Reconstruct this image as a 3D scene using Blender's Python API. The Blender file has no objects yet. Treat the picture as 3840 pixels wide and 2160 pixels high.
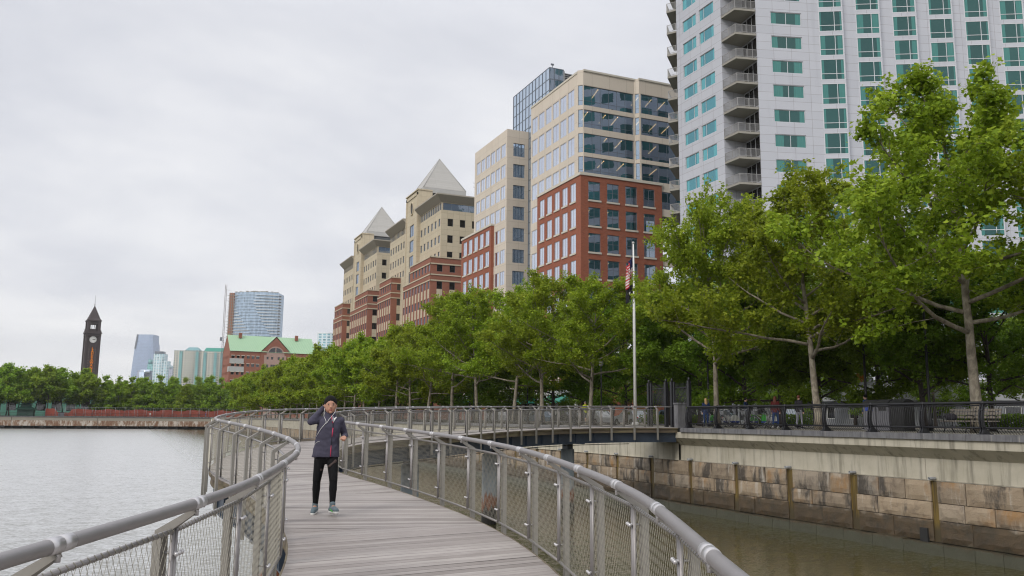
import bpy, bmesh, math, random
import numpy as np
from mathutils import Vector, Matrix, noise as mnoise
random.seed(7)
SC = bpy.context.scene
COL = SC.collection
R = math.radians
V = Vector

# ------------------------------------------------------------------ objects
def tag(o, label=None, cat=None, group=None, kind=None):
    if label: o['label'] = label
    if cat: o['category'] = cat
    if group: o['group'] = group
    if kind: o['kind'] = kind
    return o

def empty(name, loc=(0, 0, 0), rz=0.0, label=None, cat=None, group=None):
    o = bpy.data.objects.new(name, None)
    o.empty_display_size = .2
    o.location = loc
    o.rotation_euler = (0, 0, rz)
    COL.objects.link(o)
    return tag(o, label, cat, group)

def link(name, mesh, parent=None, loc=None):
    o = bpy.data.objects.new(name, mesh)
    COL.objects.link(o)
    if parent: o.parent = parent
    if loc: o.location = loc
    return o

def copy_tree(o, parent=None):
    c = o.copy()
    COL.objects.link(c)
    if parent: c.parent = parent
    for ch in list(o.children):
        copy_tree(ch, c)
    return c

def part(mb, name, mats, root):
    """link a world-space mesh under its thing (or, as a sub-part, under a part)"""
    o = mb.build(name, mats, root)
    if root.type == 'EMPTY': o.matrix_parent_inverse = root.matrix_basis.inverted() if root.matrix_basis else Matrix()
    return o

class MB:
    """collects polygons and links them as one mesh object"""
    def __init__(s):
        s.v = []; s.f = []; s.m = []; s.uv = []; s.rnd = []; s.sm = []
    def add(s, verts, faces, mi=0, uvs=None, rnd=0.0, smooth=False):
        b = len(s.v)
        s.v.extend([tuple(p) for p in verts])
        for k, f in enumerate(faces):
            s.f.append([b + i for i in f]); s.m.append(mi)
            s.uv.append(uvs[k] if uvs else None); s.rnd.append(rnd); s.sm.append(smooth)
    def poly(s, pts, mi=0, uv=None, rnd=0.0):
        s.add(pts, [list(range(len(pts)))], mi, [uv] if uv else None, rnd)
    def box(s, x0, y0, z0, x1, y1, z1, mi=0, rnd=0.0):
        v = [(x0, y0, z0), (x1, y0, z0), (x1, y1, z0), (x0, y1, z0), (x0, y0, z1), (x1, y0, z1), (x1, y1, z1), (x0, y1, z1)]
        s.add(v, [[3, 2, 1, 0], [4, 5, 6, 7], [0, 1, 5, 4], [1, 2, 6, 5], [2, 3, 7, 6], [3, 0, 4, 7]], mi, None, rnd)
    def obox(s, c, ax, ay, az, hx, hy, hz, mi=0, rnd=0.0):
        c = V(c); ax = V(ax).normalized() * hx; ay = V(ay).normalized() * hy; az = V(az).normalized() * hz
        v = [c + ax * i + ay * j + az * k for k in (-1, 1) for (i, j) in ((-1, -1), (1, -1), (1, 1), (-1, 1))]
        s.add(v, [[3, 2, 1, 0], [4, 5, 6, 7], [0, 1, 5, 4], [1, 2, 6, 5], [2, 3, 7, 6], [3, 0, 4, 7]], mi, None, rnd)
    def prism(s, poly, z0, z1, mi=0, top=True, bottom=False):
        n = len(poly)
        v = [(p[0], p[1], z0) for p in poly] + [(p[0], p[1], z1) for p in poly]
        f = [[i, (i + 1) % n, n + (i + 1) % n, n + i] for i in range(n)]
        if top: f.append([n + i for i in range(n)])
        if bottom: f.append(list(range(n))[::-1])
        s.add(v, f, mi)
    def loft(s, rings, mi=0, cap=True, closed=True, smooth=True):
        n = len(rings[0]); v = [p for r in rings for p in r]; f = []
        for k in range(len(rings) - 1):
            for i in range(n if closed else n - 1):
                j = (i + 1) % n
                f.append([k * n + i, k * n + j, (k + 1) * n + j, (k + 1) * n + i])
        if cap:
            f.append(list(range(n))[::-1]); f.append([(len(rings) - 1) * n + i for i in range(n)])
        s.add(v, f, mi, None, 0.0, smooth)
    def tube(s, path, rad, n=8, mi=0, cap=True, smooth=True):
        path = [V(p) for p in path]; rings = []
        if not isinstance(rad, (list, tuple)): rad = [rad] * len(path)
        t0 = (path[1] - path[0]).normalized()
        a = V((0, 0, 1)) if abs(t0.z) < .9 else V((1, 0, 0))
        u = t0.cross(a).normalized()
        for i, p in enumerate(path):
            t = (path[min(i + 1, len(path) - 1)] - path[max(i - 1, 0)]).normalized()
            u = (u - t * u.dot(t)).normalized(); w = t.cross(u)
            rings.append([p + (u * math.cos(2 * math.pi * k / n) + w * math.sin(2 * math.pi * k / n)) * rad[i] for k in range(n)])
        s.loft(rings, mi, cap, True, smooth)
    def ell(s, c, rx, ry, rz, mi=0, nu=14, nv=9, ax=None):
        """closed ellipsoid; ax optional 3x3 Matrix"""
        c = V(c); rings = []
        for j in range(1, nv):
            th = math.pi * j / nv
            ring = []
            for i in range(nu):
                ph = 2 * math.pi * i / nu
                p = V((rx * math.sin(th) * math.cos(ph), ry * math.sin(th) * math.sin(ph), -rz * math.cos(th)))
                if ax: p = ax @ p
                ring.append(c + p)
            rings.append(ring)
        b = V((0, 0, -rz)); t = V((0, 0, rz))
        if ax: b = ax @ b; t = ax @ t
        vs = [p for r in rings for p in r] + [c + b, c + t]
        f = []; n = nu; k = len(rings)
        for r in range(k - 1):
            for i in range(n):
                j = (i + 1) % n
                f.append([r * n + i, r * n + j, (r + 1) * n + j, (r + 1) * n + i])
        for i in range(n):
            j = (i + 1) % n
            f.append([k * n, j, i]); f.append([k * n + 1, (k - 1) * n + i, (k - 1) * n + j])
        s.add(vs, f, mi, None, 0.0, True)
    def cap(s, p0, p1, r0, r1, mi=0, n=12):
        """rounded cone"""
        p0 = V(p0); p1 = V(p1); t = (p1 - p0); L = t.length; t = t / L if L > 1e-6 else V((0, 0, 1))
        a = V((0, 0, 1)) if abs(t.z) < .9 else V((1, 0, 0))
        u = t.cross(a).normalized(); w = t.cross(u); rings = []
        for (pp, rr, angs) in ((p0, r0, (-80, -50, -20)), (p1, r1, (20, 50, 80))):
            for an in angs:
                c = pp + t * rr * math.sin(R(an)); q = rr * math.cos(R(an))
                rings.append([c + (u * math.cos(2 * math.pi * k / n) + w * math.sin(2 * math.pi * k / n)) * q for k in range(n)])
        s.loft(rings, mi, True, True, True)
    def punched(s, O, d, nrm, s0, s1, z0, z1, holes, depth=.2, mi=0, mr=None):
        """flat wall in the plane O + d*s + z, with real openings (sa,sb,za,zb) and their reveals"""
        O = V((O[0], O[1], 0)); d = V((d[0], d[1], 0)).normalized(); nn = V((nrm[0], nrm[1], 0)).normalized()
        rd = lambda x: round(x, 4)
        hs = [(max(a, s0), min(b, s1), max(c, z0), min(e, z1)) for a, b, c, e in holes if b > s0 and a < s1 and e > z0 and c < z1]
        ss = sorted({rd(s0), rd(s1)} | {rd(h[0]) for h in hs} | {rd(h[1]) for h in hs})
        zs = sorted({rd(z0), rd(z1)} | {rd(h[2]) for h in hs} | {rd(h[3]) for h in hs})
        P = lambda a, z, k=0.0: O + d * a + nn * k + V((0, 0, z))
        flip = d.cross(V((0, 0, 1))).dot(nn) < 0
        def q(pts, m):
            s.poly(pts[::-1] if flip else pts, m)
        for zi in range(len(zs) - 1):
            zm = (zs[zi] + zs[zi + 1]) / 2
            run = None
            for si in range(len(ss) - 1):
                sm = (ss[si] + ss[si + 1]) / 2
                inh = any(h[0] < sm < h[1] and h[2] < zm < h[3] for h in hs)
                if not inh:
                    if run is None: run = ss[si]
                if inh and run is not None:
                    q([P(run, zs[zi]), P(ss[si], zs[zi]), P(ss[si], zs[zi + 1]), P(run, zs[zi + 1])], mi); run = None
            if run is not None:
                q([P(run, zs[zi]), P(ss[-1], zs[zi]), P(ss[-1], zs[zi + 1]), P(run, zs[zi + 1])], mi)
        m2 = mi if mr is None else mr
        for a, b, c, e in hs:
            q([P(a, c), P(b, c), P(b, c, -depth), P(a, c, -depth)][::-1], m2)
            q([P(a, e), P(b, e), P(b, e, -depth), P(a, e, -depth)], m2)
            q([P(a, c), P(a, e), P(a, e, -depth), P(a, c, -depth)], m2)
            q([P(b, c), P(b, e), P(b, e, -depth), P(b, c, -depth)][::-1], m2)
    def mesh(s, name, mats):
        me = bpy.data.meshes.new(name)
        me.from_pydata(s.v, [], s.f)
        for m in (mats if isinstance(mats, (list, tuple)) else [mats]): me.materials.append(m)
        if len(s.f):
            me.polygons.foreach_set('material_index', s.m)
            me.polygons.foreach_set('use_smooth', s.sm)
            if any(r for r in s.rnd):
                a = me.attributes.new('rnd', 'FLOAT', 'FACE'); a.data.foreach_set('value', s.rnd)
            if any(u for u in s.uv):
                ul = me.uv_layers.new(name='UVMap'); flat = []
                for f, u in zip(s.f, s.uv):
                    for k in range(len(f)): flat.extend(u[k] if u else (0, 0))
                ul.data.foreach_set('uv', flat)
        me.update()
        return me
    def build(s, name, mats, parent=None, loc=None):
        return link(name, s.mesh(name, mats), parent, loc)

# ------------------------------------------------------------------ materials
class NT:
    def __init__(s, name):
        s.m = bpy.data.materials.new(name); s.m.use_nodes = True
        s.t = s.m.node_tree; s.t.nodes.clear()
        s.out = s.n('ShaderNodeOutputMaterial')
    def n(s, t, **k):
        x = s.t.nodes.new(t)
        for a, b in k.items(): setattr(x, a, b)
        return x
    def l(s, a, b): s.t.links.new(a, b)
    def put(s, sock, val):
        if hasattr(val, 'is_linked') or isinstance(val, bpy.types.NodeSocket): s.l(val, sock)
        else:
            if isinstance(val, (tuple, list)) and len(val) == 3 and sock.type == 'RGBA': val = (*val, 1)
            sock.default_value = val
    def math(s, op, a, b=None, c=None, clamp=False):
        x = s.n('ShaderNodeMath', operation=op, use_clamp=clamp)
        for i, q in enumerate((a, b, c)):
            if q is not None: s.put(x.inputs[i], q)
        return x.outputs[0]
    def mix(s, f, a, b, bt='MIX'):
        x = s.n('ShaderNodeMix', data_type='RGBA', blend_type=bt)
        s.put(x.inputs[0], f); s.put(x.inputs[6], a); s.put(x.inputs[7], b)
        return x.outputs[2]
    def ramp(s, f, stops):
        x = s.n('ShaderNodeValToRGB'); cr = x.color_ramp
        while len(cr.elements) > 1: cr.elements.remove(cr.elements[0])
        for i, (p, c) in enumerate(stops):
            e = cr.elements[0] if i == 0 else cr.elements.new(p)
            e.position = p; e.color = (*c, 1) if len(c) == 3 else c
        s.put(x.inputs[0], f)
        return x.outputs[0]
    def mrange(s, f, a, b, c=0.0, d=1.0):
        x = s.n('ShaderNodeMapRange'); s.put(x.inputs[0], f)
        for i, q in enumerate((a, b, c, d)): s.put(x.inputs[i + 1], q)
        return x.outputs[0]
    def coord(s, kind='Object', scale=(1, 1, 1), rot=(0, 0, 0)):
        tc = s.n('ShaderNodeTexCoord'); mp = s.n('ShaderNodeMapping')
        mp.inputs['Scale'].default_value = scale; mp.inputs['Rotation'].default_value = rot
        s.l(tc.outputs[kind], mp.inputs[0])
        return mp.outputs[0]
    def pos(s, scale=(1, 1, 1), rot=(0, 0, 0)):
        g = s.n('ShaderNodeNewGeometry'); mp = s.n('ShaderNodeMapping')
        mp.inputs['Scale'].default_value = scale; mp.inputs['Rotation'].default_value = rot
        s.l(g.outputs['Position'], mp.inputs[0])
        return mp.outputs[0]
    def noise(s, vec, scale, detail=4, rough=.55, dist=0.0, col=False):
        x = s.n('ShaderNodeTexNoise'); s.l(vec, x.inputs['Vector'])
        x.inputs['Scale'].default_value = scale; x.inputs['Detail'].default_value = detail
        x.inputs['Roughness'].default_value = rough; x.inputs['Distortion'].default_value = dist
        return x.outputs['Color' if col else 'Fac']
    def sep(s, vec):
        x = s.n('ShaderNodeSeparateXYZ'); s.l(vec, x.inputs[0]); return x.outputs
    def bump(s, h, strength=.3, dist=.02):
        x = s.n('ShaderNodeBump'); s.l(h, x.inputs['Height'])
        x.inputs['Strength'].default_value = strength; x.inputs['Distance'].default_value = dist
        return x.outputs[0]
    def pbr(s, col, rough=.6, metal=0.0, bump=None, ior=None, **k):
        p = s.n('ShaderNodeBsdfPrincipled')
        s.put(p.inputs['Base Color'], col); s.put(p.inputs['Roughness'], rough); s.put(p.inputs['Metallic'], metal)
        if bump is not None: s.l(bump, p.inputs['Normal'])
        if ior: p.inputs['IOR'].default_value = ior
        for a, b in k.items(): s.put(p.inputs[a.replace('_', ' ')], b)
        return p.outputs[0]
    def done(s, sh):
        s.l(sh, s.out.inputs[0]); return s.m

def plain(name, col, rough=.6, metal=0.0, var=.12, scale=6.0, bump=0.0):
    """painted / cast surface with a little tonal variation"""
    t = NT(name); v = t.pos()
    f = t.noise(v, scale, 5, .6)
    c = t.mix(f, tuple(x * (1 - var) for x in col), tuple(min(1, x * (1 + var)) for x in col))
    b = t.bump(f, bump, .02) if bump else None
    return t.done(t.pbr(c, t.mrange(f, 0, 1, max(.05, rough - .08), min(1, rough + .08)), metal, b))
M = {}
# ---- weathered decking: u along the plank, rnd per plank
t = NT('weathered_wood')
uv = t.coord('UV', (1.3, 26, 1)); at = t.n('ShaderNodeAttribute', attribute_name='rnd').outputs['Fac']
av = t.n('ShaderNodeVectorMath', operation='ADD'); cx = t.n('ShaderNodeCombineXYZ'); t.l(t.math('MULTIPLY', at, 91.0), cx.inputs[0]); t.l(t.math('MULTIPLY', at, 37.0), cx.inputs[2])
t.l(uv, av.inputs[0]); t.l(cx.outputs[0], av.inputs[1])
g = t.noise(av.outputs[0], 1.6, 6, .65, .4)
c = t.ramp(at, [(0, (.19, .16, .14)), (.3, (.32, .28, .255)), (.6, (.41, .37, .34)), (1, (.50, .455, .42))])
c = t.mix(t.mrange(g, .3, .7), t.mix(.55, c, (.14, .115, .10)), t.mix(.35, c, (.55, .52, .50)))
big = t.noise(t.pos(), .9, 4, .6)
c = t.mix(t.mrange(big, .35, .7, 0, .45), c, (.25, .22, .21))
M['wood'] = t.done(t.pbr(c, t.mrange(g, .2, .8, .5, .75), 0, t.bump(g, .35, .006)))
M['under'] = plain('painted_gap_shade', (.05, .045, .035), .9)  # near-black colour that paints the shade seen between the planks
# edge timbers, mossy
t = NT('edge_timber'); v = t.pos((1, 1, 6)); f = t.noise(v, 1.2, 5)
M['edge'] = t.done(t.pbr(t.ramp(f, [(.3, (.10, .075, .06)), (.55, (.17, .14, .09)), (.75, (.22, .20, .10))]), .85))
M['steelblue'] = plain('dark_blue_painted_steel', (.035, .05, .075), .45, 0, .25, 3)
# ---- stainless / galvanised
def metal(name, col, rough, met=.85):
    t = NT(name); f = t.noise(t.pos((1, 1, 1)), 9, 5, .6); g = t.noise(t.pos(), 70, 2)
    c = t.mix(f, tuple(x * .88 for x in col), tuple(min(1, x * 1.1) for x in col))
    return t.done(t.pbr(c, t.math('ADD', t.mrange(f, .3, .7, rough - .06, rough + .06), t.math('MULTIPLY', t.math('SUBTRACT', g, .5), .12)), met, t.bump(g, .05, .002)))
M['rail'] = metal('brushed_grey_metal', (.31, .295, .295), .50, .6)
M['satin'] = metal('satin_sleeve_metal', (.56, .55, .56), .40, .7)
M['post'] = metal('matt_post_metal', (.29, .275, .25), .58, .4)
M['wire'] = metal('wire_rope', (.38, .36, .30), .6, .25)
M['black'] = plain('black_cast_iron', (.013, .013, .016), .42, 0, .3, 8, .05)
# ---- concrete
def concrete(name, a, b, streak=.6, scale=1.0):
    t = NT(name); p = t.pos(); f = t.noise(p, 1.1 * scale, 7, .62); st = t.noise(t.pos((2.2, 2.2, .18)), 1.4 * scale, 6, .65)
    fine = t.noise(p, 30, 3)
    c = t.mix(t.mrange(f, .3, .7), a, b)
    c = t.mix(t.math('MULTIPLY', t.mrange(st, .51, .68), streak), c, tuple(x * .42 for x in a))
    c = t.mix(t.math('MULTIPLY', t.mrange(st, .42, .30), streak * .5), c, (.52, .47, .38))
    return t.done(t.pbr(c, .88, 0, t.bump(t.math('ADD', f, t.math('MULTIPLY', fine, .25)), .3, .03)))
M['conc'] = concrete('cream_concrete', (.40, .37, .29), (.52, .485, .40), .75)
M['concshade'] = M['conc']
M['capstone'] = concrete('bluestone_cap', (.12, .12, .128), (.19, .19, .20), .8, 2.0)
M['pave'] = concrete('promenade_paving', (.20, .185, .16), (.27, .25, .215), .2)
M['pile'] = None
t = NT('blue_grey_pile'); z = t.sep(t.pos())[2]; f = t.noise(t.pos((3, 3, .6)), 2, 6)
k = t.math('ADD', z, t.math('MULTIPLY', t.math('SUBTRACT', f, .5), 1.4))
c = t.mix(t.mrange(f, .35, .7), (.24, .28, .30), (.33, .36, .38))
c = t.mix(t.mrange(k, 1.25, 1.05), c, (.22, .075, .03)); c = t.mix(t.mrange(k, .75, .6), c, (.02, .018, .015))
M['pile'] = t.done(t.pbr(c, .7, 0, t.bump(f, .2, .03)))
# ---- old quay stone with tide stains and run-off
t = NT('old_quay_stone'); p = t.pos(); z = t.sep(p)[2]
at = t.n('ShaderNodeAttribute', attribute_name='rnd').outputs['Fac']
cxo = t.n('ShaderNodeCombineXYZ'); t.l(t.math('MULTIPLY', at, 83.0), cxo.inputs[1]); t.l(t.math('MULTIPLY', at, 41.0), cxo.inputs[0])
def shifted(scale):
    q = t.n('ShaderNodeVectorMath', operation='ADD'); t.l(t.pos(scale), q.inputs[0]); t.l(cxo.outputs[0], q.inputs[1]); return q.outputs[0]
pb_ = shifted((1, 1, 1))
f = t.noise(pb_, 1.9, 8, .65, .3); fine = t.noise(p, 24, 5, .7); st = t.noise(shifted((1, 1.0, .30)), .95, 7, .66, .25); st2 = t.noise(shifted((1, 1.9, .22)), 1.5, 6, .7); patch = t.noise(pb_, .7, 3)
c = t.ramp(at, [(0, (.21, .165, .12)), (.3, (.28, .215, .15)), (.6, (.36, .275, .185)), (.8, (.30, .25, .195)), (1, (.21, .19, .165))])
c = t.mix(t.mrange(f, .38, .68, 0, .55), c, (.40, .33, .24))
c = t.mix(t.math('MULTIPLY', t.mrange(f, .46, .34), .55), c, (.15, .12, .09))
c = t.mix(t.math('MULTIPLY', t.mrange(st, .51, .60), .9), c, (.062, .054, .046))
c = t.mix(t.math('MULTIPLY', t.mrange(st2, .56, .66), .7), c, (.50, .46, .40))
c = t.mix(t.math('MULTIPLY', t.mrange(patch, .55, .67), t.mrange(st, .54, .44)), c, (.31, .185, .085))
c = t.mix(t.mrange(fine, .56, .72, 0, .5), c, (.11, .095, .08))
tide = t.math('ADD', z, t.math('MULTIPLY', t.math('SUBTRACT', t.noise(p, 2.6, 5), .5), .38))
c = t.mix(t.mrange(tide, 1.22, 1.08), c, t.mix(t.mrange(f, .35, .65), (.048, .038, .024), (.10, .068, .036)))
c = t.mix(t.mrange(tide, .48, .30), c, t.mix(f, (.045, .046, .028), (.09, .09, .06)))
M['stone'] = t.done(t.pbr(c, t.mrange(tide, .6, 1.3, .45, .9), 0, t.bump(t.math('ADD', f, t.math('MULTIPLY', fine, .45)), .8, .06)))
t = NT('algae_channel'); p = t.pos((1, 5, .25)); z = t.sep(t.pos())[2]; f = t.noise(p, 2.2, 6)
c = t.ramp(f, [(.3, (.03, .022, .010)), (.48, (.10, .066, .016)), (.64, (.19, .13, .03))])
c = t.mix(t.mrange(z, 1.1, .8), c, (.06, .045, .02))
M['algae'] = t.done(t.pbr(c, .6))
M['joint'] = plain('dark_mortar', (.05, .042, .034), .95)
t = NT('far_quay_concrete'); p = t.pos((1.0, 1, .35)); z = t.sep(t.pos())[2]; f = t.noise(t.pos(), .5, 6); st = t.noise(p, .9, 7, .75)
c = t.mix(f, (.30, .27, .22), (.40, .37, .31)); low = t.mrange(z, 2.75, 2.65)
c = t.mix(low, c, t.mix(t.mrange(st, .42, .5), (.24, .13, .08), t.mix(t.mrange(st, .5, .56), (.35, .25, .18), (.62, .56, .50))))
M['farconc'] = t.done(t.pbr(c, .9))
# ---- water
t = NT('river_water'); w3 = t.noise(t.pos(), .16, 3)
def ripple(scale, sx, sy, rz, amp, det=2):
    v = t.noise(t.pos((sx, sy, 1), (0, 0, rz)), scale, det, .55, .3, True); q = t.n('ShaderNodeVectorMath', operation='SUBTRACT'); t.l(v, q.inputs[0]); q.inputs[1].default_value = (.5, .5, .5)
    m_ = t.n('ShaderNodeVectorMath', operation='MULTIPLY'); t.l(q.outputs[0], m_.inputs[0]); m_.inputs[1].default_value = (amp, amp, 0); return m_.outputs[0]
def vadd(a, b):
    q = t.n('ShaderNodeVectorMath', operation='ADD'); t.l(a, q.inputs[0])
    if isinstance(b, tuple): q.inputs[1].default_value = b
    else: t.l(b, q.inputs[1])
    return q.outputs[0]
nv = vadd(vadd(ripple(.8, 1, 1.7, -.35, .18), ripple(2.8, 1, 2.4, .2, .50)), vadd(ripple(8.0, 1, 1.8, -.1, .60), (0, 0, 1)))
nn_ = t.n('ShaderNodeVectorMath', operation='NORMALIZE'); t.l(nv, nn_.inputs[0])
c = t.mix(w3, (.056, .050, .017), (.074, .066, .024))
soft = t.n('ShaderNodeMix', data_type='VECTOR'); soft.inputs[0].default_value = .38; soft.inputs[4].default_value = (0, 0, 1); t.l(nn_.outputs[0], soft.inputs[5])
sn = t.n('ShaderNodeVectorMath', operation='NORMALIZE'); t.l(soft.outputs[1], sn.inputs[0])
fr = t.n('ShaderNodeFresnel'); fr.inputs[0].default_value = 1.36; t.l(nn_.outputs[0], fr.inputs['Normal'])
df = t.n('ShaderNodeBsdfDiffuse'); t.l(c, df.inputs[0]); gl = t.n('ShaderNodeBsdfGlossy'); gl.inputs[0].default_value = (1, 1, 1, 1); t.l(t.mrange(t.sep(t.pos())[0], 4, 18, .30, .10), gl.inputs['Roughness']); t.l(sn.outputs[0], gl.inputs['Normal'])
mx = t.n('ShaderNodeMixShader'); t.l(t.math('POWER', fr.outputs[0], t.mrange(t.sep(t.pos())[0], 4, 18, .55, .95), None, True), mx.inputs[0]); t.l(df.outputs[0], mx.inputs[1]); t.l(gl.outputs[0], mx.inputs[2])
M['water'] = t.done(mx.outputs[0])
# ---- land
t = NT('ground_land'); f = t.noise(t.pos(), .05, 6); M['land'] = t.done(t.pbr(t.mix(f, (.22, .21, .18), (.16, .17, .12)), .95))
t = NT('asphalt_road'); f = t.noise(t.pos(), 3, 6); M['asphalt'] = t.done(t.pbr(t.mix(f, (.045, .045, .047), (.075, .073, .07)), .9))
M['lane'] = plain('road_marking_white', (.7, .7, .66), .7)
t = NT('grass_bed'); f = t.noise(t.pos(), 8, 6, .7); M['grass'] = t.done(t.pbr(t.mix(f, (.03, .05, .012), (.09, .13, .03)), .95, 0, t.bump(f, .6, .05)))
# ---- foliage
def leafmat(name, dark, mid, light, trans=.35):
    t = NT(name); a = t.n('ShaderNodeAttribute', attribute_name='rnd').outputs['Fac']
    oi = t.n('ShaderNodeObjectInfo').outputs['Random']
    cl = t.noise(t.coord('Object'), .55, 3)
    k = t.math('ADD', t.math('MULTIPLY', a, .6), t.math('MULTIPLY', t.mrange(cl, .3, .7), .4))
    c = t.ramp(k, [(0, dark), (.5, mid), (1, light)])
    hs = t.n('ShaderNodeHueSaturation'); t.l(c, hs.inputs['Color']); t.l(t.mrange(oi, 0, 1, .485, .512), hs.inputs['Hue']); t.l(t.mrange(oi, 0, 1, .85, 1.12), hs.inputs['Value'])
    d = t.pbr(hs.outputs[0], .55, 0, None, 1.4, Specular_IOR_Level=.22)
    tr = t.n('ShaderNodeBsdfTranslucent'); t.l(t.mix(.35, hs.outputs[0], light), tr.inputs[0])
    mx = t.n('ShaderNodeMixShader'); mx.inputs[0].default_value = trans; t.l(d, mx.inputs[1]); t.l(tr.outputs[0], mx.inputs[2])
    return t.done(mx.outputs[0])
M['leaf'] = leafmat('plane_tree_leaves', (.085, .14, .010), (.235, .335, .022), (.43, .51, .05), .42)
M['leafdark'] = leafmat('dark_street_tree_leaves', (.070, .135, .013), (.15, .255, .02), (.25, .365, .036), .42)
M['leaffar'] = leafmat('far_bank_leaves', (.12, .21, .02), (.235, .36, .032), (.36, .48, .06), .45)
t = NT('plane_tree_bark'); f = t.noise(t.coord('Object', (1, 1, .6)), 5, 5, .6, .5); f2 = t.noise(t.coord('Object'), 22, 4)
M['bark'] = t.done(t.pbr(t.ramp(f, [(.32, (.12, .10, .075)), (.5, (.23, .20, .155)), (.62, (.33, .295, .23)), (.75, (.22, .20, .13))]), .85, 0, t.bump(f2, .3, .02)))
t = NT('dark_bark'); f = t.noise(t.coord('Object', (1, 1, .3)), 14, 5, .6); M['barkdark'] = t.done(t.pbr(t.mix(f, (.025, .02, .016), (.075, .06, .05)), .9, 0, t.bump(f, .5, .03)))
# ---- building skins
def panels(name, a, b, pw, ph, joint, rough=.6, ax='xy', off=0.0):
    """cladding panels with thin joints; width runs along x+y of the wall"""
    t = NT(name); g = t.n('ShaderNodeNewGeometry'); sp = t.sep(g.outputs['Position'])
    nn = t.sep(g.outputs['True Normal'])
    # distance along the wall: dot(position, horizontal tangent)
    hx = t.math('MULTIPLY', sp[0], nn[1]); hy = t.math('MULTIPLY', sp[1], nn[0]); s = t.math('SUBTRACT', hy, hx)
    u = t.math('FRACT', t.math('ADD', t.math('DIVIDE', s, pw), off)); w = t.math('FRACT', t.math('DIVIDE', sp[2], ph))
    ju = t.math('LESS_THAN', u, .035 / pw); jw = t.math('LESS_THAN', w, .035 / ph); j = t.math('MAXIMUM', ju, jw)
    cx = t.n('ShaderNodeCombineXYZ'); t.l(t.math('FLOOR', t.math('DIVIDE', s, pw)), cx.inputs[0]); t.l(t.math('FLOOR', t.math('DIVIDE', sp[2], ph)), cx.inputs[1])
    wn = t.n('ShaderNodeTexWhiteNoise', noise_dimensions='2D'); t.l(cx.outputs[0], wn.inputs['Vector'])
    f = t.noise(g.outputs['Position'], .6, 5); st = t.noise(t.pos((.8, .8, .06)), .9, 5, .7)
    c = t.mix(t.math('ADD', t.math('MULTIPLY', wn.outputs[0], .6), t.math('MULTIPLY', f, .4)), a, b)
    c = t.mix(t.mrange(st, .55, .8, 0, .3), c, tuple(x * .6 for x in a))
    c = t.mix(t.math('MULTIPLY', j, .8), c, joint)
    return t.done(t.pbr(c, rough))
M['hotel'] = panels('white_metal_panels', (.46, .475, .525), (.52, .535, .585), 2.2, 1.045, (.22, .20, .21), .45)
M['cream'] = panels('cream_precast_panels', (.60, .525, .44), (.66, .59, .50), 3.2, 2.05, (.36, .31, .25), .8)
M['tan'] = panels('tan_stone_panels', (.50, .43, .31), (.56, .49, .365), 1.5, 1.3, (.27, .22, .15), .85)
M['greyslab'] = panels('grey_metal_sheet', (.37, .36, .335), (.42, .41, .39), 4, .6, (.30, .29, .27), .5)
def brick(name, a, b, mortar, sc=1.0):
    t = NT(name); g = t.n('ShaderNodeNewGeometry'); sp = t.sep(g.outputs['Position']); nn = t.sep(g.outputs['True Normal'])
    s = t.math('SUBTRACT', t.math('MULTIPLY', sp[1], nn[0]), t.math('MULTIPLY', sp[0], nn[1]))
    cx = t.n('ShaderNodeCombineXYZ'); t.l(s, cx.inputs[0]); t.l(sp[2], cx.inputs[1])
    bt = t.n('ShaderNodeTexBrick'); t.l(cx.outputs[0], bt.inputs['Vector'])
    for k_, v_ in (('Color1', (*a, 1)), ('Color2', (*b, 1)), ('Mortar', (*mortar, 1)), ('Scale', 1.0), ('Mortar Size', .012 * sc), ('Brick Width', .42 * sc), ('Row Height', .16 * sc)): bt.inputs[k_].default_value = v_
    f = t.noise(g.outputs['Position'], .35, 6, .6)
    c = t.mix(t.mrange(f, .3, .7, 0, .35), bt.outputs[0], tuple(x * .6 for x in a))
    return t.done(t.pbr(c, .88))
M['brick'] = brick('red_brick', (.34, .105, .055), (.27, .080, .044), (.28, .14, .095))
M['brickold'] = brick('brown_red_brick', (.31, .115, .072), (.26, .095, .060), (.27, .15, .11))
M['trim'] = plain('limestone_trim', (.60, .56, .48), .8, 0, .06, 2)
M['trimdark'] = plain('roof_overhang_grey', (.36, .33, .28), .7, 0, .08, 2)
M['whiteframe'] = plain('white_window_frame', (.62, .63, .66), .4, 0, .04)
M['darkframe'] = plain('dark_window_frame', (.13, .15, .18), .4, 0, .1)
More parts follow.
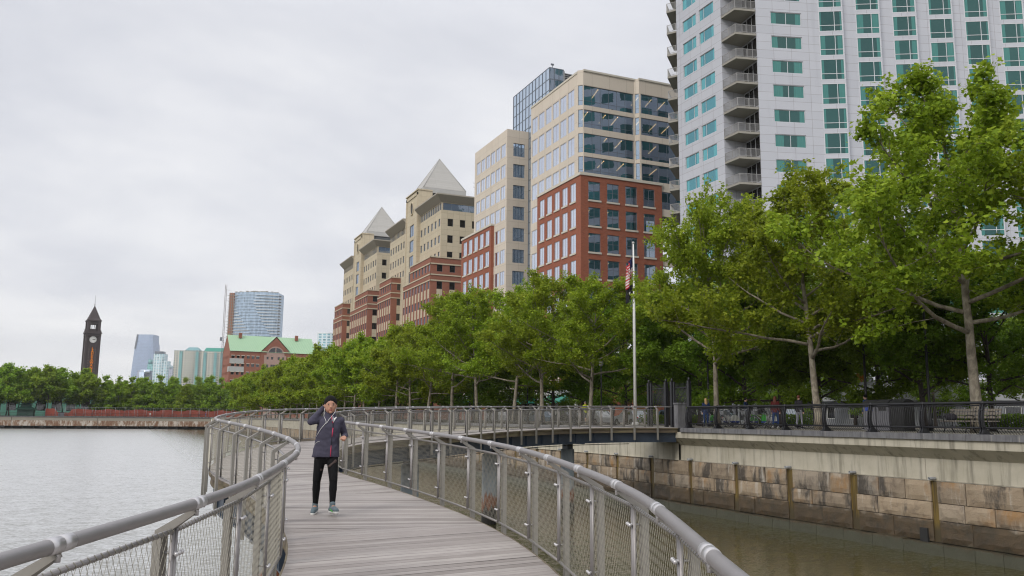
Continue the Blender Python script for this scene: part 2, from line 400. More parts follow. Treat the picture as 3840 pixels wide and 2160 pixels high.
def glass(name, body, tint, refl=.45, rough=.03, curtain=None, wob=.012):
    """coated facade glass: mirror layer over a dark (or curtained) room"""
    t = NT(name); oi = t.n('ShaderNodeObjectInfo').outputs['Random']
    uvn = t.n('ShaderNodeTexCoord'); uv = t.sep(uvn.outputs['UV'])
    hs = t.n('ShaderNodeHueSaturation'); hs.inputs['Color'].default_value = (*body, 1); t.l(t.mrange(oi, 0, 1, .75, 1.25), hs.inputs['Value'])
    c = hs.outputs[0]
    if curtain:
        wv = t.noise(t.coord('UV', (30, .8, 1)), 1.0, 3); wd = t.math('ADD', t.math('MULTIPLY', t.math('FRACT', t.math('MULTIPLY', oi, 7.31)), .26), .10)
        e = t.math('MINIMUM', uv[0], t.math('SUBTRACT', 1.0, uv[0])); k = t.math('LESS_THAN', t.math('ADD', e, t.math('MULTIPLY', wv, .05)), wd)
        c = t.mix(t.math('MULTIPLY', k, t.mrange(wv, .3, .7, .55, 1)), c, curtain)
    nz = t.noise(t.pos(), .8, 2); bp = t.bump(nz, .35, wob)
    d = t.n('ShaderNodeBsdfDiffuse'); t.l(c, d.inputs[0])
    gl = t.n('ShaderNodeBsdfGlossy'); gl.inputs['Color'].default_value = (*tint, 1); gl.inputs['Roughness'].default_value = rough; t.l(bp, gl.inputs['Normal'])
    lw = t.n('ShaderNodeFresnel'); lw.inputs[0].default_value = 1.5
    fac = t.math('ADD', refl, t.math('MULTIPLY', lw.outputs[0], .5), None, True)
    mx = t.n('ShaderNodeMixShader'); t.l(fac, mx.inputs[0]); t.l(d.outputs[0], mx.inputs[1]); t.l(gl.outputs[0], mx.inputs[2])
    return t.done(mx.outputs[0])
M['gl_hotel'] = glass('teal_hotel_glass', (.010, .048, .044), (.38, .62, .61), .12, .04, (.055, .22, .195))
M['gl_hotel2'] = glass('teal_hotel_glass_painted_sky', (.008, .10, .115), (.36, .72, .80), .38, .04, (.08, .36, .36))  # lighter copy of the hotel glass, sky reflection painted into its colours
M['gl_office'] = glass('blue_office_glass', (.05, .07, .11), (.86, .91, 1.0), .74, .03)
M['gl_dark'] = glass('dark_window_glass', (.018, .017, .016), (.6, .62, .65), .10, .05)
M['gl_blue'] = glass('blue_tower_glass', (.11, .17, .25), (.78, .87, .97), .66, .04)
M['gl_pale'] = glass('pale_tower_glass', (.10, .14, .20), (.72, .80, .92), .38, .08)
M['gl_teal'] = glass('teal_tower_glass', (.05, .17, .17), (.60, .85, .86), .35, .06)
# see-through office glass
t = NT('clear_office_glass'); tr = t.n('ShaderNodeBsdfTransparent'); tr.inputs[0].default_value = (.50, .58, .66, 1)
gl = t.n('ShaderNodeBsdfGlossy'); gl.inputs[0].default_value = (.62, .78, .95, 1); gl.inputs[1].default_value = .02; t.l(t.bump(t.noise(t.pos(), .7, 2), .35, .02), gl.inputs['Normal'])
mx = t.n('ShaderNodeMixShader'); mx.inputs[0].default_value = .56; t.l(tr.outputs[0], mx.inputs[1]); t.l(gl.outputs[0], mx.inputs[2]); M['gl_clear'] = t.done(mx.outputs[0])
M['room'] = plain('office_interior', (.10, .15, .18), .9, 0, .5, .4)
t = NT('ceiling_lamp_glow'); e = t.n('ShaderNodeEmission'); e.inputs[0].default_value = (1, .62, .25, 1); e.inputs[1].default_value = 1.6; M['lamp'] = t.done(e.outputs[0])
t = NT('green_copper_roof'); g = t.n('ShaderNodeNewGeometry'); sp = t.sep(g.outputs['Position']); u = t.math('FRACT', t.math('DIVIDE', t.math('ADD', sp[0], t.math('MULTIPLY', sp[1], -.44)), .75)); f = t.noise(g.outputs['Position'], .5, 4)
M['copper'] = t.done(t.pbr(t.mix(t.math('LESS_THAN', u, .14), t.mix(f, (.30, .47, .30), (.35, .52, .335)), (.23, .39, .25)), .55))
M['teal_roof'] = plain('teal_roof_metal', (.03, .26, .20), .45, 0, .1, .3)
M['clockdark'] = plain('dark_copper_cladding', (.050, .036, .036), .6, .1, .35, .9)
M['gold'] = None
t = NT('sign_letter_orange'); e = t.n('ShaderNodeEmission'); e.inputs[0].default_value = (1, .30, .02, 1); e.inputs[1].default_value = .55; M['gold'] = t.done(e.outputs[0])
M['white'] = plain('white_paint', (.72, .72, .70), .5, 0, .06, 3)
M['offwhite'] = plain('weathered_white', (.42, .42, .41), .6, 0, .1, 2)
M['greysheet'] = plain('light_grey_sheet', (.45, .46, .48), .4, 0, .06, 1)
M['red'] = plain('red_paint', (.42, .03, .025), .5)
M['orange'] = plain('orange_sign', (.45, .13, .01), .55)
M['blue'] = plain('blue_paint', (.02, .05, .30), .5)
M['green'] = plain('bright_green_plastic', (.05, .40, .035), .45)
M['greenpaint'] = plain('dark_green_paint', (.018, .06, .045), .6)
M['silver'] = plain('silver_bicycle_paint', (.45, .46, .48), .35, .4)
M['rubber'] = plain('rubber', (.018, .018, .018), .8)
M['binplastic'] = plain('grey_bin_plastic', (.13, .13, .145), .6)
M['orangenet'] = plain('orange_red_safety_netting', (.25, .055, .035), .85, 0, .3, .7)
M['chain'] = plain('galvanised_fence', (.28, .29, .30), .5, .3)
M['slab'] = plain('balcony_concrete', (.30, .285, .25), .85, 0, .15, 1.2)
M['balrail'] = plain('balcony_rail_grey', (.33, .325, .32), .5, .2)
# people
def skinmat(name, col):
    t = NT(name); f = t.noise(t.coord('Object'), 14, 4)
    return t.done(t.pbr(t.mix(f, tuple(x * .9 for x in col), tuple(x * 1.08 for x in col)), .5, 0, None, 1.4, Subsurface_Weight=.08))
M['skin'] = skinmat('skin_tone', (.45, .245, .17)); M['skinpale'] = skinmat('skin_tone_pale', (.58, .36, .27))
def cloth(name, col, var=.15):
    t = NT(name); f = t.noise(t.coord('Object', (1, 1, .5)), 9, 4, .6, .4); w = t.noise(t.coord('Object'), 120, 2)
    return t.done(t.pbr(t.mix(f, tuple(x * (1 - var) for x in col), tuple(x * (1 + var) for x in col)), .78, 0, t.bump(t.math('ADD', f, t.math('MULTIPLY', w, .15)), .35, .015), None, Sheen_Weight=.02, Specular_IOR_Level=.2))

def gridmat(name, wall, win, pw, ph, fw, fh, rough=.5, glossy=0.0, var=.45):
    t = NT(name); g = t.n('ShaderNodeNewGeometry'); sp = t.sep(g.outputs['Position']); nn = t.sep(g.outputs['True Normal'])
    s = t.math('SUBTRACT', t.math('MULTIPLY', sp[1], nn[0]), t.math('MULTIPLY', sp[0], nn[1]))
    fu = t.math('FRACT', t.math('DIVIDE', s, pw)); fz = t.math('FRACT', t.math('DIVIDE', sp[2], ph))
    k = t.math('MULTIPLY', t.math('LESS_THAN', fu, fw), t.math('LESS_THAN', fz, fh))
    cx = t.n('ShaderNodeCombineXYZ'); t.l(t.math('FLOOR', t.math('DIVIDE', s, pw)), cx.inputs[0]); t.l(t.math('FLOOR', t.math('DIVIDE', sp[2], ph)), cx.inputs[1])
    wn = t.n('ShaderNodeTexWhiteNoise', noise_dimensions='2D'); t.l(cx.outputs[0], wn.inputs['Vector'])
    wc = t.mix(wn.outputs[0], tuple(x * (1 - var) for x in win), tuple(min(1, x * (1 + var)) for x in win))
    return t.done(t.pbr(t.mix(k, wall, wc), t.mix(k, (rough,) * 3, (.12, .12, .12)) if False else rough, glossy))
M['hotel_rear'] = gridmat('white_rear_panels_with_windows', (.48, .48, .52), (.03, .15, .14), 3.4, 3.05, .62, .55, .4)
# ------------------------------------------------------------------ camera (world axes: +Y runs along the quay, +X inland)
TH = R(23.7); CT, ST = math.cos(TH), math.sin(TH)
def c2w(a, b, z): return V((a * CT + b * ST, -a * ST + b * CT, z))
EYE = 4.5
p_, r_ = R(8.72), .0095
Wv = V((0, math.cos(p_), math.sin(p_))); r0 = V((1, 0, 0)); u0 = V((0, -math.sin(p_), math.cos(p_)))
Rv = r0 * math.cos(r_) + u0 * math.sin(r_); Uv = u0 * math.cos(r_) - r0 * math.sin(r_)
Rw, Uw, Ww = [c2w(*q) for q in (Rv, Uv, Wv)]
cam = bpy.data.cameras.new('camera'); cam.sensor_width = 36; cam.lens = 36 * 2151 / 2576; cam.clip_start = .05; cam.clip_end = 20000
co = bpy.data.objects.new('camera', cam); COL.objects.link(co)
co.matrix_world = Matrix(((Rw.x, Uw.x, -Ww.x, 0), (Rw.y, Uw.y, -Ww.y, 0), (Rw.z, Uw.z, -Ww.z, EYE), (0, 0, 0, 1)))
SC.camera = co
# ------------------------------------------------------------------ overcast sky and soft sun
w = bpy.data.worlds.new('World'); SC.world = w; w.use_nodes = True; nt = w.node_tree; nt.nodes.clear()
class WT(NT):
    def __init__(s): s.t = nt; s.out = s.n('ShaderNodeOutputWorld')
t = WT()
SUN_EL, SUN_AZ = 36, -118          # azimuth clockwise from +Y
sky = t.n('ShaderNodeTexSky', sky_type='NISHITA'); sky.sun_disc = False; sky.sun_elevation = R(SUN_EL); sky.sun_rotation = R(SUN_AZ); sky.dust_density = 3
tc = t.n('ShaderNodeTexCoord'); d = tc.outputs['Generated']; sx = t.sep(d); zz = t.math('MAXIMUM', sx[2], 0.0)
den = t.math('ADD', zz, .16); cx = t.n('ShaderNodeCombineXYZ'); t.l(t.math('DIVIDE', sx[0], den), cx.inputs[0]); t.l(t.math('DIVIDE', sx[1], den), cx.inputs[1])
n1 = t.noise(cx.outputs[0], .55, 6, .56, .5); n2 = t.noise(cx.outputs[0], 1.7, 5, .55, .2); n3 = t.noise(cx.outputs[0], .23, 3)
cl = t.math('ADD', t.math('ADD', t.math('MULTIPLY', n1, .5), t.math('MULTIPLY', n2, .2)), t.math('MULTIPLY', n3, .3))
cc = t.ramp(t.mrange(cl, .39, .585), [(0, (.50, .515, .57)), (.45, (.615, .625, .665)), (1, (.785, .785, .795))])
cc = t.mix(t.mrange(zz, .0, .13, .8, 0), cc, (.79, .79, .78))      # paler band of cloud low over the river
up = t.mrange(zz, .42, .9, 1.0, 1.55)                                 # an overcast sky is brightest overhead
cc = t.mix(1.0, cc, up, 'MULTIPLY') if False else cc
vm = t.n('ShaderNodeVectorMath', operation='SCALE'); t.l(cc, vm.inputs[0]); t.l(t.math('MULTIPLY', up, 10.0), vm.inputs['Scale'])
mixed = t.mix(.94, sky.outputs[0], vm.outputs[0])
bg = t.n('ShaderNodeBackground'); t.l(mixed, bg.inputs[0]); bg.inputs[1].default_value = .105
t.l(bg.outputs[0], t.out.inputs[0])
sl = bpy.data.lights.new('sun', 'SUN'); sl.energy = 1.35; sl.angle = R(22); sl.color = (1, .95, .88)
so = bpy.data.objects.new('sun', sl); COL.objects.link(so)
sd = V((math.sin(R(SUN_AZ)) * math.cos(R(SUN_EL)), math.cos(R(SUN_AZ)) * math.cos(R(SUN_EL)), math.sin(R(SUN_EL))))
so.rotation_euler = sd.to_track_quat('Z', 'Y').to_euler()
vs = SC.view_settings; vs.view_transform = 'Standard'; vs.look = 'None'; vs.exposure = 0.28; vs.gamma = 1; vs.use_curve_mapping = False
SC.cycles.max_bounces = 8; SC.cycles.transparent_max_bounces = 12; SC.cycles.use_denoising = True; SC.cycles.filter_width = 1.15
SC.cycles.caustics_reflective = False; SC.cycles.caustics_refractive = False
# ------------------------------------------------------------------ water, land
XQ, YF, ZP = 25.8, 319.0, 4.14
mb = MB(); mb.poly([(-6000, -400, 0), (27, -400, 0), (27, 6000, 0), (-6000, 6000, 0)])
tag(mb.build('water', M['water']), kind='structure')
mb = MB(); mb.poly([(26.6, -400, 3.98), (6000, -400, 3.98), (6000, 6000, 3.98), (-6000, 6000, 3.98), (-6000, YF + .3, 3.98), (26.6, YF + .3, 3.98)])
mb.poly([(26.6, -400, -2), (26.6, -400, 3.98), (26.6, YF + .3, 3.98), (26.6, YF + .3, -2)])
tag(mb.build('ground', M['land']), kind='structure')
mb = MB(); mb.poly([(26.35, -60, 4.14), (43.6, -60, 4.14), (43.6, 330, 4.14), (26.35, 330, 4.14)])
mb.poly([(43.6, -60, 4.14), (43.6, 330, 4.14), (43.6, 330, 3.9), (43.6, -60, 3.9)])
tag(mb.build('pavement', M['pave']), kind='structure')
mb = MB(); mb.poly([(43.6, -60, 3.995), (55, -60, 3.995), (55, 330, 3.995), (43.6, 330, 3.995)])
for y in range(-20, 320, 9): mb.poly([(49.2, y, 4.0), (49.35, y, 4.0), (49.35, y + 3, 4.0), (49.2, y + 3, 4.0)], 1)
tag(mb.build('road', [M['asphalt'], M['lane']]), kind='structure')
mb = MB(); mb.poly([(55, -60, 4.13), (75, -60, 4.13), (75, 330, 4.13), (55, 330, 4.13)]); mb.poly([(55, -60, 4.13), (55, 330, 4.13), (55, 330, 3.9), (55, -60, 3.9)])
tag(mb.build('far_pavement', M['pave']), kind='structure')
mb = MB(); mb.poly([(-220, YF + 6, 4.02), (24, YF + 6, 4.02), (24, YF + 60, 4.02), (-220, YF + 60, 4.02)])
tag(mb.build('park_lawn', M['grass']), kind='structure')
# ------------------------------------------------------------------ quay wall
rnd = random.Random(3)
quay = empty('quay_wall', (XQ, 0, 0), 0, 'long quay wall of stained stone blocks under cream concrete along the right bank', 'wall')
def q_build(mb, name, m):
    o = mb.build(name, m, quay); o.matrix_parent_inverse = Matrix.Translation((-XQ, 0, 0)); return o
# upper concrete with overhanging brow in front of the boardwalk landing, plain beyond
mb = MB()
sec = [(25.90, 2.50), (26.03, 2.52), (26.03, 3.26), (25.58, 3.64), (25.58, 3.93)]
for y0 in np.arange(-30, 37.5, 7.5):
    y1 = y0 + 7.5 - .02
    for k in range(4):
        (xa, za), (xb, zb) = sec[k], sec[k + 1]
        mb.poly([(xa, y1, za), (xa, y0, za), (xb, y0, zb), (xb, y1, zb)])
    for y, fl in ((y0, 0), (y1, 1)):
        pts = [(x, y, z) for x, z in sec] + [(26.3, y, 3.93), (26.3, y, 2.5)]
        mb.poly(pts if fl else pts[::-1])
for y0 in np.arange(37.5, 319, 7.5):
    y1 = min(y0 + 7.48, 319); mb.poly([(25.93, y1, 2.5), (25.93, y0, 2.5), (25.93, y0, 3.93), (25.93, y1, 3.93)]); mb.poly([(25.8, y1, 2.5), (25.8, y0, 2.5), (25.93, y0, 2.5), (25.93, y1, 2.5)])
q_build(mb, 'concrete_facing', M['conc'])
mb = MB(); y = -30.0
while y < 319:
    L = 1.62 * rnd.uniform(.93, 1.07); x0 = 25.50 if y < 36.2 else 25.80
    mb.box(x0, y, 3.932, 26.36, y + L - .014, 4.142); y += L
q_build(mb, 'capstones', M['capstone'])
# stone courses in groups between the drain channels
mb = MB(); ch = MB(); bk = MB()
bk.poly([(25.97, 319, -1), (25.97, -30, -1), (25.97, -30, 2.52), (25.97, 319, 2.52)])
chan = []; y = 22.10
ys = [39.95, 36.44, 32.89, 29.37, 25.76, 22.10, 18.5, 14.9, 11.3] + [43.6 + 3.6 * i for i in range(20)]
ys = sorted(ys)
def block(y0, y1, z0, z1, x=25.84):
    """one hewn block with a rough, slightly bulging face"""
    r_ = rnd.random(); e = .035; jx = rnd.uniform(-.02, .02); n, m = 5, 4; xs = x + jx
    vs = []; fs = []
    for j in range(m + 1):
        for i in range(n + 1):
            yy = y0 + (y1 - y0) * i / n; zz_ = z0 + (z1 - z0) * j / m
            edge = (i in (0, n)) or (j in (0, m))
            vs.append((xs + (e if edge else 0) - (0 if edge else .012 + .022 * mnoise.noise((yy * 2.3, zz_ * 3.1, 5))), yy + (0 if i in (0, n) else rnd.uniform(-.03, .03)), zz_))
    for j in range(m):
        for i in range(n):
            a = j * (n + 1) + i; fs.append([a + 1, a, a + n + 1, a + n + 2])
    mb.add(vs, fs, 0, None, r_)
    for (a, b, c, d_) in (((y0, z0), (y1, z0), 0, 0), ((y0, z1), (y1, z1), 0, 0), ((y0, z0), (y0, z1), 0, 0), ((y1, z0), (y1, z1), 0, 0)):
        mb.add([(xs + e, a[0], a[1]), (xs + e, b[0], b[1]), (26.0, b[0], b[1]), (26.0, a[0], a[1])], [[0, 1, 2, 3]], 0, None, r_)
edges = [ys[0] - 3.6] + ys + [ys[-1] + 3.6]
for k in range(len(edges) - 1):
    a = edges[k] + rnd.uniform(.12, .18); b = edges[k + 1] - rnd.uniform(.12, .18)
    zb = [0.42, 1.16, 1.78 + rnd.uniform(-.06, .06), 2.50]
    for j in range(3):
        y = a + rnd.uniform(-.05, .07); b_ = b; b = b + rnd.uniform(-.07, .05)
        while y < b - .05:
            L = rnd.uniform(1.0, 2.4) if j else rnd.uniform(1.5, 2.6)
            if b - (y + L) < .5: L = b - y
            g = .016 if j else .005
            block(y + g, y + L - g, zb[j] + .012, zb[j + 1] - .012, 25.84 if j else 25.86); y += L
        b = b_
for k in range(len(ys)):
    yc = ys[k]; wd = .13 + .04 * rnd.random()
    
    hh = np.linspace(.42, 2.52, 9)
    for za, zb_ in zip(hh[:-1], hh[1:]): ch.poly([(25.945, yc + .22, za), (25.945, yc - .22, za), (25.945, yc - .22, zb_), (25.945, yc + .22, zb_)])
y = -20.0
while y < 110:
    L = rnd.uniform(.9, 1.7); z1 = .40 + rnd.uniform(-.02, .03)
    mb.box(25.62, y, -1, 26.0, y + L - .015, z1, 0, rnd.random()); y += L
mb.box(25.84, 112, -1, 26.0, 319, 2.5, 0, .4); mb.box(25.84, -30, .4, 26.0, edges[0], 2.5, 0, .5)
q_build(mb, 'stone_courses', M['stone']); q_build(ch, 'drain_channels', M['algae']); q_build(bk, 'mortar_backing', M['joint'])
for yc in ys:
    if yc > 75: continue
    m_ = MB(); n = 12
    for r_a, xa in ((.055, 25.7),):
        ring = lambda r, x: [(x, yc + r * math.cos(2 * math.pi * i / n), 2.58 + r * math.sin(2 * math.pi * i / n)) for i in range(n)]
        m_.loft([ring(.042, 25.95), ring(.042, 25.70), ring(.055, 25.70), ring(.055, 26.0)], 0, False)
    q_build(m_, 'drain_pipe', M['chain'])
for yc in (22.55, 17.35):
    m_ = MB(); m_.box(25.80, yc - .16, .30, 25.99, yc + .16, .86); q_build(m_, 'drain_opening', M['rubber'])
# far bank quay
fq = empty('quay_wall', (-90, YF, 0), 0, 'far quay wall of pale concrete with white run-off streaks above piles painted black as shade', 'wall')
mb = MB(); y = -260.0
while y < 25.8:
    mb.box(y, YF, .95, min(y + 24.9, 25.8), YF + 1.2, 3.75); y += 25
o = mb.build('concrete_face', M['farconc'], fq); o.matrix_parent_inverse = Matrix.Translation((90, -YF, 0))
mb = MB(); mb.box(-260, YF - .12, 3.75, 25.7, YF + 1.3, 4.03); o = mb.build('coping', M['capstone'], fq); o.matrix_parent_inverse = Matrix.Translation((90, -YF, 0))
mb = MB(); mb.box(-260, YF + 1.0, -.5, 25.8, YF + 1.2, 1.0)  # black backing and piles paint the shade of the gap under the wall
for x in np.arange(-258, 25, 3.1): mb.tube([(x, YF + .35, -1), (x, YF + .35, 1.0)], .2, 6)
for x in np.arange(-258, 25, 11): mb.box(x, YF - .1, .3, x + 1.2, YF + .6, 1.0)
o = mb.build('pile_row', M['rubber'], fq); o.matrix_parent_inverse = Matrix.Translation((90, -YF, 0)); o['kind'] = 'stuff'
# ------------------------------------------------------------------ boardwalk centre line (plan, camera-heading frame) and ramp
ctrl = [(-0.404, -1.329), (-0.506, 0.943), (-0.501, 3.081), (-0.386, 5.098), (-0.647, 7.143), (-0.976, 9.315), (-1.661, 11.535), (-2.623, 13.646), (-3.607, 15.688), (-4.795, 17.608), (-5.498, 19.948), (-5.964, 22.565), (-6.155, 25.217), (-5.961, 27.641), (-4.936, 29.736), (-3.55, 31.848), (-2.28, 34.177), (-0.952, 36.524), (0.684, 38.648), (2.693, 40.429), (5.029, 41.807), (7.67, 42.732)]
cp = np.array(ctrl); cp = np.vstack([2 * cp[0] - cp[1], cp, 2 * cp[-1] - cp[-2]])
pts = []
for i in range(len(cp) - 3):
    for q in np.linspace(0, 1, 20, endpoint=False):
        a, b, c, d_ = cp[i:i + 4]
        pts.append(((1 - q) ** 3 * a + (3 * q ** 3 - 6 * q ** 2 + 4) * b + (-3 * q ** 3 + 3 * q ** 2 + 3 * q + 1) * c + q ** 3 * d_) / 6)
pts = np.array(pts); sl_ = np.r_[0, np.cumsum(np.linalg.norm(np.diff(pts, axis=0), axis=1))]
def zdeck(s):
    s = max(0.0, min(s, 50.2)); return EYE - 1.6484 + .0253 * s + .0000775 * (s - 12) * (s - 50) - .1208e-4 * s * (s - 15) * (s - 50)
wx = pts[:, 0] * CT + pts[:, 1] * ST; wy = -pts[:, 0] * ST + pts[:, 1] * CT
sm_ = np.clip((sl_ - 31) / 19, 0, 1); wy = wy + 2.3 * sm_ * sm_ * (3 - 2 * sm_)
# straight ends: behind the camera, and on to the quay
t0 = np.array([wx[1] - wx[0], wy[1] - wy[0]]); t0 /= np.linalg.norm(t0)
pre = np.array([(wx[0], wy[0]) - t0 * k for k in np.arange(3, 0, -.15)])
ext = np.array([(x, wy[-1]) for x in np.arange(wx[-1] + .15, 25.86, .15)])
CL = np.vstack([pre, np.column_stack([wx, wy]), ext])
s0_ = np.r_[-np.arange(3, 0, -.15), sl_, sl_[-1] + .15 * (1 + np.arange(len(ext)))]
CZ = np.array([zdeck(s) for s in s0_]); CZ = CZ + np.clip((s0_ - 44) / 8, 0, 1) * (4.14 - CZ[-1])
dd = np.gradient(CL, axis=0); dd /= np.linalg.norm(dd, axis=1)[:, None]; CN = np.column_stack([dd[:, 1], -dd[:, 0]])
def atS(s):
    x = np.interp(s, s0_, CL[:, 0]); y = np.interp(s, s0_, CL[:, 1]); n = np.array([np.interp(s, s0_, CN[:, 0]), np.interp(s, s0_, CN[:, 1])]); n /= np.linalg.norm(n)
    return np.array([x, y]), n, float(np.interp(s, s0_, CZ))
def at(s, off, dz=0.0):
    p, n, z = atS(s); q = p + n * off; return V((q[0], q[1], z + dz))
S_END = s0_[-1]
HW = 1.26
def zat(x, y):
    return float(CZ[np.argmin((CL[:, 0] - x) ** 2 + (CL[:, 1] - y) ** 2)])
bw = empty('boardwalk', at(12, 0), 0, 'curving boardwalk of grey weathered planks on steel beams and piles over the river', 'boardwalk')
def b_build(mb, name, m):
    o = mb.build(name, m, bw); o.matrix_parent_inverse = Matrix.Translation(-at(12, 0)); return o
def clip(poly, n, c, keep):
    out = []
    for i in range(len(poly)):
        a, b = poly[i], poly[(i + 1) % len(poly)]
        da = (a[0] * n[0] + a[1] * n[1] - c) * keep; db = (b[0] * n[0] + b[1] * n[1] - c) * keep
        if da >= 0: out.append(a)
        if (da >= 0) != (db >= 0):
            k = da / (da - db); out.append((a[0] + (b[0] - a[0]) * k, a[1] + (b[1] - a[1]) * k))
    return out
mb = MB(); rnd = random.Random(11); bay = 3.7; sb = -2.4; k = 0; PW = .138
while sb < S_END - .02:
    se = min(sb + bay, S_END); ss = np.linspace(sb, se, 8)
    reg = [tuple(at(s, HW)[:2]) for s in ss] + [tuple(at(s, -HW)[:2]) for s in ss[::-1]]
    p, n, z = atS(sb + bay * .5); ang = R((-13, 15, -15, 17)[k % 4]); 
    dx = np.array([n[0] * math.cos(ang) - n[1] * math.sin(ang), n[0] * math.sin(ang) + n[1] * math.cos(ang)]); nq = np.array([-dx[1], dx[0]])
    qs = [a[0] * nq[0] + a[1] * nq[1] for a in reg]; i0 = math.floor(min(qs) / PW); i1 = math.ceil(max(qs) / PW)
    for i in range(i0, i1 + 1):
        poly = clip(clip(reg, nq, i * PW + .0028, 1), nq, (i + 1) * PW - .0028, -1)
        if len(poly) < 3: continue
        r_ = rnd.random() * .98 + .01
        v3 = [(a[0], a[1], zat(*a) + rnd.uniform(0, .002)) for a in poly]
        uv = [((a[0] * dx[0] + a[1] * dx[1]), (a[0] * nq[0] + a[1] * nq[1])) for a in poly]
        mb.poly(v3, 0, uv, r_)
    sb = se; k += 1
b_build(mb, 'decking', M['wood'])
SS = np.arange(-2.4, S_END + .01, .4)
def strip(mb, o0, d0, o1, d1, mi=0):
    for a, b in zip(SS[:-1], SS[1:]): mb.poly([at(a, o0, d0), at(b, o0, d0), at(b, o1, d1), at(a, o1, d1)], mi)
mb = MB(); strip(mb, -HW + .01, -.03, HW - .01, -.03); b_build(mb, 'gap_shade_sheet', M['under'])  # dark sheet below the planks, puts painted shade into the gaps
mb = MB()
for sg in (-1, 1):
    e = sg * HW
    strip(mb, e + sg * .02, .0, e + sg * .02, -.06); strip(mb, e, .001, e + sg * .02, .001); strip(mb, e - sg * .02, -.06, e + sg * .02, -.06)
    strip(mb, e - sg * .03, -.06, e - sg * .03, -.24)
strip(mb, -HW + .02, -.24, HW - .02, -.24)
b_build(mb, 'edge_joist', M['edge'])
for sg in (-1, 1):
    mb = MB(); e = sg * (HW - .20); w_ = .1
    strip(mb, e + sg * .02, -.24, e + sg * .02, -.72); strip(mb, e - sg * .02, -.24, e - sg * .02, -.72)
    strip(mb, e - w_, -.69, e + w_, -.69); strip(mb, e - w_, -.72, e + w_, -.72); strip(mb, e + sg * w_, -.69, e + sg * w_, -.72)
    for s in np.arange(-2, S_END, 1.3):
        p = at(s, e + sg * .07, -.46); tn = at(s + .1, 0) - at(s - .1, 0); nn = V((tn.y, -tn.x, 0))
        mb.obox(p, tn, nn, (0, 0, 1), .012, .05, .22)
    b_build(mb, 'girder', M['steelblue'])
for s in (4, 10.2, 16.4, 22.6, 28.7, 34.8, 41.0, 46.6):
    p = at(s, 0); mb = MB(); zt = p.z - 1.02
    mb.tube([(p.x, p.y, -2), (p.x, p.y, zt)], .33, 20); b_build(mb, 'pile', M['pile'])
    mb = MB(); tn = at(s + .1, 0) - at(s - .1, 0); nn = V((tn.y, -tn.x, 0))
    mb.obox(p + V((0, 0, -.87)), tn, nn, (0, 0, 1), .17, .2, .15); mb.obox(p + V((0, 0, -.735)), tn, nn, (0, 0, 1), .09, HW - .1, .02)
    b_build(mb, 'pile_cap', M['steelblue'])
mb = MB(); mb.tube([at(s, HW - .35, -.80) for s in np.arange(30, 50, .6)], .018, 6); b_build(mb, 'conduit', M['rubber'])
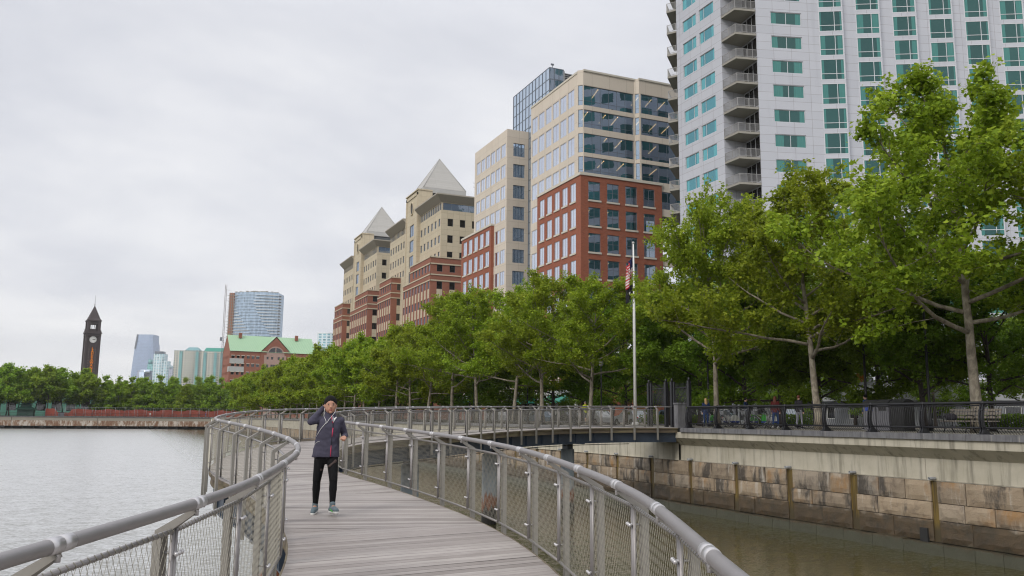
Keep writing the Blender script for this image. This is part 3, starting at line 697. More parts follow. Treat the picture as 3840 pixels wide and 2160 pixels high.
# ------------------------------------------------------------------ railings
HR = 1.055; OFF_H = 1.205; OFF_P = 1.315; OFF_POST = 1.385
def frame(s, off):
    tn = (at(s + .15, off) - at(s - .15, off)).normalized(); nn = V((tn.y, -tn.x, 0)).normalized(); up = nn.cross(tn); 
    if up.z < 0: up = -up
    return tn, nn, up
def railing(sg, label, s_from, s_to, phase):
    root = empty('railing', at(8, sg * OFF_H), 0, label, 'railing')
    inv = Matrix.Translation(-at(8, sg * OFF_H))
    def put(mb, name, m, par=None):
        o = mb.build(name, m, par or root)
        if par is None: o.matrix_parent_inverse = inv
        return o
    # post stations at even spacing along this railing's own line
    fs = np.arange(s_from, s_to, .02); q = np.array([at(s, sg * OFF_P) for s in fs]); arc = np.r_[0, np.cumsum(np.linalg.norm(np.diff(q, axis=0), axis=1))]
    a0 = np.interp(phase, fs, arc) % 1.32
    st = [float(np.interp(a, arc, fs)) for a in np.arange(a0, arc[-1], 1.32)]
    hs = np.arange(s_from, s_to, .25); mb = MB(); mb.tube([at(s, sg * OFF_H, HR) for s in hs], .029, 14); put(mb, 'handrail', M['rail'])
    for i, s in enumerate(st):
        far = s > 27
        tn, nn, up = frame(s, sg * OFF_P); 
        mb = MB(); c = at(s, sg * OFF_POST, .15); mb.obox(c, tn, nn, (0, 0, 1), .047, .022, .75)
        po = put(mb, 'post', M['post'])
        # inclined arm carrying the handrail
        mb = MB(); a = at(s, sg * OFF_POST, .90); b = at(s, sg * OFF_H, HR - .035); dv = (b - a); w_ = dv.normalized().cross(tn).normalized()
        vs = []
        for pp, hw, th in ((a + V((0, 0, -.02)), .047, .024), (a, .047, .024), (b, .022, .014)):
            vs.append([pp + tn * hw + w_ * th, pp - tn * hw + w_ * th, pp - tn * hw - w_ * th, pp + tn * hw - w_ * th])
        mb.loft(vs, 0, True, True, False); mb.tube([b, b + V((0, 0, .03))], .014, 6); put(mb, 'arm', M['post'], po)
        mb = MB(); 
        for k_ in (-1, 1): mb.tube([at(s + k_ * .004, sg * OFF_H, HR), at(s + k_ * .075, sg * OFF_H, HR)], .0325, 14)
        mb.tube([b + V((0, 0, -.03)), b + V((0, 0, .03))], .013, 6)
        put(mb, 'sleeve', M['satin'], po)
        if not far:
            for zc in (.80, .24):
                mb = MB(); c = at(s, sg * (OFF_P + .02), zc); j = c - nn * sg * .045
                mb.tube([c + nn * sg * .05, j], .008, 6); mb.tube([j - tn * .04, j + tn * .04], .007, 6)
                for k_ in (-1, 0, 1): mb.ell(j + tn * .036 * k_ - nn * sg * .008, .013, .013, .013, 0, 8, 6)
                put(mb, 'clamp', M['satin'], po)
        if i + 1 >= len(st): continue
        s2 = st[i + 1]; A = at(s + .022, sg * OFF_P); B = at(s2 - .022, sg * OFF_P); L = (B - A).length; ex = (B - A).normalized(); ez = V((0, 0, 1))
        z0, z1 = .085, .915
        P = lambda x, z: A + ex * x + ez * z
        mb = MB(); r_ = .0135
        mb.tube([P(0, z0), P(0, z1)], r_, 6); mb.tube([P(L, z0), P(L, z1)], r_, 6); mb.tube([P(0, z0), P(L, z0)], r_, 6); mb.tube([P(0, z1), P(L, z1)], r_, 6)
        fr = put(mb, 'mesh_panel', M['rail'])
        # wire rope net: two families of diagonals, knotted every .06 x .11
        mb = MB(); dwx, dwz = .056, .105; k_ = dwx / dwz; H = z1 - z0; wr = .00115 if not far else .0013
        out = nn * sg
        for fam in (1, -1):
            cst = -H * k_ if fam > 0 else 0.0; end = L if fam > 0 else L + H * k_
            x = cst
            while x < end:
                # x(z) = x + fam*k_*(z-z0)
                za, zb_ = 0.0, H; xa = x; xb = x + fam * k_ * H
                for _ in range(1):
                    if xa < 0: za = (0 - x) / (fam * k_); xa = 0
                    if xa > L: za = (L - x) / (fam * k_); xa = L
                    if xb < 0: zb_ = (0 - x) / (fam * k_); xb = 0
                    if xb > L: zb_ = (L - x) / (fam * k_); xb = L
                if zb_ - za > .01:
                    p0 = P(xa, z0 + za); p1 = P(xb, z0 + zb_); a3 = ex * wr; 
                    mb.add([p0 - a3, p0 + a3, p0 + out * wr * 1.7 * fam, p1 - a3, p1 + a3, p1 + out * wr * 1.7 * fam], [[0, 1, 4, 3], [1, 2, 5, 4], [2, 0, 3, 5]])
                x += dwx
        # rope winding round the tubes
        if not far:
            x = .02
            while x < L:
                for zc in (z0, z1):
                    c = P(x, zc); mb.tube([c + ez * r_ * 1.25 - ex * .006 - out * .004, c - out * r_ * 1.3, c - ez * r_ * 1.25 + ex * .006], .0022, 4, 0, False)
                x += dwx
        put(mb, 'wire_net', M['wire'], fr)
    return root
railing(-1, 'grey metal railing on the open river side of the boardwalk, left of the jogger', 1.6, S_END - .05, 5.95)
railing(1, 'grey metal railing on the quay side of the boardwalk, right of the jogger', 1.6, S_END - .35, 9.6)
# ------------------------------------------------------------------ trees: a tapered trunk with limbs, and a crown of thousands of single leaves
def leaf_mesh(name, cen, nrm, size, mat, seed, lobed=True):
    """cen Nx3, nrm Nx3, size N -> mesh of single lobed leaves"""
    rg = np.random.default_rng(seed); N = len(cen)
    a = rg.normal(size=(N, 3)); u = a - nrm * (a * nrm).sum(1)[:, None]; u /= np.linalg.norm(u, axis=1)[:, None] + 1e-9; w = np.cross(nrm, u)
    if lobed: out = np.array([(0, -.5), (.32, -.38), (.55, .02), (.24, .12), (0, .62), (-.24, .12), (-.55, .02), (-.32, -.38)])
    else: out = np.array([(0, -.6), (.30, -.1), (.22, .35), (0, .6), (-.22, .35), (-.30, -.1)])
    K = len(out); fold = .18 * np.abs(out[:, 0])
    v = cen[:, None, :] + size[:, None, None] * (u[:, None, :] * out[None, :, 0, None] + w[:, None, :] * out[None, :, 1, None] - nrm[:, None, :] * fold[None, :, None])
    me = bpy.data.meshes.new(name); me.vertices.add(N * K); me.vertices.foreach_set('co', v.reshape(-1).astype(np.float32))
    me.loops.add(N * K); me.loops.foreach_set('vertex_index', np.arange(N * K, dtype=np.int32))
    me.polygons.add(N); me.polygons.foreach_set('loop_start', np.arange(0, N * K, K, dtype=np.int32)); me.polygons.foreach_set('loop_total', np.full(N, K, dtype=np.int32))
    me.update(calc_edges=True)
    at_ = me.attributes.new('rnd', 'FLOAT', 'FACE'); at_.data.foreach_set('value', rg.random(N).astype(np.float32))
    me.materials.append(mat); me.validate()
    return me

def make_tree(kind, seed, height, trunk_h, spread, n_leaves, leaf, mats, limbs=13, clump=.2, shape='plane', trunk_r=.19, twigs=4):
    """returns (trunk_mesh, crown_mesh), base at the origin"""
    rd = random.Random(seed); rg = np.random.default_rng(seed)
    mb = MB(); segs = []          # leafy twigs: (start, end, weight)
    def wob(p, d, L, r0, r1, n, curl=0.0, jit=.10):
        path = [p]; rad = [r0]; q = p.copy(); dr = d.normalized()
        for i in range(n):
            dr = (dr + V((rd.uniform(-jit, jit), rd.uniform(-jit, jit), rd.uniform(-jit, jit) + curl))).normalized()
            q = q + dr * (L / n); path.append(q.copy()); rad.append(r0 + (r1 - r0) * (i + 1) / n)
        return path, rad
    lean = V((rd.uniform(-.06, .06), rd.uniform(-.06, .06), 1))
    path, rad = wob(V((0, 0, -.1)), lean, height * .9, trunk_r, .03, 12, .02, .07)
    rad[0] = trunk_r * 1.35; rad[1] = trunk_r * 1.02
    mb.tube(path, rad, 9)
    def along(path, f):
        f = max(0, min(.999, f)) * (len(path) - 1); i = int(f); return path[i].lerp(path[i + 1], f - i)
    def twiggy(q, d, L, depth=1):
        sp, sr = wob(q, d, L, .015 if depth else .008, .005, 4, .05, .22)
        mb.tube(sp, sr, 4, 0, False); segs.append((sp[1], sp[-1], L))
        if depth:
            for k in range(twigs):
                g = rd.uniform(.25, 1.0); b = along(sp, g); dv = V((rd.gauss(0, 1), rd.gauss(0, 1), rd.uniform(-.15, 1.1))).normalized() * .8 + d.normalized() * .5
                e = b + dv.normalized() * L * rd.uniform(.35, .65); segs.append((b, e, L * .55))
                if leaf < .25 and k % 2 == 0: mb.tube([b, e], [.006, .003], 3, 0, False)
    az = rd.uniform(0, 6.28)
    for i in range(limbs):
        f = (i + .3) / limbs; h = trunk_h + (height * .80 - trunk_h) * f; p = along(path, h / (height * .9)); az += 2.4 + rd.uniform(-.5, .5)
        if shape == 'plane': reach = spread * (1.0 - .58 * f ** 1.5) * rd.uniform(.70, 1.15); el = R(8 + 50 * f + rd.uniform(-8, 8))
        elif shape == 'oval': reach = spread * (math.sin(math.pi * (.22 + .74 * f)) ** .8) * rd.uniform(.8, 1.1); el = R(10 + 55 * f + rd.uniform(-8, 8))
        else: reach = spread * (1.02 - .85 * f) * rd.uniform(.85, 1.1); el = R(6 + 25 * f)
        d_ = V((math.cos(az) * math.cos(el), math.sin(az) * math.cos(el), math.sin(el)))
        rl = max(.025, trunk_r * .48 * (1 - .55 * f)); lp, lr = wob(p, d_, reach, rl, .014, 7, .045 if shape == 'plane' else .0, .15)
        mb.tube(lp, lr, 6); twiggy(lp[-2], (lp[-1] - lp[-2]), reach * .25)
        ns = max(4, int(reach * 1.8))
        for j in range(ns):
            g = .26 + .72 * (j + rd.random() * .6) / ns; q = along(lp, g)
            sd_ = V((rd.gauss(0, 1), rd.gauss(0, 1), rd.uniform(-.3, 1.0))).normalized() * .8 + d_ * .5
            twiggy(q, sd_, reach * rd.uniform(.20, .40) * (1.15 - .45 * g) + .25)
        if shape == 'plane' and f > .35: q = along(lp, .8); twiggy(q, V((rd.gauss(0, .15), rd.gauss(0, .15), 1)), rd.uniform(.9, 1.7))
    for k in range(4): twiggy(path[-1 - k % 3], V((rd.gauss(0, .25), rd.gauss(0, .25), 1)), rd.uniform(1.0, 1.7))
    A = np.array([tuple(a) for a, b, w in segs]); B = np.array([tuple(b) for a, b, w in segs]); wts = np.array([w for a, b, w in segs]) * rg.uniform(.35, 1.6, len(segs)); wts /= wts.sum()
    idx = np.repeat(np.arange(len(segs)), rg.multinomial(n_leaves, wts)); N = len(idx)
    u = rg.random(N) ** .75 * 1.05
    off = rg.normal(size=(N, 3)) * clump * (1.25 - .5 * u)[:, None] * np.array([1, 1, .75])
    cen = A[idx] + (B - A)[idx] * u[:, None] + off
    nrm = off / (np.linalg.norm(off, axis=1)[:, None] + 1e-6) * .45 + rg.normal(size=(N, 3)) * .55 + np.array([0, 0, .75]); nrm /= np.linalg.norm(nrm, axis=1)[:, None]
    size = leaf * rg.uniform(.55, 1.25, N)
    return mb.mesh(kind + '_trunk', mats[0]), leaf_mesh(kind + '_crown', cen, nrm, size, mats[1], seed, shape != 'oval')

TREES = {}
for i, (sd_, hh, lm) in enumerate(((21, 12.4, 19), (34, 11.8, 18), (52, 12.6, 20))):
    TREES['plane%d' % i] = make_tree('plane_tree', sd_, hh, 3.4, 6.6, 40000, .155, (M['bark'], M['leaf']), lm, .17)
for i, sd_ in enumerate((61, 77)):
    TREES['planefar%d' % i] = make_tree('plane_tree', sd_, 11.8, 2.7, 6.1, 19000, .26, (M['bark'], M['leaf']), 16, .25)
for i, sd_ in enumerate((81, 94)):
    TREES['street%d' % i] = make_tree('street_tree', sd_, 9.8, 1.5, 5.4, 36000, .185, (M['barkdark'], M['leafdark']), 18, .22, 'oval', .17)
TREES['streetfar'] = make_tree('street_tree', 103, 9.8, 1.5, 5.2, 12000, .32, (M['barkdark'], M['leafdark']), 18, .28, 'oval', .17)
TREES['bank0'] = make_tree('park_tree', 111, 16.6, 4.6, 7.0, 8500, .55, (M['barkdark'], M['leaffar']), 16, .45)
TREES['bank1'] = make_tree('park_tree', 123, 15.8, 4.4, 6.8, 8500, .55, (M['barkdark'], M['leaffar']), 16, .45)
TREES['cyp'] = make_tree('cypress_tree', 131, 14.0, 1.6, 5.0, 7000, .48, (M['bark'], M['leaffar']), 20, .34, 'cone', .2)
def tree(key, name, x, y, z, label, group, sc=1.0, rz=None, cat='tree', vz=None):
    o = empty(name, (x, y, z), random.uniform(0, 6.28) if rz is None else rz, label, cat, group)
    o.scale = (sc, sc, vz or sc)
    link('trunk', TREES[key][0], o); link('crown', TREES[key][1], o)
    return o
ORD = 'nearest second third fourth fifth sixth seventh eighth ninth tenth eleventh twelfth thirteenth fourteenth fifteenth sixteenth seventeenth eighteenth nineteenth twentieth'.split()
def ordn(i):
    if i < 20: return ORD[i]
    n = i + 1; t_ = {2: 'twenty', 3: 'thirty', 4: 'forty'}[n // 10]; u = ['', 'first'] + ORD[1:9]
    return {20: 'twentieth', 30: 'thirtieth', 40: 'fortieth'}[n] if n % 10 == 0 else t_ + '-' + u[n % 10]
G1 = 'plane trees in a row along the promenade railing'
tree('plane0', 'plane_tree', 30.0, 23.4, ZP, 'largest plane tree at the right, pale forked trunk behind the black railing', G1, 1.14, 2.1)
tree('plane1', 'plane_tree', 30.0, 31.8, ZP, 'plane tree with a long low limb, between the largest tree and the bicycles', G1, 1.0, .4)
tree('plane2', 'plane_tree', 30.0, 39.6, ZP, 'plane tree with a knotted trunk beside the iron gates', G1, .84, 4.0, 'tree', 1.05)
tree('plane1', 'plane_tree', 30.5, 15.3, ZP, 'plane tree cut off by the right edge, only its left boughs showing', G1, 1.05, 3.3)
for i, y in enumerate([54.6, 61.5, 68.3, 75.6, 83.0, 90.7, 97.8, 105, 112, 119, 126, 133, 140, 147, 154, 161, 168, 175, 182, 189, 196, 203, 210, 217, 224, 231, 238, 245, 252, 259, 266]):
    key = ('plane%d' % ((i * 2 + 1) % 3)) if i < 6 else 'planefar%d' % (i % 2)
    tree(key, 'plane_tree', 30.0 + random.uniform(-.3, .3), y + random.uniform(-.5, .5), ZP, 'yellow-green plane tree, %s left of the white flagpole in the railing row' % ordn(i).replace('nearest', 'first'), G1, (.88 if i == 0 else random.uniform(.90, 1.04)))
G2 = 'dark street trees in a row behind the plane trees'
k2 = 0
for y in [16.5, 22.5, 28.15, 32, 35.75, 39.5, 42.6, 46.5, 51, 56, 62.8, 69.5, 76.5, 83.5, 90.5, 98, 105, 113, 121, 129, 137, 145, 154, 163, 172, 181, 190, 200, 210, 220, 230, 240, 250]:
    key = ('street%d' % (k2 % 2)) if y < 80 else 'streetfar'
    tree(key, 'street_tree', 37.6 + random.uniform(-.6, .6), y, ZP, ('dark green street tree behind the plane trees, %s in its row from the right edge' % ordn(k2).replace('nearest', 'first')), G2, random.uniform(.86, 1.0) * (1.12 if 40 < y < 80 else 1)); k2 += 1
G3 = 'street trees across the road'
k3 = 0
for y in [22, 31, 40, 48, 56, 65, 74, 83, 92, 103]:
    tree('street%d' % (k3 % 2), 'street_tree', 56.5 + random.uniform(-.5, .5), y, ZP, 'dark green tree on the far pavement against the buildings, %s from the right' % ordn(k3).replace('nearest', 'first'), G3, random.uniform(.75, .88)); k3 += 1
# ------------------------------------------------------------------ windows
def window(root, name, O, d, nrm, a, b, c, e, inset, mats, fw=.07, mull=(), trans=(), tmull=(), pane='pane', sep=True):
    """a framed window standing `inset` behind the wall face; mull/trans are fractions of the width/height"""
    O = V((O[0], O[1], 0)); d = V((d[0], d[1], 0)).normalized(); nn = V((nrm[0], nrm[1], 0)).normalized()
    P = lambda s, z, k: O + d * s + nn * k + V((0, 0, z))
    mb = MB()
    def bar(s0, s1, z0, z1, th=.035, k=0.0):
        cc = P((s0 + s1) / 2, (z0 + z1) / 2, -inset + th + k); mb.obox(cc, d, nn, (0, 0, 1), (s1 - s0) / 2, th, (z1 - z0) / 2)
    bar(a, b, c, c + fw); bar(a, b, e - fw, e); bar(a, a + fw, c + fw, e - fw); bar(b - fw, b, c + fw, e - fw)
    W_, H_ = b - a, e - c
    for m in mull: bar(a + W_ * m - fw * .45, a + W_ * m + fw * .45, c + fw, e - fw, .03)
    for m in trans: bar(a + fw, b - fw, c + H_ * m - fw * .45, c + H_ * m + fw * .45, .027)
    q = [P(a, c, -inset + .02), P(b, c, -inset + .02), P(b, e, -inset + .02), P(a, e, -inset + .02)]; uv = [(0, 0), (1, 0), (1, 1), (0, 1)]
    if d.cross(V((0, 0, 1))).dot(nn) < 0: q = q[::-1]; uv = uv[::-1]
    if sep:
        f = part(mb, name, mats[0], root); g = MB(); g.poly(q, 0, uv); part(g, pane, mats[1], f)
        return f
    mb.poly(q, 1, uv); mb.m[-1] = 1
    return part(mb, name, list(mats), root)
def wallface(root, name, O, d, nrm, s0, s1, z0, z1, holes, depth, mat, mb=None):
    own = mb is None; mb = mb or MB(); mb.punched(O, d, nrm, s0, s1, z0, z1, holes, depth)
    return part(mb, name, mat, root) if own else None
# ================================================================== white hotel tower
ho = empty('hotel_tower', (75, 76, ZP), 0, 'tall white panelled hotel tower with teal windows and stacked corner balconies', 'building')
FP = 3.05; ZT = 52.88; LV = range(-12, 6)
FR = (M['whiteframe'], M['gl_hotel']); FR2 = (M['whiteframe'], M['gl_hotel2'])
az = R(107); hd = (math.sin(az), math.cos(az)); hn = (hd[1], -hd[0]); HO = (64.35, 76.32)
mb = MB()
# face towards the water
Lh = []; 
for k in LV:
    t_ = ZT - .05 + FP * k
    Lh += [(80.87, 83.80, t_ - 1.53, t_), (84.45, 87.33, t_ - 1.53 + (0), t_)]
mb.punched((62.25, 0), (0, 1), (-1, 0), 79.45, 88.7, ZP + 5.5, 92, Lh, .14)
# face towards the camera
Rh = [(2.34, 6.18, ZT + .12 + FP * k - 1.56, ZT + .12 + FP * k) for k in LV]
mb.punched(HO, hd, hn, .52, 70, ZP + 5.5, 92, Rh, .14)
# slanting bays: triangular ribs, glass in the slanted face
BP = .62; bays = []
bd = V((hd[0], hd[1], 0)); bn = V((hn[0], hn[1], 0)); hb = V((HO[0], HO[1], 0))
for i in range(9):
    s_ = 8.30 + 4.74 * i; Wd = 2.86
    o_ = hb + bd * s_; e_ = hb + bd * (s_ + Wd) + bn * BP; fd = (e_ - o_).normalized(); fn = V((fd.y, -fd.x, 0)); Lf = (e_ - o_).length
    hs_ = [(.07, Lf - .10, ZT + .52 + FP * k - 2.60, ZT + .52 + FP * k) for k in LV]
    mb.punched((o_.x, o_.y), (fd.x, fd.y), (fn.x, fn.y), 0, Lf, ZP + 5.5, 92, hs_, .06)
    q = hb + bd * (s_ + Wd + .04) - bn * .02
    mb.poly([(e_.x, e_.y, ZP + 5.5), (q.x, q.y, ZP + 5.5), (q.x, q.y, 92), (e_.x, e_.y, 92)])
    bays.append((o_, fd, fn, Lf))
A0 = (62.25, 79.45); I0 = (65.3, 79.45); B0 = (HO[0] + hd[0] * .52, HO[1] + hd[1] * .52); K0 = (62.28, 76.85)
mb.poly([(A0[0], A0[1], ZP), (I0[0], I0[1], ZP), (I0[0], I0[1], 92), (A0[0], A0[1], 92)])
# rear and far sides, roof
E0 = (HO[0] + hd[0] * 70, HO[1] + hd[1] * 70)
rear = [E0, (140, 78), (100, 104), (77, 104), (66.2, 93.0), (62.25, 88.7)]
for a, b in zip(rear[:-1], rear[1:]): mb.poly([(a[0], a[1], ZP), (b[0], b[1], ZP), (b[0], b[1], 92), (a[0], a[1], 92)], 1)
mb.poly([(x, y, 92) for x, y in [A0, I0, B0] + rear])
part(mb, 'wall', [M['hotel'], M['hotel_rear']], ho)
# recessed glazing behind the balconies
gv = V((B0[0] - I0[0], B0[1] - I0[1], 0)); gl_ = gv.length; gd = gv.normalized(); gn = V((-abs(gd.y), gd.x * -1 if gd.y > 0 else gd.x, 0)); gn = V((gd.y, -gd.x, 0)); 
if gn.x > 0: gn = -gn
mb = MB(); mb.punched(I0, (gd.x, gd.y), (gn.x, gn.y), 0, gl_, ZP, 92, [(.15, gl_ - .1, ZT + FP * k - 2.55, ZT + FP * k - .1) for k in LV], .1); part(mb, 'recess_wall', M['hotel'], ho)
for k in LV:
    if k > 2: continue
    window(ho, 'balcony_door', I0, (gd.x, gd.y), (gn.x, gn.y), .15, gl_ - .1, ZT + FP * k - 2.55, ZT + FP * k - .1, .1, (M['whiteframe'], M['gl_dark']), .06, (.34, .67), pane='glass')
for k in LV:
    if k > 2: continue
    t_ = ZT - .05 + FP * k
    window(ho, 'window', (62.25, 0), (0, 1), (-1, 0), 80.87, 83.80, t_ - 1.53, t_, .14, FR2, .06, (.69,))
    window(ho, 'window', (62.25, 0), (0, 1), (-1, 0), 84.45, 87.33, t_ - 1.53, t_, .14, FR2, .06, (.30,))
    window(ho, 'window', HO, hd, hn, 2.34, 6.18, ZT + .12 + FP * k - 1.56, ZT + .12 + FP * k, .14, FR, .07, (.5,))
nb = 0
for i, (o_, fd, fn, Lf) in enumerate(bays):
    for k in LV:
        if k > 1 or i > 6 or k < -9: continue
        nb += 1
        window(ho, 'bay_window', (o_.x, o_.y), (fd.x, fd.y), (fn.x, fn.y), .07, Lf - .10, ZT + .52 + FP * k - 2.60, ZT + .52 + FP * k, .06, FR, .075, (.66,), (.30,))
rest = MB()
for i, (o_, fd, fn, Lf) in enumerate(bays):
    for k in LV:
        if not (k > 1 or i > 6 or k < -9): continue
        z1 = ZT + .52 + FP * k; P = lambda s, z: V((o_.x, o_.y, z)) + fd * s - fn * .05
        rest.poly([P(.07, z1 - 2.6), P(Lf - .1, z1 - 2.6), P(Lf - .1, z1), P(.07, z1)])
tag(part(rest, 'bay_glazing', M['gl_hotel'], ho), kind='stuff')
def balcony(poly, z, edge, pitch=.11):
    """slab over a plan polygon with a picket rail along `edge` (list of plan points)"""
    mb = MB(); mb.prism(poly, z, z + .26, 0, True, True); sb_ = part(mb, 'balcony_slab', M['slab'], ho)
    mb = MB()
    for a, b in zip(edge[:-1], edge[1:]):
        a = V((a[0], a[1], 0)); b = V((b[0], b[1], 0)); L = (b - a).length; u = (b - a) / L; nn = V((u.y, -u.x, 0))
        for zz_ in (.12, 1.02): mb.obox((a + b) / 2 + V((0, 0, z + .26 + zz_)), u, nn, (0, 0, 1), L / 2, .025, .022)
        n = int(L / pitch)
        for i in range(n + 1): mb.obox(a + u * (L * i / n) + V((0, 0, z + .26 + .55)), u, nn, (0, 0, 1), .011 if i % 12 else .028, .011 if i % 12 else .028, .50)
    part(mb, 'balcony_rail', M['balrail'], sb_)
for k in range(-9, 4):
    z = 52.86 + FP * k
    balcony([A0, K0, (B0[0] - .02, B0[1] + .03), (I0[0] + .0, I0[1])][::-1], z, [(A0[0] + .05, A0[1]), (K0[0] + .05, K0[1] + .05), (B0[0], B0[1] + .08)])
    balcony([(61.5, 89.85), (62.24, 88.75), (66.2, 93.05), (65.2, 93.6)], 52.13 + FP * (k - .03), [(62.2, 88.8), (61.55, 89.85), (65.2, 93.55)])
# glazed ground floor under the tower
mb = MB(); z1 = ZP + 5.5
mb.punched((62.6, 0), (0, 1), (-1, 0), 76, 92, ZP, z1, [(76.3 + 2.6 * i, 78.7 + 2.6 * i, ZP + .5 + 2.5 * j, ZP + 2.8 + 2.5 * j) for i in range(6) for j in range(2)], .12)
mb.punched((62.6, 76.2), hd, hn, 0, 70, ZP, z1, [(.4 + 2.8 * i, 3.0 + 2.8 * i, ZP + .5 + 2.5 * j, ZP + 2.8 + 2.5 * j) for i in range(24) for j in range(2)], .12)
part(mb, 'ground_floor_frame', M['whiteframe'], ho)
mb = MB(); mb.poly([(62.75, 92, ZP), (62.75, 76.2, ZP), (62.75, 76.2, z1), (62.75, 92, z1)])
q = V((62.6, 76.2, 0)) - V((hn[0], hn[1], 0)) * .12; e_ = q + bd * 70; mb.poly([(q.x, q.y, ZP), (e_.x, e_.y, ZP), (e_.x, e_.y, z1), (q.x, q.y, z1)])
part(mb, 'ground_floor_glazing', M['gl_dark'], ho)
M['podwall'] = plain('podium_render', (.27, .28, .30), .7, 0, .15, .5)
# white terrace podium with a curved parapet
po = empty('terrace_podium', (66, 55, ZP), 0, 'low white podium with a curved metal parapet and roof terrace in front of the hotel', 'building')
arc = [(60.2, 72.0), (58.4, 68.5), (57.2, 65), (56.6, 61), (56.6, 57), (57.3, 53.5), (58.8, 50.5), (61.5, 48), (66, 45.5), (74, 42.5), (84, 39), (94, 36)]
def ribbonwall(name, pts, z0, z1, mat, root, lean=0.0):
    mb = MB(); f = []
    for a, b in zip(pts[:-1], pts[1:]): mb.poly([(b[0], b[1], z0), (a[0], a[1], z0), (a[0] - lean, a[1], z1), (b[0] - lean, b[1], z1)])
    return part(mb, name, mat, root)
sm = []
for i in range(len(arc) - 1):
    for q in (0, .34, .67): sm.append((arc[i][0] + (arc[i + 1][0] - arc[i][0]) * q, arc[i][1] + (arc[i + 1][1] - arc[i][1]) * q))
sm.append(arc[-1])
ribbonwall('parapet', sm, ZP + 2.2, ZP + 3.75, M['greysheet'], po, .35)
mb = MB()
for i, (a, b) in enumerate(zip(sm[:-1], sm[1:])):
    u = V((b[0] - a[0], b[1] - a[1], 0)); L = u.length; u /= L; nn = V((u.y, -u.x, 0)); nn = nn if nn.x < 0 or nn.y < 0 else -nn
    mb.punched((a[0] + .5, a[1] + .1), (u.x, u.y), (nn.x, nn.y), 0, L, ZP, ZP + 2.3, [(L * .12, L * .88, ZP + .65, ZP + 1.75)] if i % 2 == 0 else [], .1)
part(mb, 'wall', M['podwall'], po)
for i, (a, b) in enumerate(zip(sm[:-1], sm[1:])):
    if i % 2: continue
    u = V((b[0] - a[0], b[1] - a[1], 0)); L = u.length; u /= L; nn = V((u.y, -u.x, 0)); nn = nn if nn.x < 0 or nn.y < 0 else -nn
    window(po, 'window', (a[0] + .5, a[1] + .1), (u.x, u.y), (nn.x, nn.y), L * .12, L * .88, ZP + .65, ZP + 1.75, .1, (M['white'], M['gl_dark']), .06, sep=False)
mb = MB(); mb.poly([(x + .3, y, ZP + 3.5) for x, y in sm] + [(94, 60, ZP + 3.5), (66, 72, ZP + 3.5)]); part(mb, 'terrace_floor', M['offwhite'], po)
mb = MB()
for i, (a, b) in enumerate(zip(sm[:-1], sm[1:])):
    mb.tube([(a[0] - .1, a[1], ZP + 4.5), (b[0] - .1, b[1], ZP + 4.5)], .025, 5)
    for q in np.linspace(0, 1, 6): mb.tube([(a[0] + (b[0] - a[0]) * q - .1, a[1] + (b[1] - a[1]) * q, ZP + 3.7), (a[0] + (b[0] - a[0]) * q - .1, a[1] + (b[1] - a[1]) * q, ZP + 4.5)], .012, 4)
part(mb, 'terrace_rail', M['chain'], po)
# ================================================================== cream and brick office block
of = empty('office_block', (75, 130, ZP), 0, 'cream office block with ribbon glazing above a red brick base, left of the hotel', 'building')
fO = (M['satin'], M['gl_office'])
# cream body
CR = [(54.42, 57.2), (50.3, 53.2), (46.2, 49.15), (42.3, 45.05)] + [(42.3 - 4.1 * k, 45.05 - 4.1 * k) for k in range(1, 8)]
cols = [(116.35 + 2.74 * i, 118.55 + 2.74 * i) for i in range(6)]
mb = MB(); mb.punched((61.7, 0), (0, 1), (-1, 0), 115.3, 132.75, ZP, 59.4, [(a, b, c, e) for a, b in cols for c, e in CR], .10)
RB = [(54.05, 57.35), (50.4, 53.3), (46.25, 49.4), (42.78, 45.6)] + [(38.4 - 4.1 * k, 41.3 - 4.1 * k) for k in range(0, 7)]
mb.punched((0, 114.6), (1, 0), (0, -1), 62.4, 71.9, ZP, 59.9, [(62.5, 71.7, c, e) for c, e in RB], .35)
mb.punched((61.7, 115.3), (.7071, -.7071), (-.7071, -.7071), 0, .99, ZP, 59.9, [(.12, .9, c, e) for c, e in RB], .2)
mb.punched((71.9, 114.6), (.62, -.78), (-.78, -.62), 0, .84, ZP, 59.9, [(.08, .76, c, e) for c, e in RB], .2)
mb.punched((0, 113.95), (1, 0), (0, -1), 72.42, 92, ZP, 59.9, [(72.7, 91, c, e) for c, e in RB], .45)
mb.poly([(61.7, 115.3, 59.4), (62.4, 114.6, 59.9), (71.9, 114.6, 59.9), (72.42, 113.95, 59.9), (92, 113.95, 59.9), (92, 133, 59.4), (61.7, 132.75, 59.4)])
mb.poly([(61.7, 132.75, ZP), (66, 132.75, ZP), (66, 132.75, 59.4), (61.7, 132.75, 59.4)])
part(mb, 'cream_wall', M['cream'], of)
mb = MB(); mb.box(61.6, 115.3, 59.4, 61.9, 132.8, 59.75); mb.box(62.4, 114.45, 59.7, 72.3, 114.75, 60.0); mb.box(72.3, 113.8, 59.7, 92, 114.1, 60.0); part(mb, 'roof_edge', M['trim'], of)
nw = 0
for c, e in CR[:7]:
    for j, (a, b) in enumerate(cols):
        if c < 42 and j < 5: continue
        window(of, 'window', (61.7, 0), (0, 1), (-1, 0), a, b, c, e, .10, fO, .05, (.5,))
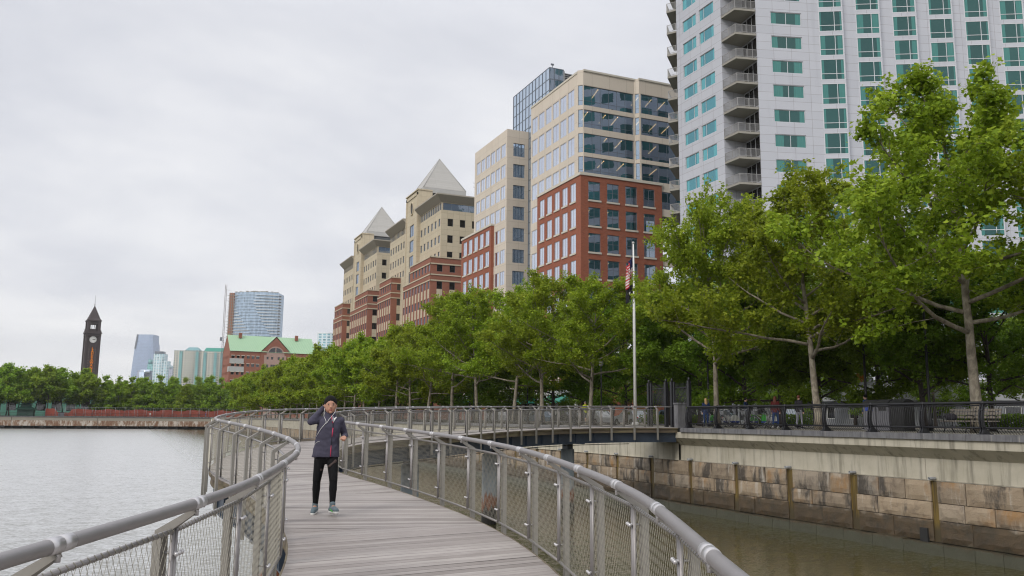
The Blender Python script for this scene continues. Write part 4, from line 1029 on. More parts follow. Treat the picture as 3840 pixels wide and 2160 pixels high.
# glazed ribbons with lit rooms behind
for ri, (c, e) in enumerate(RB[:5]):
    for O_, d_, n_, a, b, m_, ins in (((0, 114.6), (1, 0), (0, -1), 62.5, 71.7, [1 / 6 * i for i in range(1, 6)], .2), ((61.7, 115.3), (.7071, -.7071), (-.7071, -.7071), .12, .9, [], .12), ((71.9, 114.6), (.62, -.78), (-.78, -.62), .08, .76, [], .12), ((0, 113.95), (1, 0), (0, -1), 72.7, 91, [1 / 11 * i for i in range(1, 11)], .2)):
        window(of, 'ribbon_window', O_, d_, n_, a, b, c, e, ins, (M['darkframe'], M['gl_clear']), .05, m_, (.24,))
mb = MB()
for ri, (c, e) in enumerate(RB[:5]):
    mb.poly([(62.1, 115.4, c), (62.1, 122, c), (91, 122, c), (91, 114.9, c)]); mb.poly([(62.1, 115.4, e), (91, 114.9, e), (91, 122, e), (61.95, 122, e)]); mb.poly([(61.95, 120, c), (91, 120, c), (91, 120, e), (61.95, 120, e)])
    for x in (66.5, 74.5, 82): mb.box(x, 116.2, c, x + .5, 116.7, e)
part(mb, 'interior', M['room'], of)
rl = random.Random(5)
for ri, (c, e) in enumerate(RB[:4]):
    for x in ((63.5, 66.6, 69.6, 73.4, 76.2, 79) if ri in (1,) else (65.5, 73.0, 75.5, 78) if ri == 0 else (66.8, 70.2, 76.5)):
        mb = MB(); mb.obox((x + rl.uniform(-.4, .4), 116.6, e - .3), (.25, 1, 0), (1, -.25, 0), (0, 0, 1), 1.9, .07, .03); part(mb, 'ceiling_light', M['lamp'], of)
# brick base, proud of the cream body
BRz = [(41.35 - 4.13 * k - 2.95, 41.35 - 4.13 * k) for k in range(0, 8)]
bcol = [(115.35 + 2.82 * i, 117.15 + 2.82 * i) for i in range(5)]; bx = [(62.75 + 3.35 * i, 64.9 + 3.35 * i) for i in range(4)]
mb = MB(); mb.punched((61.4, 0), (0, 1), (-1, 0), 113.7, 129.4, ZP, 42.2, [(a, b, c, e) for a, b in bcol for c, e in BRz], .14)
mb.punched((0, 113.7), (1, 0), (0, -1), 61.4, 76.3, ZP, 42.2, [(a, b, c, e) for a, b in bx for c, e in BRz], .28)
mb.poly([(61.4, 129.4, ZP), (61.7, 129.4, ZP), (61.7, 129.4, 42.2), (61.4, 129.4, 42.2)]); mb.poly([(76.3, 113.7, ZP), (76.3, 113.96, ZP), (76.3, 113.96, 42.2), (76.3, 113.7, 42.2)])
part(mb, 'brick_base', M['brick'], of)
mb = MB(); mb.box(61.25, 113.55, 42.2, 76.4, 114.6, 42.65); mb.box(61.25, 114.602, 42.2, 61.75, 129.5, 42.65); part(mb, 'cornice', M['trim'], of)
for c, e in BRz[:6]:
    for i, (a, b) in enumerate(bcol):
        w_ = window(of, 'brick_window', (61.4, 0), (0, 1), (-1, 0), a, b, c, e, .12, fO, .05, (.5,)); 
        mb = MB(); mb.box(61.28, a - .1, c - .28, 61.5, b + .1, c); part(mb, 'sill', M['trim'], w_)
    for a, b in bx:
        w_ = window(of, 'brick_window', (0, 113.7), (1, 0), (0, -1), a, b, c, e, .2, (M['darkframe'], M['gl_clear']), .06, (.5,), (.5,))
        mb = MB(); mb.box(a - .1, 113.58, c - .28, b + .1, 113.8, c); part(mb, 'sill', M['trim'], w_)
mb = MB()
for c, e in BRz[:6]: mb.poly([(61.9, 118, c - .2), (76, 118, c - .2), (76, 118, e + .3), (61.9, 118, e + .3)]); mb.poly([(61.9, 114.1, e + .3), (76, 114.1, e + .3), (76, 118, e + .3), (61.9, 118, e + .3)])
part(mb, 'interior', M['room'], of)
for c, e in BRz[:4]:
    for x in (63.9, 67.3, 74.0):
        mb = MB(); mb.obox((x, 115.8, e - .1), (.3, 1, 0), (1, -.3, 0), (0, 0, 1), .8, .05, .03); part(mb, 'ceiling_light', M['lamp'], of)
# second, further body
C2 = [(143.7 + 2.58 * i, 145.8 + 2.58 * i) for i in range(6)]; Z2 = [(53.75 - 4.1 * k, 56.3 - 4.1 * k) for k in range(0, 11)]
mb = MB(); mb.punched((61.5, 0), (0, 1), (-1, 0), 143, 159.75, ZP, 58.9, [(a, b, c, e) for a, b in C2 for c, e in Z2], .10)
mb.punched((0, 143), (1, 0), (0, -1), 61.5, 66.0, ZP, 58.9, [(62.8, 65.2, c, e) for c, e in Z2], .22)
mb.poly([(61.5, 143, 58.9), (92, 143, 58.9), (92, 159.75, 58.9), (61.5, 159.75, 58.9)]); part(mb, 'cream_wall', M['cream'], of)
for k, (c, e) in enumerate(Z2[:7]):
    for j, (a, b) in enumerate(C2):
        if k > 3 and j > 1: continue
        window(of, 'window', (61.5, 0), (0, 1), (-1, 0), a, b, c, e, .10, fO, .05, (.5,))
    window(of, 'side_window', (0, 143), (1, 0), (0, -1), 62.8, 65.2, c, e, .22, (M['darkframe'], M['gl_blue']), .06, (.33, .66))
mb = MB(); b2 = [(149.9 + 3.05 * i, 151.9 + 3.05 * i) for i in range(5)]; z2 = [(37.75 - 4.1 * k, 40.6 - 4.1 * k) for k in range(0, 8)]
mb.punched((60.9, 0), (0, 1), (-1, 0), 149, 165.2, ZP, 41.3, [(a, b, c, e) for a, b in b2 for c, e in z2], .14)
mb.punched((0, 149), (1, 0), (0, -1), 60.9, 61.5, ZP, 41.3, [], .1); mb.poly([(60.9, 149, 41.3), (61.5, 149, 41.3), (61.5, 165.2, 41.3), (60.9, 165.2, 41.3)]); part(mb, 'brick_base', M['brick'], of)
mb = MB(); mb.box(60.75, 148.9, 41.3, 61.4, 165.3, 41.7); part(mb, 'cornice', M['trim'], of)
for c, e in z2[:4]:
    for a, b in b2:
        w_ = window(of, 'brick_window', (60.9, 0), (0, 1), (-1, 0), a, b, c, e, .12, fO, .05, (.5,))
        mb = MB(); mb.box(60.78, a - .1, c - .28, 61.0, b + .1, c); part(mb, 'sill', M['trim'], w_)
# curtain-wall link and roof plant screen
def curtain(root, name, O, d, n, s0, s1, z0, z1, ps, pz, mf, mg, proud=.05):
    mb = MB(); O = V((O[0], O[1], 0)); d = V((d[0], d[1], 0)).normalized(); n = V((n[0], n[1], 0)).normalized()
    q = [O + d * s0 + V((0, 0, z0)), O + d * s1 + V((0, 0, z0)), O + d * s1 + V((0, 0, z1)), O + d * s0 + V((0, 0, z1))]
    if d.cross(V((0, 0, 1))).dot(n) < 0: q = q[::-1]
    mb.poly(q, 1)
    k = int(round((s1 - s0) / ps))
    for i in range(k + 1): s = s0 + (s1 - s0) * i / k; mb.obox(O + d * s + n * proud * .5 + V((0, 0, (z0 + z1) / 2)), d, n, (0, 0, 1), .045, proud, (z1 - z0) / 2, 0)
    k = int(round((z1 - z0) / pz))
    for i in range(k + 1): z = z0 + (z1 - z0) * i / k; mb.obox(O + d * (s0 + s1) / 2 + n * proud * .4 + V((0, 0, z)), d, n, (0, 0, 1), (s1 - s0) / 2, proud * .8, .04, 0)
    return part(mb, name, [mf, mg], root)
curtain(of, 'glass_link', (66, 0), (0, 1), (-1, 0), 132.75, 143, ZP, 59.6, 1.5, 2.05, M['darkframe'], M['gl_blue'])
curtain(of, 'plant_screen', (68, 0), (0, 1), (-1, 0), 138.2, 155, 57, 70.5, 1.5, 2.2, M['darkframe'], M['gl_blue'])
curtain(of, 'plant_screen', (0, 138.2), (1, 0), (0, -1), 68, 71, 57, 70.5, 1.0, 2.2, M['darkframe'], M['gl_blue'])
mb = MB(); mb.box(71, 138.4, 57, 84, 139.0, 69.8, 1)
for i in range(34): mb.box(71, 138.1, 57.2 + .38 * i, 84, 138.35, 57.34 + .38 * i)
for x in (71.05, 75.2, 79.5, 83.9): mb.box(x - .1, 138.0, 57, x + .1, 138.4, 70.2)
part(mb, 'louvre_screen', [M['chain'], M['darkframe']], of)
mb = MB(); mb.tube([(69, 139, 70.4), (69, 139, 71.6)], .06, 6); mb.box(68.7, 138.9, 71.4, 69.3, 139.1, 71.7); part(mb, 'roof_mast', M['darkframe'], of)
# shop fronts at street level
so_ = empty('shop_front', (61, 150, ZP), 0, 'street-level shop fronts with white columns and a teal awning beneath the brick offices', 'shop')
mb = MB()
for y in np.arange(114, 166, 3.2): mb.box(60.6, y, ZP, 61.0, y + .45, ZP + 4.2)
mb.box(60.5, 114, ZP + 4.2, 61.2, 166, ZP + 4.9); part(mb, 'columns', M['offwhite'], so_)
mb = MB(); mb.poly([(61.05, 166, ZP), (61.05, 114, ZP), (61.05, 114, ZP + 4.2), (61.05, 166, ZP + 4.2)]); part(mb, 'glazing', M['gl_dark'], so_)
for y in (116, 128, 141, 153):
    mb = MB(); mb.loft([[(60.5, y, ZP + 4.0), (58.9, y, ZP + 3.2), (58.9, y, ZP + 2.9), (60.5, y, ZP + 2.9)], [(60.5, y + 7, ZP + 4.0), (58.9, y + 7, ZP + 3.2), (58.9, y + 7, ZP + 2.9), (60.5, y + 7, ZP + 2.9)]], 0, True, True, False); part(mb, 'awning', M['teal_roof'], so_)
# ================================================================== tan blocks with pyramid roofs
def pyramid_block(y0, label):
    rt = empty('pyramid_office', (75, y0 + 20, ZP), 0, label, 'building', 'tan office blocks with pyramid roofs')
    Y = lambda y: y - 184.4 + y0
    BX = 60.5; rows = [(33.9 - 4.0 * k, 35.65 - 4.0 * k) for k in range(0, 7)]; up = (37.95, 39.6)
    def brickbox(ya, yb, yu, deep):
        n = max(4, int(round((yb - ya) / 2.45))); p_ = (yb - ya) / n; cs = [(ya + p_ * i + p_ * .30, ya + p_ * i + p_ * .72) for i in range(n)]
        cu = [c for c in cs if c[1] < yu - .3]
        mb = MB(); mb.punched((BX, 0), (0, 1), (-1, 0), ya, yb, ZP, 37.2, [(a, b, c, e) for a, b in cs for c, e in rows], .2)
        mb.punched((BX + .02, 0), (0, 1), (-1, 0), ya, yu, 37.2, 41.3, [(a, b, *up) for a, b in cu], .2)
        xs = [(BX + 1.55 + 3.1 * i, BX + 2.9 + 3.1 * i) for i in range(int(deep / 3.1))]
        mb.punched((0, ya), (1, 0), (0, -1), BX, BX + deep, ZP, 37.2, [(a, b, c, e) for a, b in xs for c, e in rows], .2)
        mb.punched((0, ya + .02), (1, 0), (0, -1), BX, BX + deep, 37.2, 41.3, [(a, b, *up) for a, b in xs], .2)
        mb.poly([(BX, ya, 41.3), (BX + deep, ya, 41.3), (BX + deep, yu, 41.3), (BX, yu, 41.3)]); mb.poly([(BX, yu, 37.2), (BX + deep, yu, 37.2), (BX + deep, yb, 37.2), (BX, yb, 37.2)])
        part(mb, 'brick_base', M['brickold'], rt)
        for z, ye in ((37.2, yb), (41.3, yu), (39.75, yu), (35.85, yb)):
            mb = MB(); mb.box(BX - .12, ya - .12, z - .16, BX - .002, ye, z + .12); mb.box(BX - .12, ya - .12, z - .16, BX + deep, ya - .003, z + .12); part(mb, 'stone_band', M['tan'], rt)
        for a, b in cs:      # tan spandrel strips between the storeys
            for c, e in rows[:3]: m2 = MB(); m2.box(BX - .05, a - .05, c - 2.2, BX - .001, b + .05, c - .05); part(m2, 'spandrel', M['tan'], rt)
        for a, b in xs:
            for c, e in rows[:3]: m2 = MB(); m2.box(a, ya - .05, c - 2.2, b, ya - .001, c - .05); part(m2, 'spandrel', M['tan'], rt)
        for a, b in cu: window(rt, 'window', (BX + .02, 0), (0, 1), (-1, 0), a, b, *up, .15, (M['darkframe'], M['gl_pale']), .04, sep=False)
        for c, e in rows[:4]:
            for a, b in cs: window(rt, 'window', (BX, 0), (0, 1), (-1, 0), a, b, c, e, .15, (M['darkframe'], M['gl_pale']), .04, sep=False)
        for c, e in [up] + rows[:4]:
            for a, b in xs[:4]: window(rt, 'dark_window', (0, ya + (.02 if c > 37 else 0)), (1, 0), (0, -1), a, b, c, e, .15, (M['darkframe'], M['gl_dark']), .05, sep=False)
    brickbox(Y(184.4), Y(206), Y(200.5), 28); brickbox(Y(217), Y(230.6), Y(229.2), 3.2)
    CX = 63.0; cr = [(48.95, 50.75), (45.0, 46.8), (41.6 - .3, 42.9)]; tp = (52.75, 54.45)
    def wing(ya, yb, right, zt):
        n = max(4, int(round((yb - ya) / 2.5))); p_ = (yb - ya) / n; cs = [(ya + p_ * i + p_ * .28, ya + p_ * i + p_ * .72) for i in range(n)]
        m = n * 2; q_ = (yb - ya) / m; ct = [(ya + q_ * i + q_ * .1, ya + q_ * i + q_ * .9) for i in range(m)]
        xs = [(CX + 1.6 + 3.05 * i, CX + 2.95 + 3.05 * i) for i in range(8)]
        mb = MB(); mb.punched((CX, 0), (0, 1), (-1, 0), ya, yb, 20, zt, [(a, b, c, e) for a, b in cs for c, e in cr] + [(a, b, *tp) for a, b in ct], .22)
        if right: mb.punched((0, ya), (1, 0), (0, -1), CX, CX + 28, 20, zt, [(a, b, c, e) for a, b in xs for c, e in cr] + [(CX + .4, CX + 26, *tp)], .22)
        mb.poly([(CX, ya, zt), (CX + 28, ya, zt), (CX + 28, yb, zt), (CX, yb, zt)]); part(mb, 'tan_wall', M['tan'], rt)
        mb = MB(); y2 = ya - 1.4 if right else ya
        mb.loft([[(CX - .05, ya - (.05 if right else 0), zt - .05), (CX + 28, ya - (.05 if right else 0), zt - .05), (CX + 28, yb, zt - .05), (CX - .05, yb, zt - .05)], [(CX - 1.6, y2, zt + 1.45), (CX + 28, y2, zt + 1.45), (CX + 28, yb, zt + 1.45), (CX - 1.6, yb, zt + 1.45)], [(CX - 1.6, y2, zt + 1.75), (CX + 28, y2, zt + 1.75), (CX + 28, yb, zt + 1.75), (CX - 1.6, yb, zt + 1.75)]], 0, True, True, False)
        part(mb, 'cornice', M['trimdark'], rt)
        for a, b in ct: window(rt, 'top_window', (CX, 0), (0, 1), (-1, 0), a, b, *tp, .18, (M['darkframe'], M['gl_pale']), .04, sep=False)
        for c, e in cr:
            for a, b in cs: window(rt, 'window', (CX, 0), (0, 1), (-1, 0), a, b, c, e, .18, (M['darkframe'], M['gl_pale']), .04, sep=False)
        if right:
            for c, e in cr:
                for a, b in xs[:4]: window(rt, 'dark_window', (0, ya), (1, 0), (0, -1), a, b, c, e, .18, (M['darkframe'], M['gl_dark']), .05, sep=False)
            window(rt, 'top_window', (0, ya), (1, 0), (0, -1), CX + .4, CX + 26, *tp, .18, (M['darkframe'], M['gl_blue']), .05, [i / 12 for i in range(1, 12)], sep=False)
    wing(Y(184.95), Y(201.2), True, 54.6); wing(Y(211.4), Y(228.5), False, 54.4)
    # middle tower with its oval window
    TX = 62.3; mb = MB(); ya, yb = Y(201.0), Y(211.3)
    hl = [(ya + 3.2, ya + 6.6, c, e) for c, e in ((50.2, 53.2), (46.2, 49.2), (42.2, 45.2), (38.2, 41.2))]
    mb.punched((TX, 0), (0, 1), (-1, 0), ya, yb, ZP, 61.4, hl, .25); mb.punched((0, ya), (1, 0), (0, -1), TX, 66, ZP, 61.4, [], .1); mb.poly([(TX, ya, 61.4), (66, ya, 61.4), (66, yb, 61.4), (TX, yb, 61.4)]); mb.poly([(TX, yb, 37), (66, yb, 37), (66, yb, 61.4), (TX, yb, 61.4)])
    part(mb, 'tower', M['tan'], rt)
    mb = MB()
    for y in (ya + .2, yb - .9): mb.box(TX - .18, y, 37, TX - .003, y + .7, 61.0)
    mb.box(TX - .18, ya + .2, 60.2, TX - .003, yb - .2, 60.9); mb.box(TX - .25, ya - .15, 61.4, 66, yb + .15, 61.7); part(mb, 'tower_pilasters', M['tan'], rt)
    for h_ in hl: window(rt, 'tower_window', (TX, 0), (0, 1), (-1, 0), *h_, .2, (M['darkframe'], M['gl_pale']), .08, (.5,), sep=False)
    mb = MB(); n = 28; c0 = (ya + 5.0, 57.5)
    el = lambda ry, rz, x: [(x, c0[0] + ry * math.cos(2 * math.pi * i / n), c0[1] + rz * math.sin(2 * math.pi * i / n)) for i in range(n)]
    mb.loft([el(1.25, 1.75, TX - .02), el(1.25, 1.75, TX - .22), el(1.0, 1.5, TX - .22), el(1.0, 1.5, TX - .06)], 0, False); mb.poly(el(1.0, 1.5, TX - .06)[::-1], 1); part(mb, 'oval_window', [M['tan'], M['gl_dark']], rt)
    # louvred plant room and pyramid
    pa, pb, xa, xb = Y(203.0), Y(213.0), 64.2, 75.8
    mb = MB(); mb.box(xa + .8, pa + .8, 54, xb - .8, pb - .8, 61.6, 1)
    for i in range(18): mb.box(xa + 1.4, pa + .62, 56.2 + .29 * i, xb - 1.4, pa + .8, 56.32 + .29 * i)
    mb.box(xa + .7, pa + .7, 54, xa + 1.3, pa + 1.3, 61.6, 2); mb.box(xb - 1.3, pa + .7, 54, xb - .7, pa + 1.3, 61.6, 2); part(mb, 'plant_room', [M['chain'], M['darkframe'], M['tan']], rt)
    mb = MB(); ap = ((xa + xb) / 2, (pa + pb) / 2, 72.4); cs = [(xa, pa, 62.9), (xb, pa, 62.9), (xb, pb, 62.9), (xa, pb, 62.9)]
    mb.box(xa, pa, 61.6, xb, pb, 62.88, 1)
    for i in range(4): mb.poly([cs[i], cs[(i + 1) % 4], ap])
    for c_ in cs: mb.tube([c_, ap], .11, 5, 1)
    part(mb, 'pyramid_roof', [M['greyslab'], M['offwhite']], rt)
    return rt
pyramid_block(184.4, 'nearer tan office block with a pyramid roof and oval window, next to the cream offices')
pyramid_block(242.0, 'farther tan office block with a smaller-looking pyramid roof, at the end of the street')
pb = empty('antenna', (74, 186, 54), 0, 'rooftop equipment with thin aerials beside the nearer pyramid roof', 'antenna')
mb = MB(); mb.box(74, 188, 56.2, 79, 191, 59.3)
part(mb, 'cabinet', M['darkframe'], pb); mb = MB()
for x, h in ((73.2, 65), (75.5, 63), (77, 66), (78.5, 64.5)): mb.tube([(x, 189, 56), (x, 189, h)], .05, 5)
mb.tube([(72, 188, 61), (79, 188, 61)], .05, 5); mb.tube([(72, 188, 60), (79, 188, 60)], .05, 5); part(mb, 'aerials', M['chain'], pb)
# ------------------------------------------------------------------ far skyline
M['far_resi'] = gridmat('tan_tower_windows', (.44, .42, .36), (.08, .13, .14), 4.2, 3.6, .58, .52, .8)
M['far_teal'] = gridmat('teal_tower_bays', (.20, .44, .43), (.16, .26, .29), 3.0, 3.0, .6, .6, .35)
M['far_grey'] = gridmat('grey_tower_windows', (.42, .45, .46), (.13, .19, .23), 4.5, 3.4, .6, .55, .6)
M['far_pale'] = gridmat('pale_tower_windows', (.52, .60, .62), (.17, .33, .38), 5.0, 3.1, .62, .6, .5)
M['far_gold'] = gridmat('blue_grey_curtain_wall', (.33, .41, .55), (.27, .345, .49), 6, 4.3, .9, .72, .4, .15, .08)
M['far_low'] = gridmat('lavender_office_windows', (.36, .37, .43), (.17, .21, .28), 4, 3.6, .6, .6, .6)
M['ell_glass'] = gridmat('ellipse_curtain_wall', (.44, .54, .66), (.32, .42, .54), 3.0, 3.1, .82, .90, .3, .15, .22)
def rotbox(cx, cy, rz, hx, hy, z0, z1, tx=1.0, ty=1.0):
    c, s = math.cos(rz), math.sin(rz)
    f = lambda x, y: (cx + x * c - y * s, cy + x * s + y * c)
    lo = [f(-hx, -hy), f(hx, -hy), f(hx, hy), f(-hx, hy)]; hi = [f(-hx * tx, -hy * ty), f(hx * tx, -hy * ty), f(hx * tx, hy * ty), f(-hx * tx, hy * ty)]
    return [[(*p, z0) for p in lo], [(*p, z1) for p in hi]]
# clock tower
M['copperwall'] = plain('aged_copper_wall', (.10, .26, .21), .7, 0, .2, .4)
cx_, cy_ = -25.6, 593.5; ct = empty('clock_tower', (cx_, cy_, 0), R(11), 'dark brown clock tower with steep pointed roof and orange letters over the far trees', 'clock tower')
def ctp(mb, name, m, par=None):
    return mb.build(name, m, par or ct)
hw = 3.75
mb = MB(); mb.loft([[(x * k, y * k, z) for x, y in ((-hw, -hw), (hw, -hw), (hw, hw), (-hw, hw))] for z, k in ((0, 1.08), (46.4, 1.0))], 0, True, True, False)
for z, k, h in ((46.4, 1.09, .9), (47.3, 1.0, .3)): mb.box(-hw * k, -hw * k, z, hw * k, hw * k, z + h)
mb.box(-hw * .98, -hw * .98, 47.3, hw * .98, hw * .98, 55.2)
for sx in (-1, 1):
    for sy in (-1, 1):
        mb.box(sx * hw - .55, sy * hw - .55, 10, sx * hw + .55, sy * hw + .55, 56.6)
for z, k, h in ((53.2, 1.20, .5), (54.6, 1.28, .6), (55.2, 1.22, .5), (55.7, 1.10, .6)): mb.box(-hw * k, -hw * k, z, hw * k, hw * k, z + h)
for a in range(4):     # small gables over the dials
    ax = Matrix.Rotation(a * math.pi / 2, 3, 'Z'); q = [ax @ V(p) for p in ((-2.6, -hw * 1.24, 55.2), (2.6, -hw * 1.24, 55.2), (0, -hw * 1.24, 57.4), (-2.6, -hw * .8, 55.2), (2.6, -hw * .8, 55.2), (0, -hw * .8, 57.4))]
    mb.add(q, [[0, 1, 2], [3, 5, 4], [0, 2, 5, 3], [1, 4, 5, 2]])
ctp(mb, 'shaft', M['clockdark'])
mb = MB(); b = 3.05
for sx in (-1, 1):
    for sy in (-1, 1): mb.box(sx * b - .8, sy * b - .8, 56.2, sx * b + .8, sy * b + .8, 62.4)
for x in (-.55, .55):
    for sy in (-1, 1): mb.box(x * 2.0 - .16, sy * b - .16, 56.2, x * 2.0 + .16, sy * b + .16, 61.2); mb.box(sy * b - .16, x * 2 - .16, 56.2, sy * b + .16, x * 2 + .16, 61.2)
mb.box(-b, -b, 56.2, b, b, 57.6); mb.box(-b - .2, -b - .2, 60.6, b + .2, b + .2, 62.4); mb.box(-4.15, -4.15, 62.4, 4.15, 4.15, 63.1)
ctp(mb, 'belfry', M['clockdark'])
mb = MB(); mb.loft([[(x * k, y * k, z) for x, y in ((-4, -4), (4, -4), (4, 4), (-4, 4))] for z, k in ((63.1, 1), (64.2, .82), (71.8, .09), (72.6, .03))], 0, True, True, False); mb.tube([(0, 0, 72), (0, 0, 79.2)], [.14, .05], 6); mb.ell((0, 0, 73), .3, .3, .45)
ctp(mb, 'spire', M['clockdark'])
mb = MB(); n = 32; y_ = -hw * .98 - .12
disc = lambda r, y: [(r * math.cos(2 * math.pi * i / n), y, 50.9 + r * math.sin(2 * math.pi * i / n)) for i in range(n)]
mb.loft([disc(2.25, -hw * .95), disc(2.25, y_ - .15), disc(2.05, y_ - .15), disc(2.05, y_ - .05)], 1, False); mb.poly(disc(2.05, y_ - .05))
dial = ctp(mb, 'clock_face', [M['white'], M['clockdark']])
mb = MB()
for i in range(12):
    a = math.pi / 6 * i; mb.obox((1.7 * math.sin(a), y_ - .09, 50.9 + 1.7 * math.cos(a)), (math.cos(a), 0, -math.sin(a)), (0, 1, 0), (math.sin(a), 0, math.cos(a)), .06, .03, .2)
ctp(mb, 'hour_marks', M['clockdark'], dial)
for a, L, w_ in ((R(93), 1.55, .10), (R(80), 1.0, .16)):
    mb = MB(); mb.obox((math.sin(a) * L * .4, y_ - .15 - w_ * .3, 50.9 + math.cos(a) * L * .4), (math.cos(a), 0, -math.sin(a)), (0, 1, 0), (math.sin(a), 0, math.cos(a)), w_, .03, L * .6); ctp(mb, 'clock_hand', M['clockdark'], dial)
for i, chx in enumerate('LACKAWANNA'):
    cu = bpy.data.curves.new('letter', 'FONT'); cu.body = chx; cu.size = 2.05; cu.extrude = .08; cu.align_x = 'CENTER'; cu.align_y = 'CENTER'; cu.offset = .05
    to = bpy.data.objects.new('letter', cu); COL.objects.link(to); bpy.context.view_layer.update()
    me = bpy.data.meshes.new_from_object(to.evaluated_get(bpy.context.evaluated_depsgraph_get())); bpy.data.objects.remove(to)
    me.materials.clear(); me.materials.append(M['gold']); o = link('letter', me, ct, (.15, -hw * (1.04) - .12, 45.2 - 1.72 * i)); o.rotation_euler = (R(90), 0, 0)
M['clockframe'] = plain('unlit_sign_letter_box', (.12, .09, .085), .6)
for sx in (-1.9, 2.0):
    for i in range(9):
        z = 44.9 - 1.72 * i
        mb = MB(); mb.box(sx - .35, -hw * 1.05 - .1, z - .4, sx + .35, -hw * 1.05 - .02, z + .3); ctp(mb, 'sign_frame', M['clockframe'])
# tall blue-grey tower with rounded shoulders
gs = empty('skyscraper', (30, 2720, 0), 0, 'tallest far skyscraper, pale blue-grey glass tapering at the top, behind the treetops', 'skyscraper')
mb = MB(); rz = R(-23); lv = [(0, 33, 28), (120, 31, 27), (150, 29.5, 26), (195, 27, 24), (212, 26, 23), (212.5, 24, 23), (238, 23.2, 21)]
c, s = math.cos(rz), math.sin(rz)
mb.loft([[(30 + x * c - y * s, 2720 + x * s + y * c, z) for x, y in ((-a, -b), (-a * .5, -b * 1.08), (a * .5, -b * 1.08), (a, -b), (a, b), (-a, b))] for z, a, b in lv], 0, True, True, False); part(mb, 'curtain_wall', M['far_gold'], gs)
mb = MB(); mb.loft([[(30 + x * c - y * s, 2720 + x * s + y * c, z) for x, y in ((-a, -b - 1.5), (-a + 4, -b - 1.5), (-a + 4, b), (-a, b))] for z, a, b in ((196, 27, 25), (238, 23.6, 22))], 0, True, True, False); part(mb, 'shoulder_panel', M['darkframe'], gs)
# stepped mid-distance tower
md = empty('apartment_tower', (50, 1840, 0), 0, 'slim stepped grey apartment tower to the right of the tallest skyscraper', 'skyscraper')
mb = MB(); mb.loft(rotbox(46, 1842, R(-24), 10.5, 9, 0, 126)); mb.loft(rotbox(57.5, 1836, R(-24), 5, 8, 0, 112)); mb.loft(rotbox(61.5, 1834, R(-24), 3, 7, 0, 104)); part(mb, 'tower_block', M['far_pale'], md)
mb = MB(); mb.loft(rotbox(44.5, 1842, R(-24), 8, 7, 126, 131)); part(mb, 'roof_plant', M['darkframe'], md)
lo = empty('office_building', (25, 1855, 0), 0, 'low lavender-grey office building in front of the tallest skyscraper', 'building')
mb = MB(); mb.loft(rotbox(23, 1862, R(-24), 13.5, 12, 0, 93)); part(mb, 'block', M['far_low'], lo); mb = MB(); mb.loft(rotbox(20, 1846, R(-24), 9, 2, 87, 94.5)); mb.loft(rotbox(15, 1850, R(-24), 5, 5, 0, 90)); part(mb, 'glazed_front', M['gl_blue'], lo)
l2 = empty('office_building', (70, 1830, 0), 0, 'low blue-grey office building right of the slim stepped tower', 'building')
mb = MB(); mb.loft(rotbox(70, 1835, R(-24), 7, 10, 0, 97)); part(mb, 'block', M['far_low'], l2); mb = MB(); mb.loft(rotbox(65, 1833, R(-24), 3.4, 5, 97, 103)); part(mb, 'roof_block', M['far_pale'], l2)
tl = empty('glass_tower', (30, 1900, 0), 0, 'small teal glass tower with a spire seen against the tallest skyscraper', 'skyscraper')
mb = MB(); mb.loft(rotbox(33, 1900, R(-24), 7.5, 7, 0, 108)); mb.loft(rotbox(29, 1900, R(-24), 3, 4, 108, 118)); part(mb, 'block', M['far_teal'], tl); mb = MB(); mb.tube([(28, 1898, 115), (28, 1898, 130)], [.5, .1], 5); part(mb, 'spire', M['far_teal'], tl)
# long tan residential slab with teal bays
rs = empty('apartment_building', (90, 1385, 0), 0, 'wide tan apartment building with vertical teal glass strips and teal roofs', 'building')
mb = MB(); mb.loft(rotbox(75.5, 1388, R(-24), 20.5, 9, 0, 102.6)); mb.loft(rotbox(110, 1374.5, R(-15), 17.5, 9, 0, 101.5)); part(mb, 'tan_wall', M['far_resi'], rs)
mb = MB(); u = V((math.cos(R(-24)), math.sin(R(-24)), 0)); nn = V((math.sin(R(-24)), -math.cos(R(-24)), 0)); 
for s_, w_ in ((-10, 2.3), (14.5, 2.3)): p = V((75.5, 1388, 50)) + u * s_ + nn * 9; mb.obox(p, u, nn, (0, 0, 1), w_, .8, 51)
u2 = V((math.cos(R(-15)), math.sin(R(-15)), 0)); n2 = V((math.sin(R(-15)), -math.cos(R(-15)), 0))
for s_, w_ in ((-12, 2.3), (3, 2.3), (12.5, 2)): p = V((110, 1374.5, 50)) + u2 * s_ + n2 * 9; mb.obox(p, u2, n2, (0, 0, 1), w_, .8, 50)
part(mb, 'teal_bays', M['far_teal'], rs)
mb = MB(); r0_ = rotbox(80.5, 1386, R(-24), 11, 7, 102.6, 107.8, .55, .5); mb.loft(r0_, 0, True, True, False); part(mb, 'glass_roof', M['gl_teal'], rs)
mb = MB(); mb.loft(rotbox(111, 1374, R(-15), 15.5, 8, 101.5, 107.2, .85, .4), 0, True, True, False); part(mb, 'teal_roof', M['teal_roof'], rs)
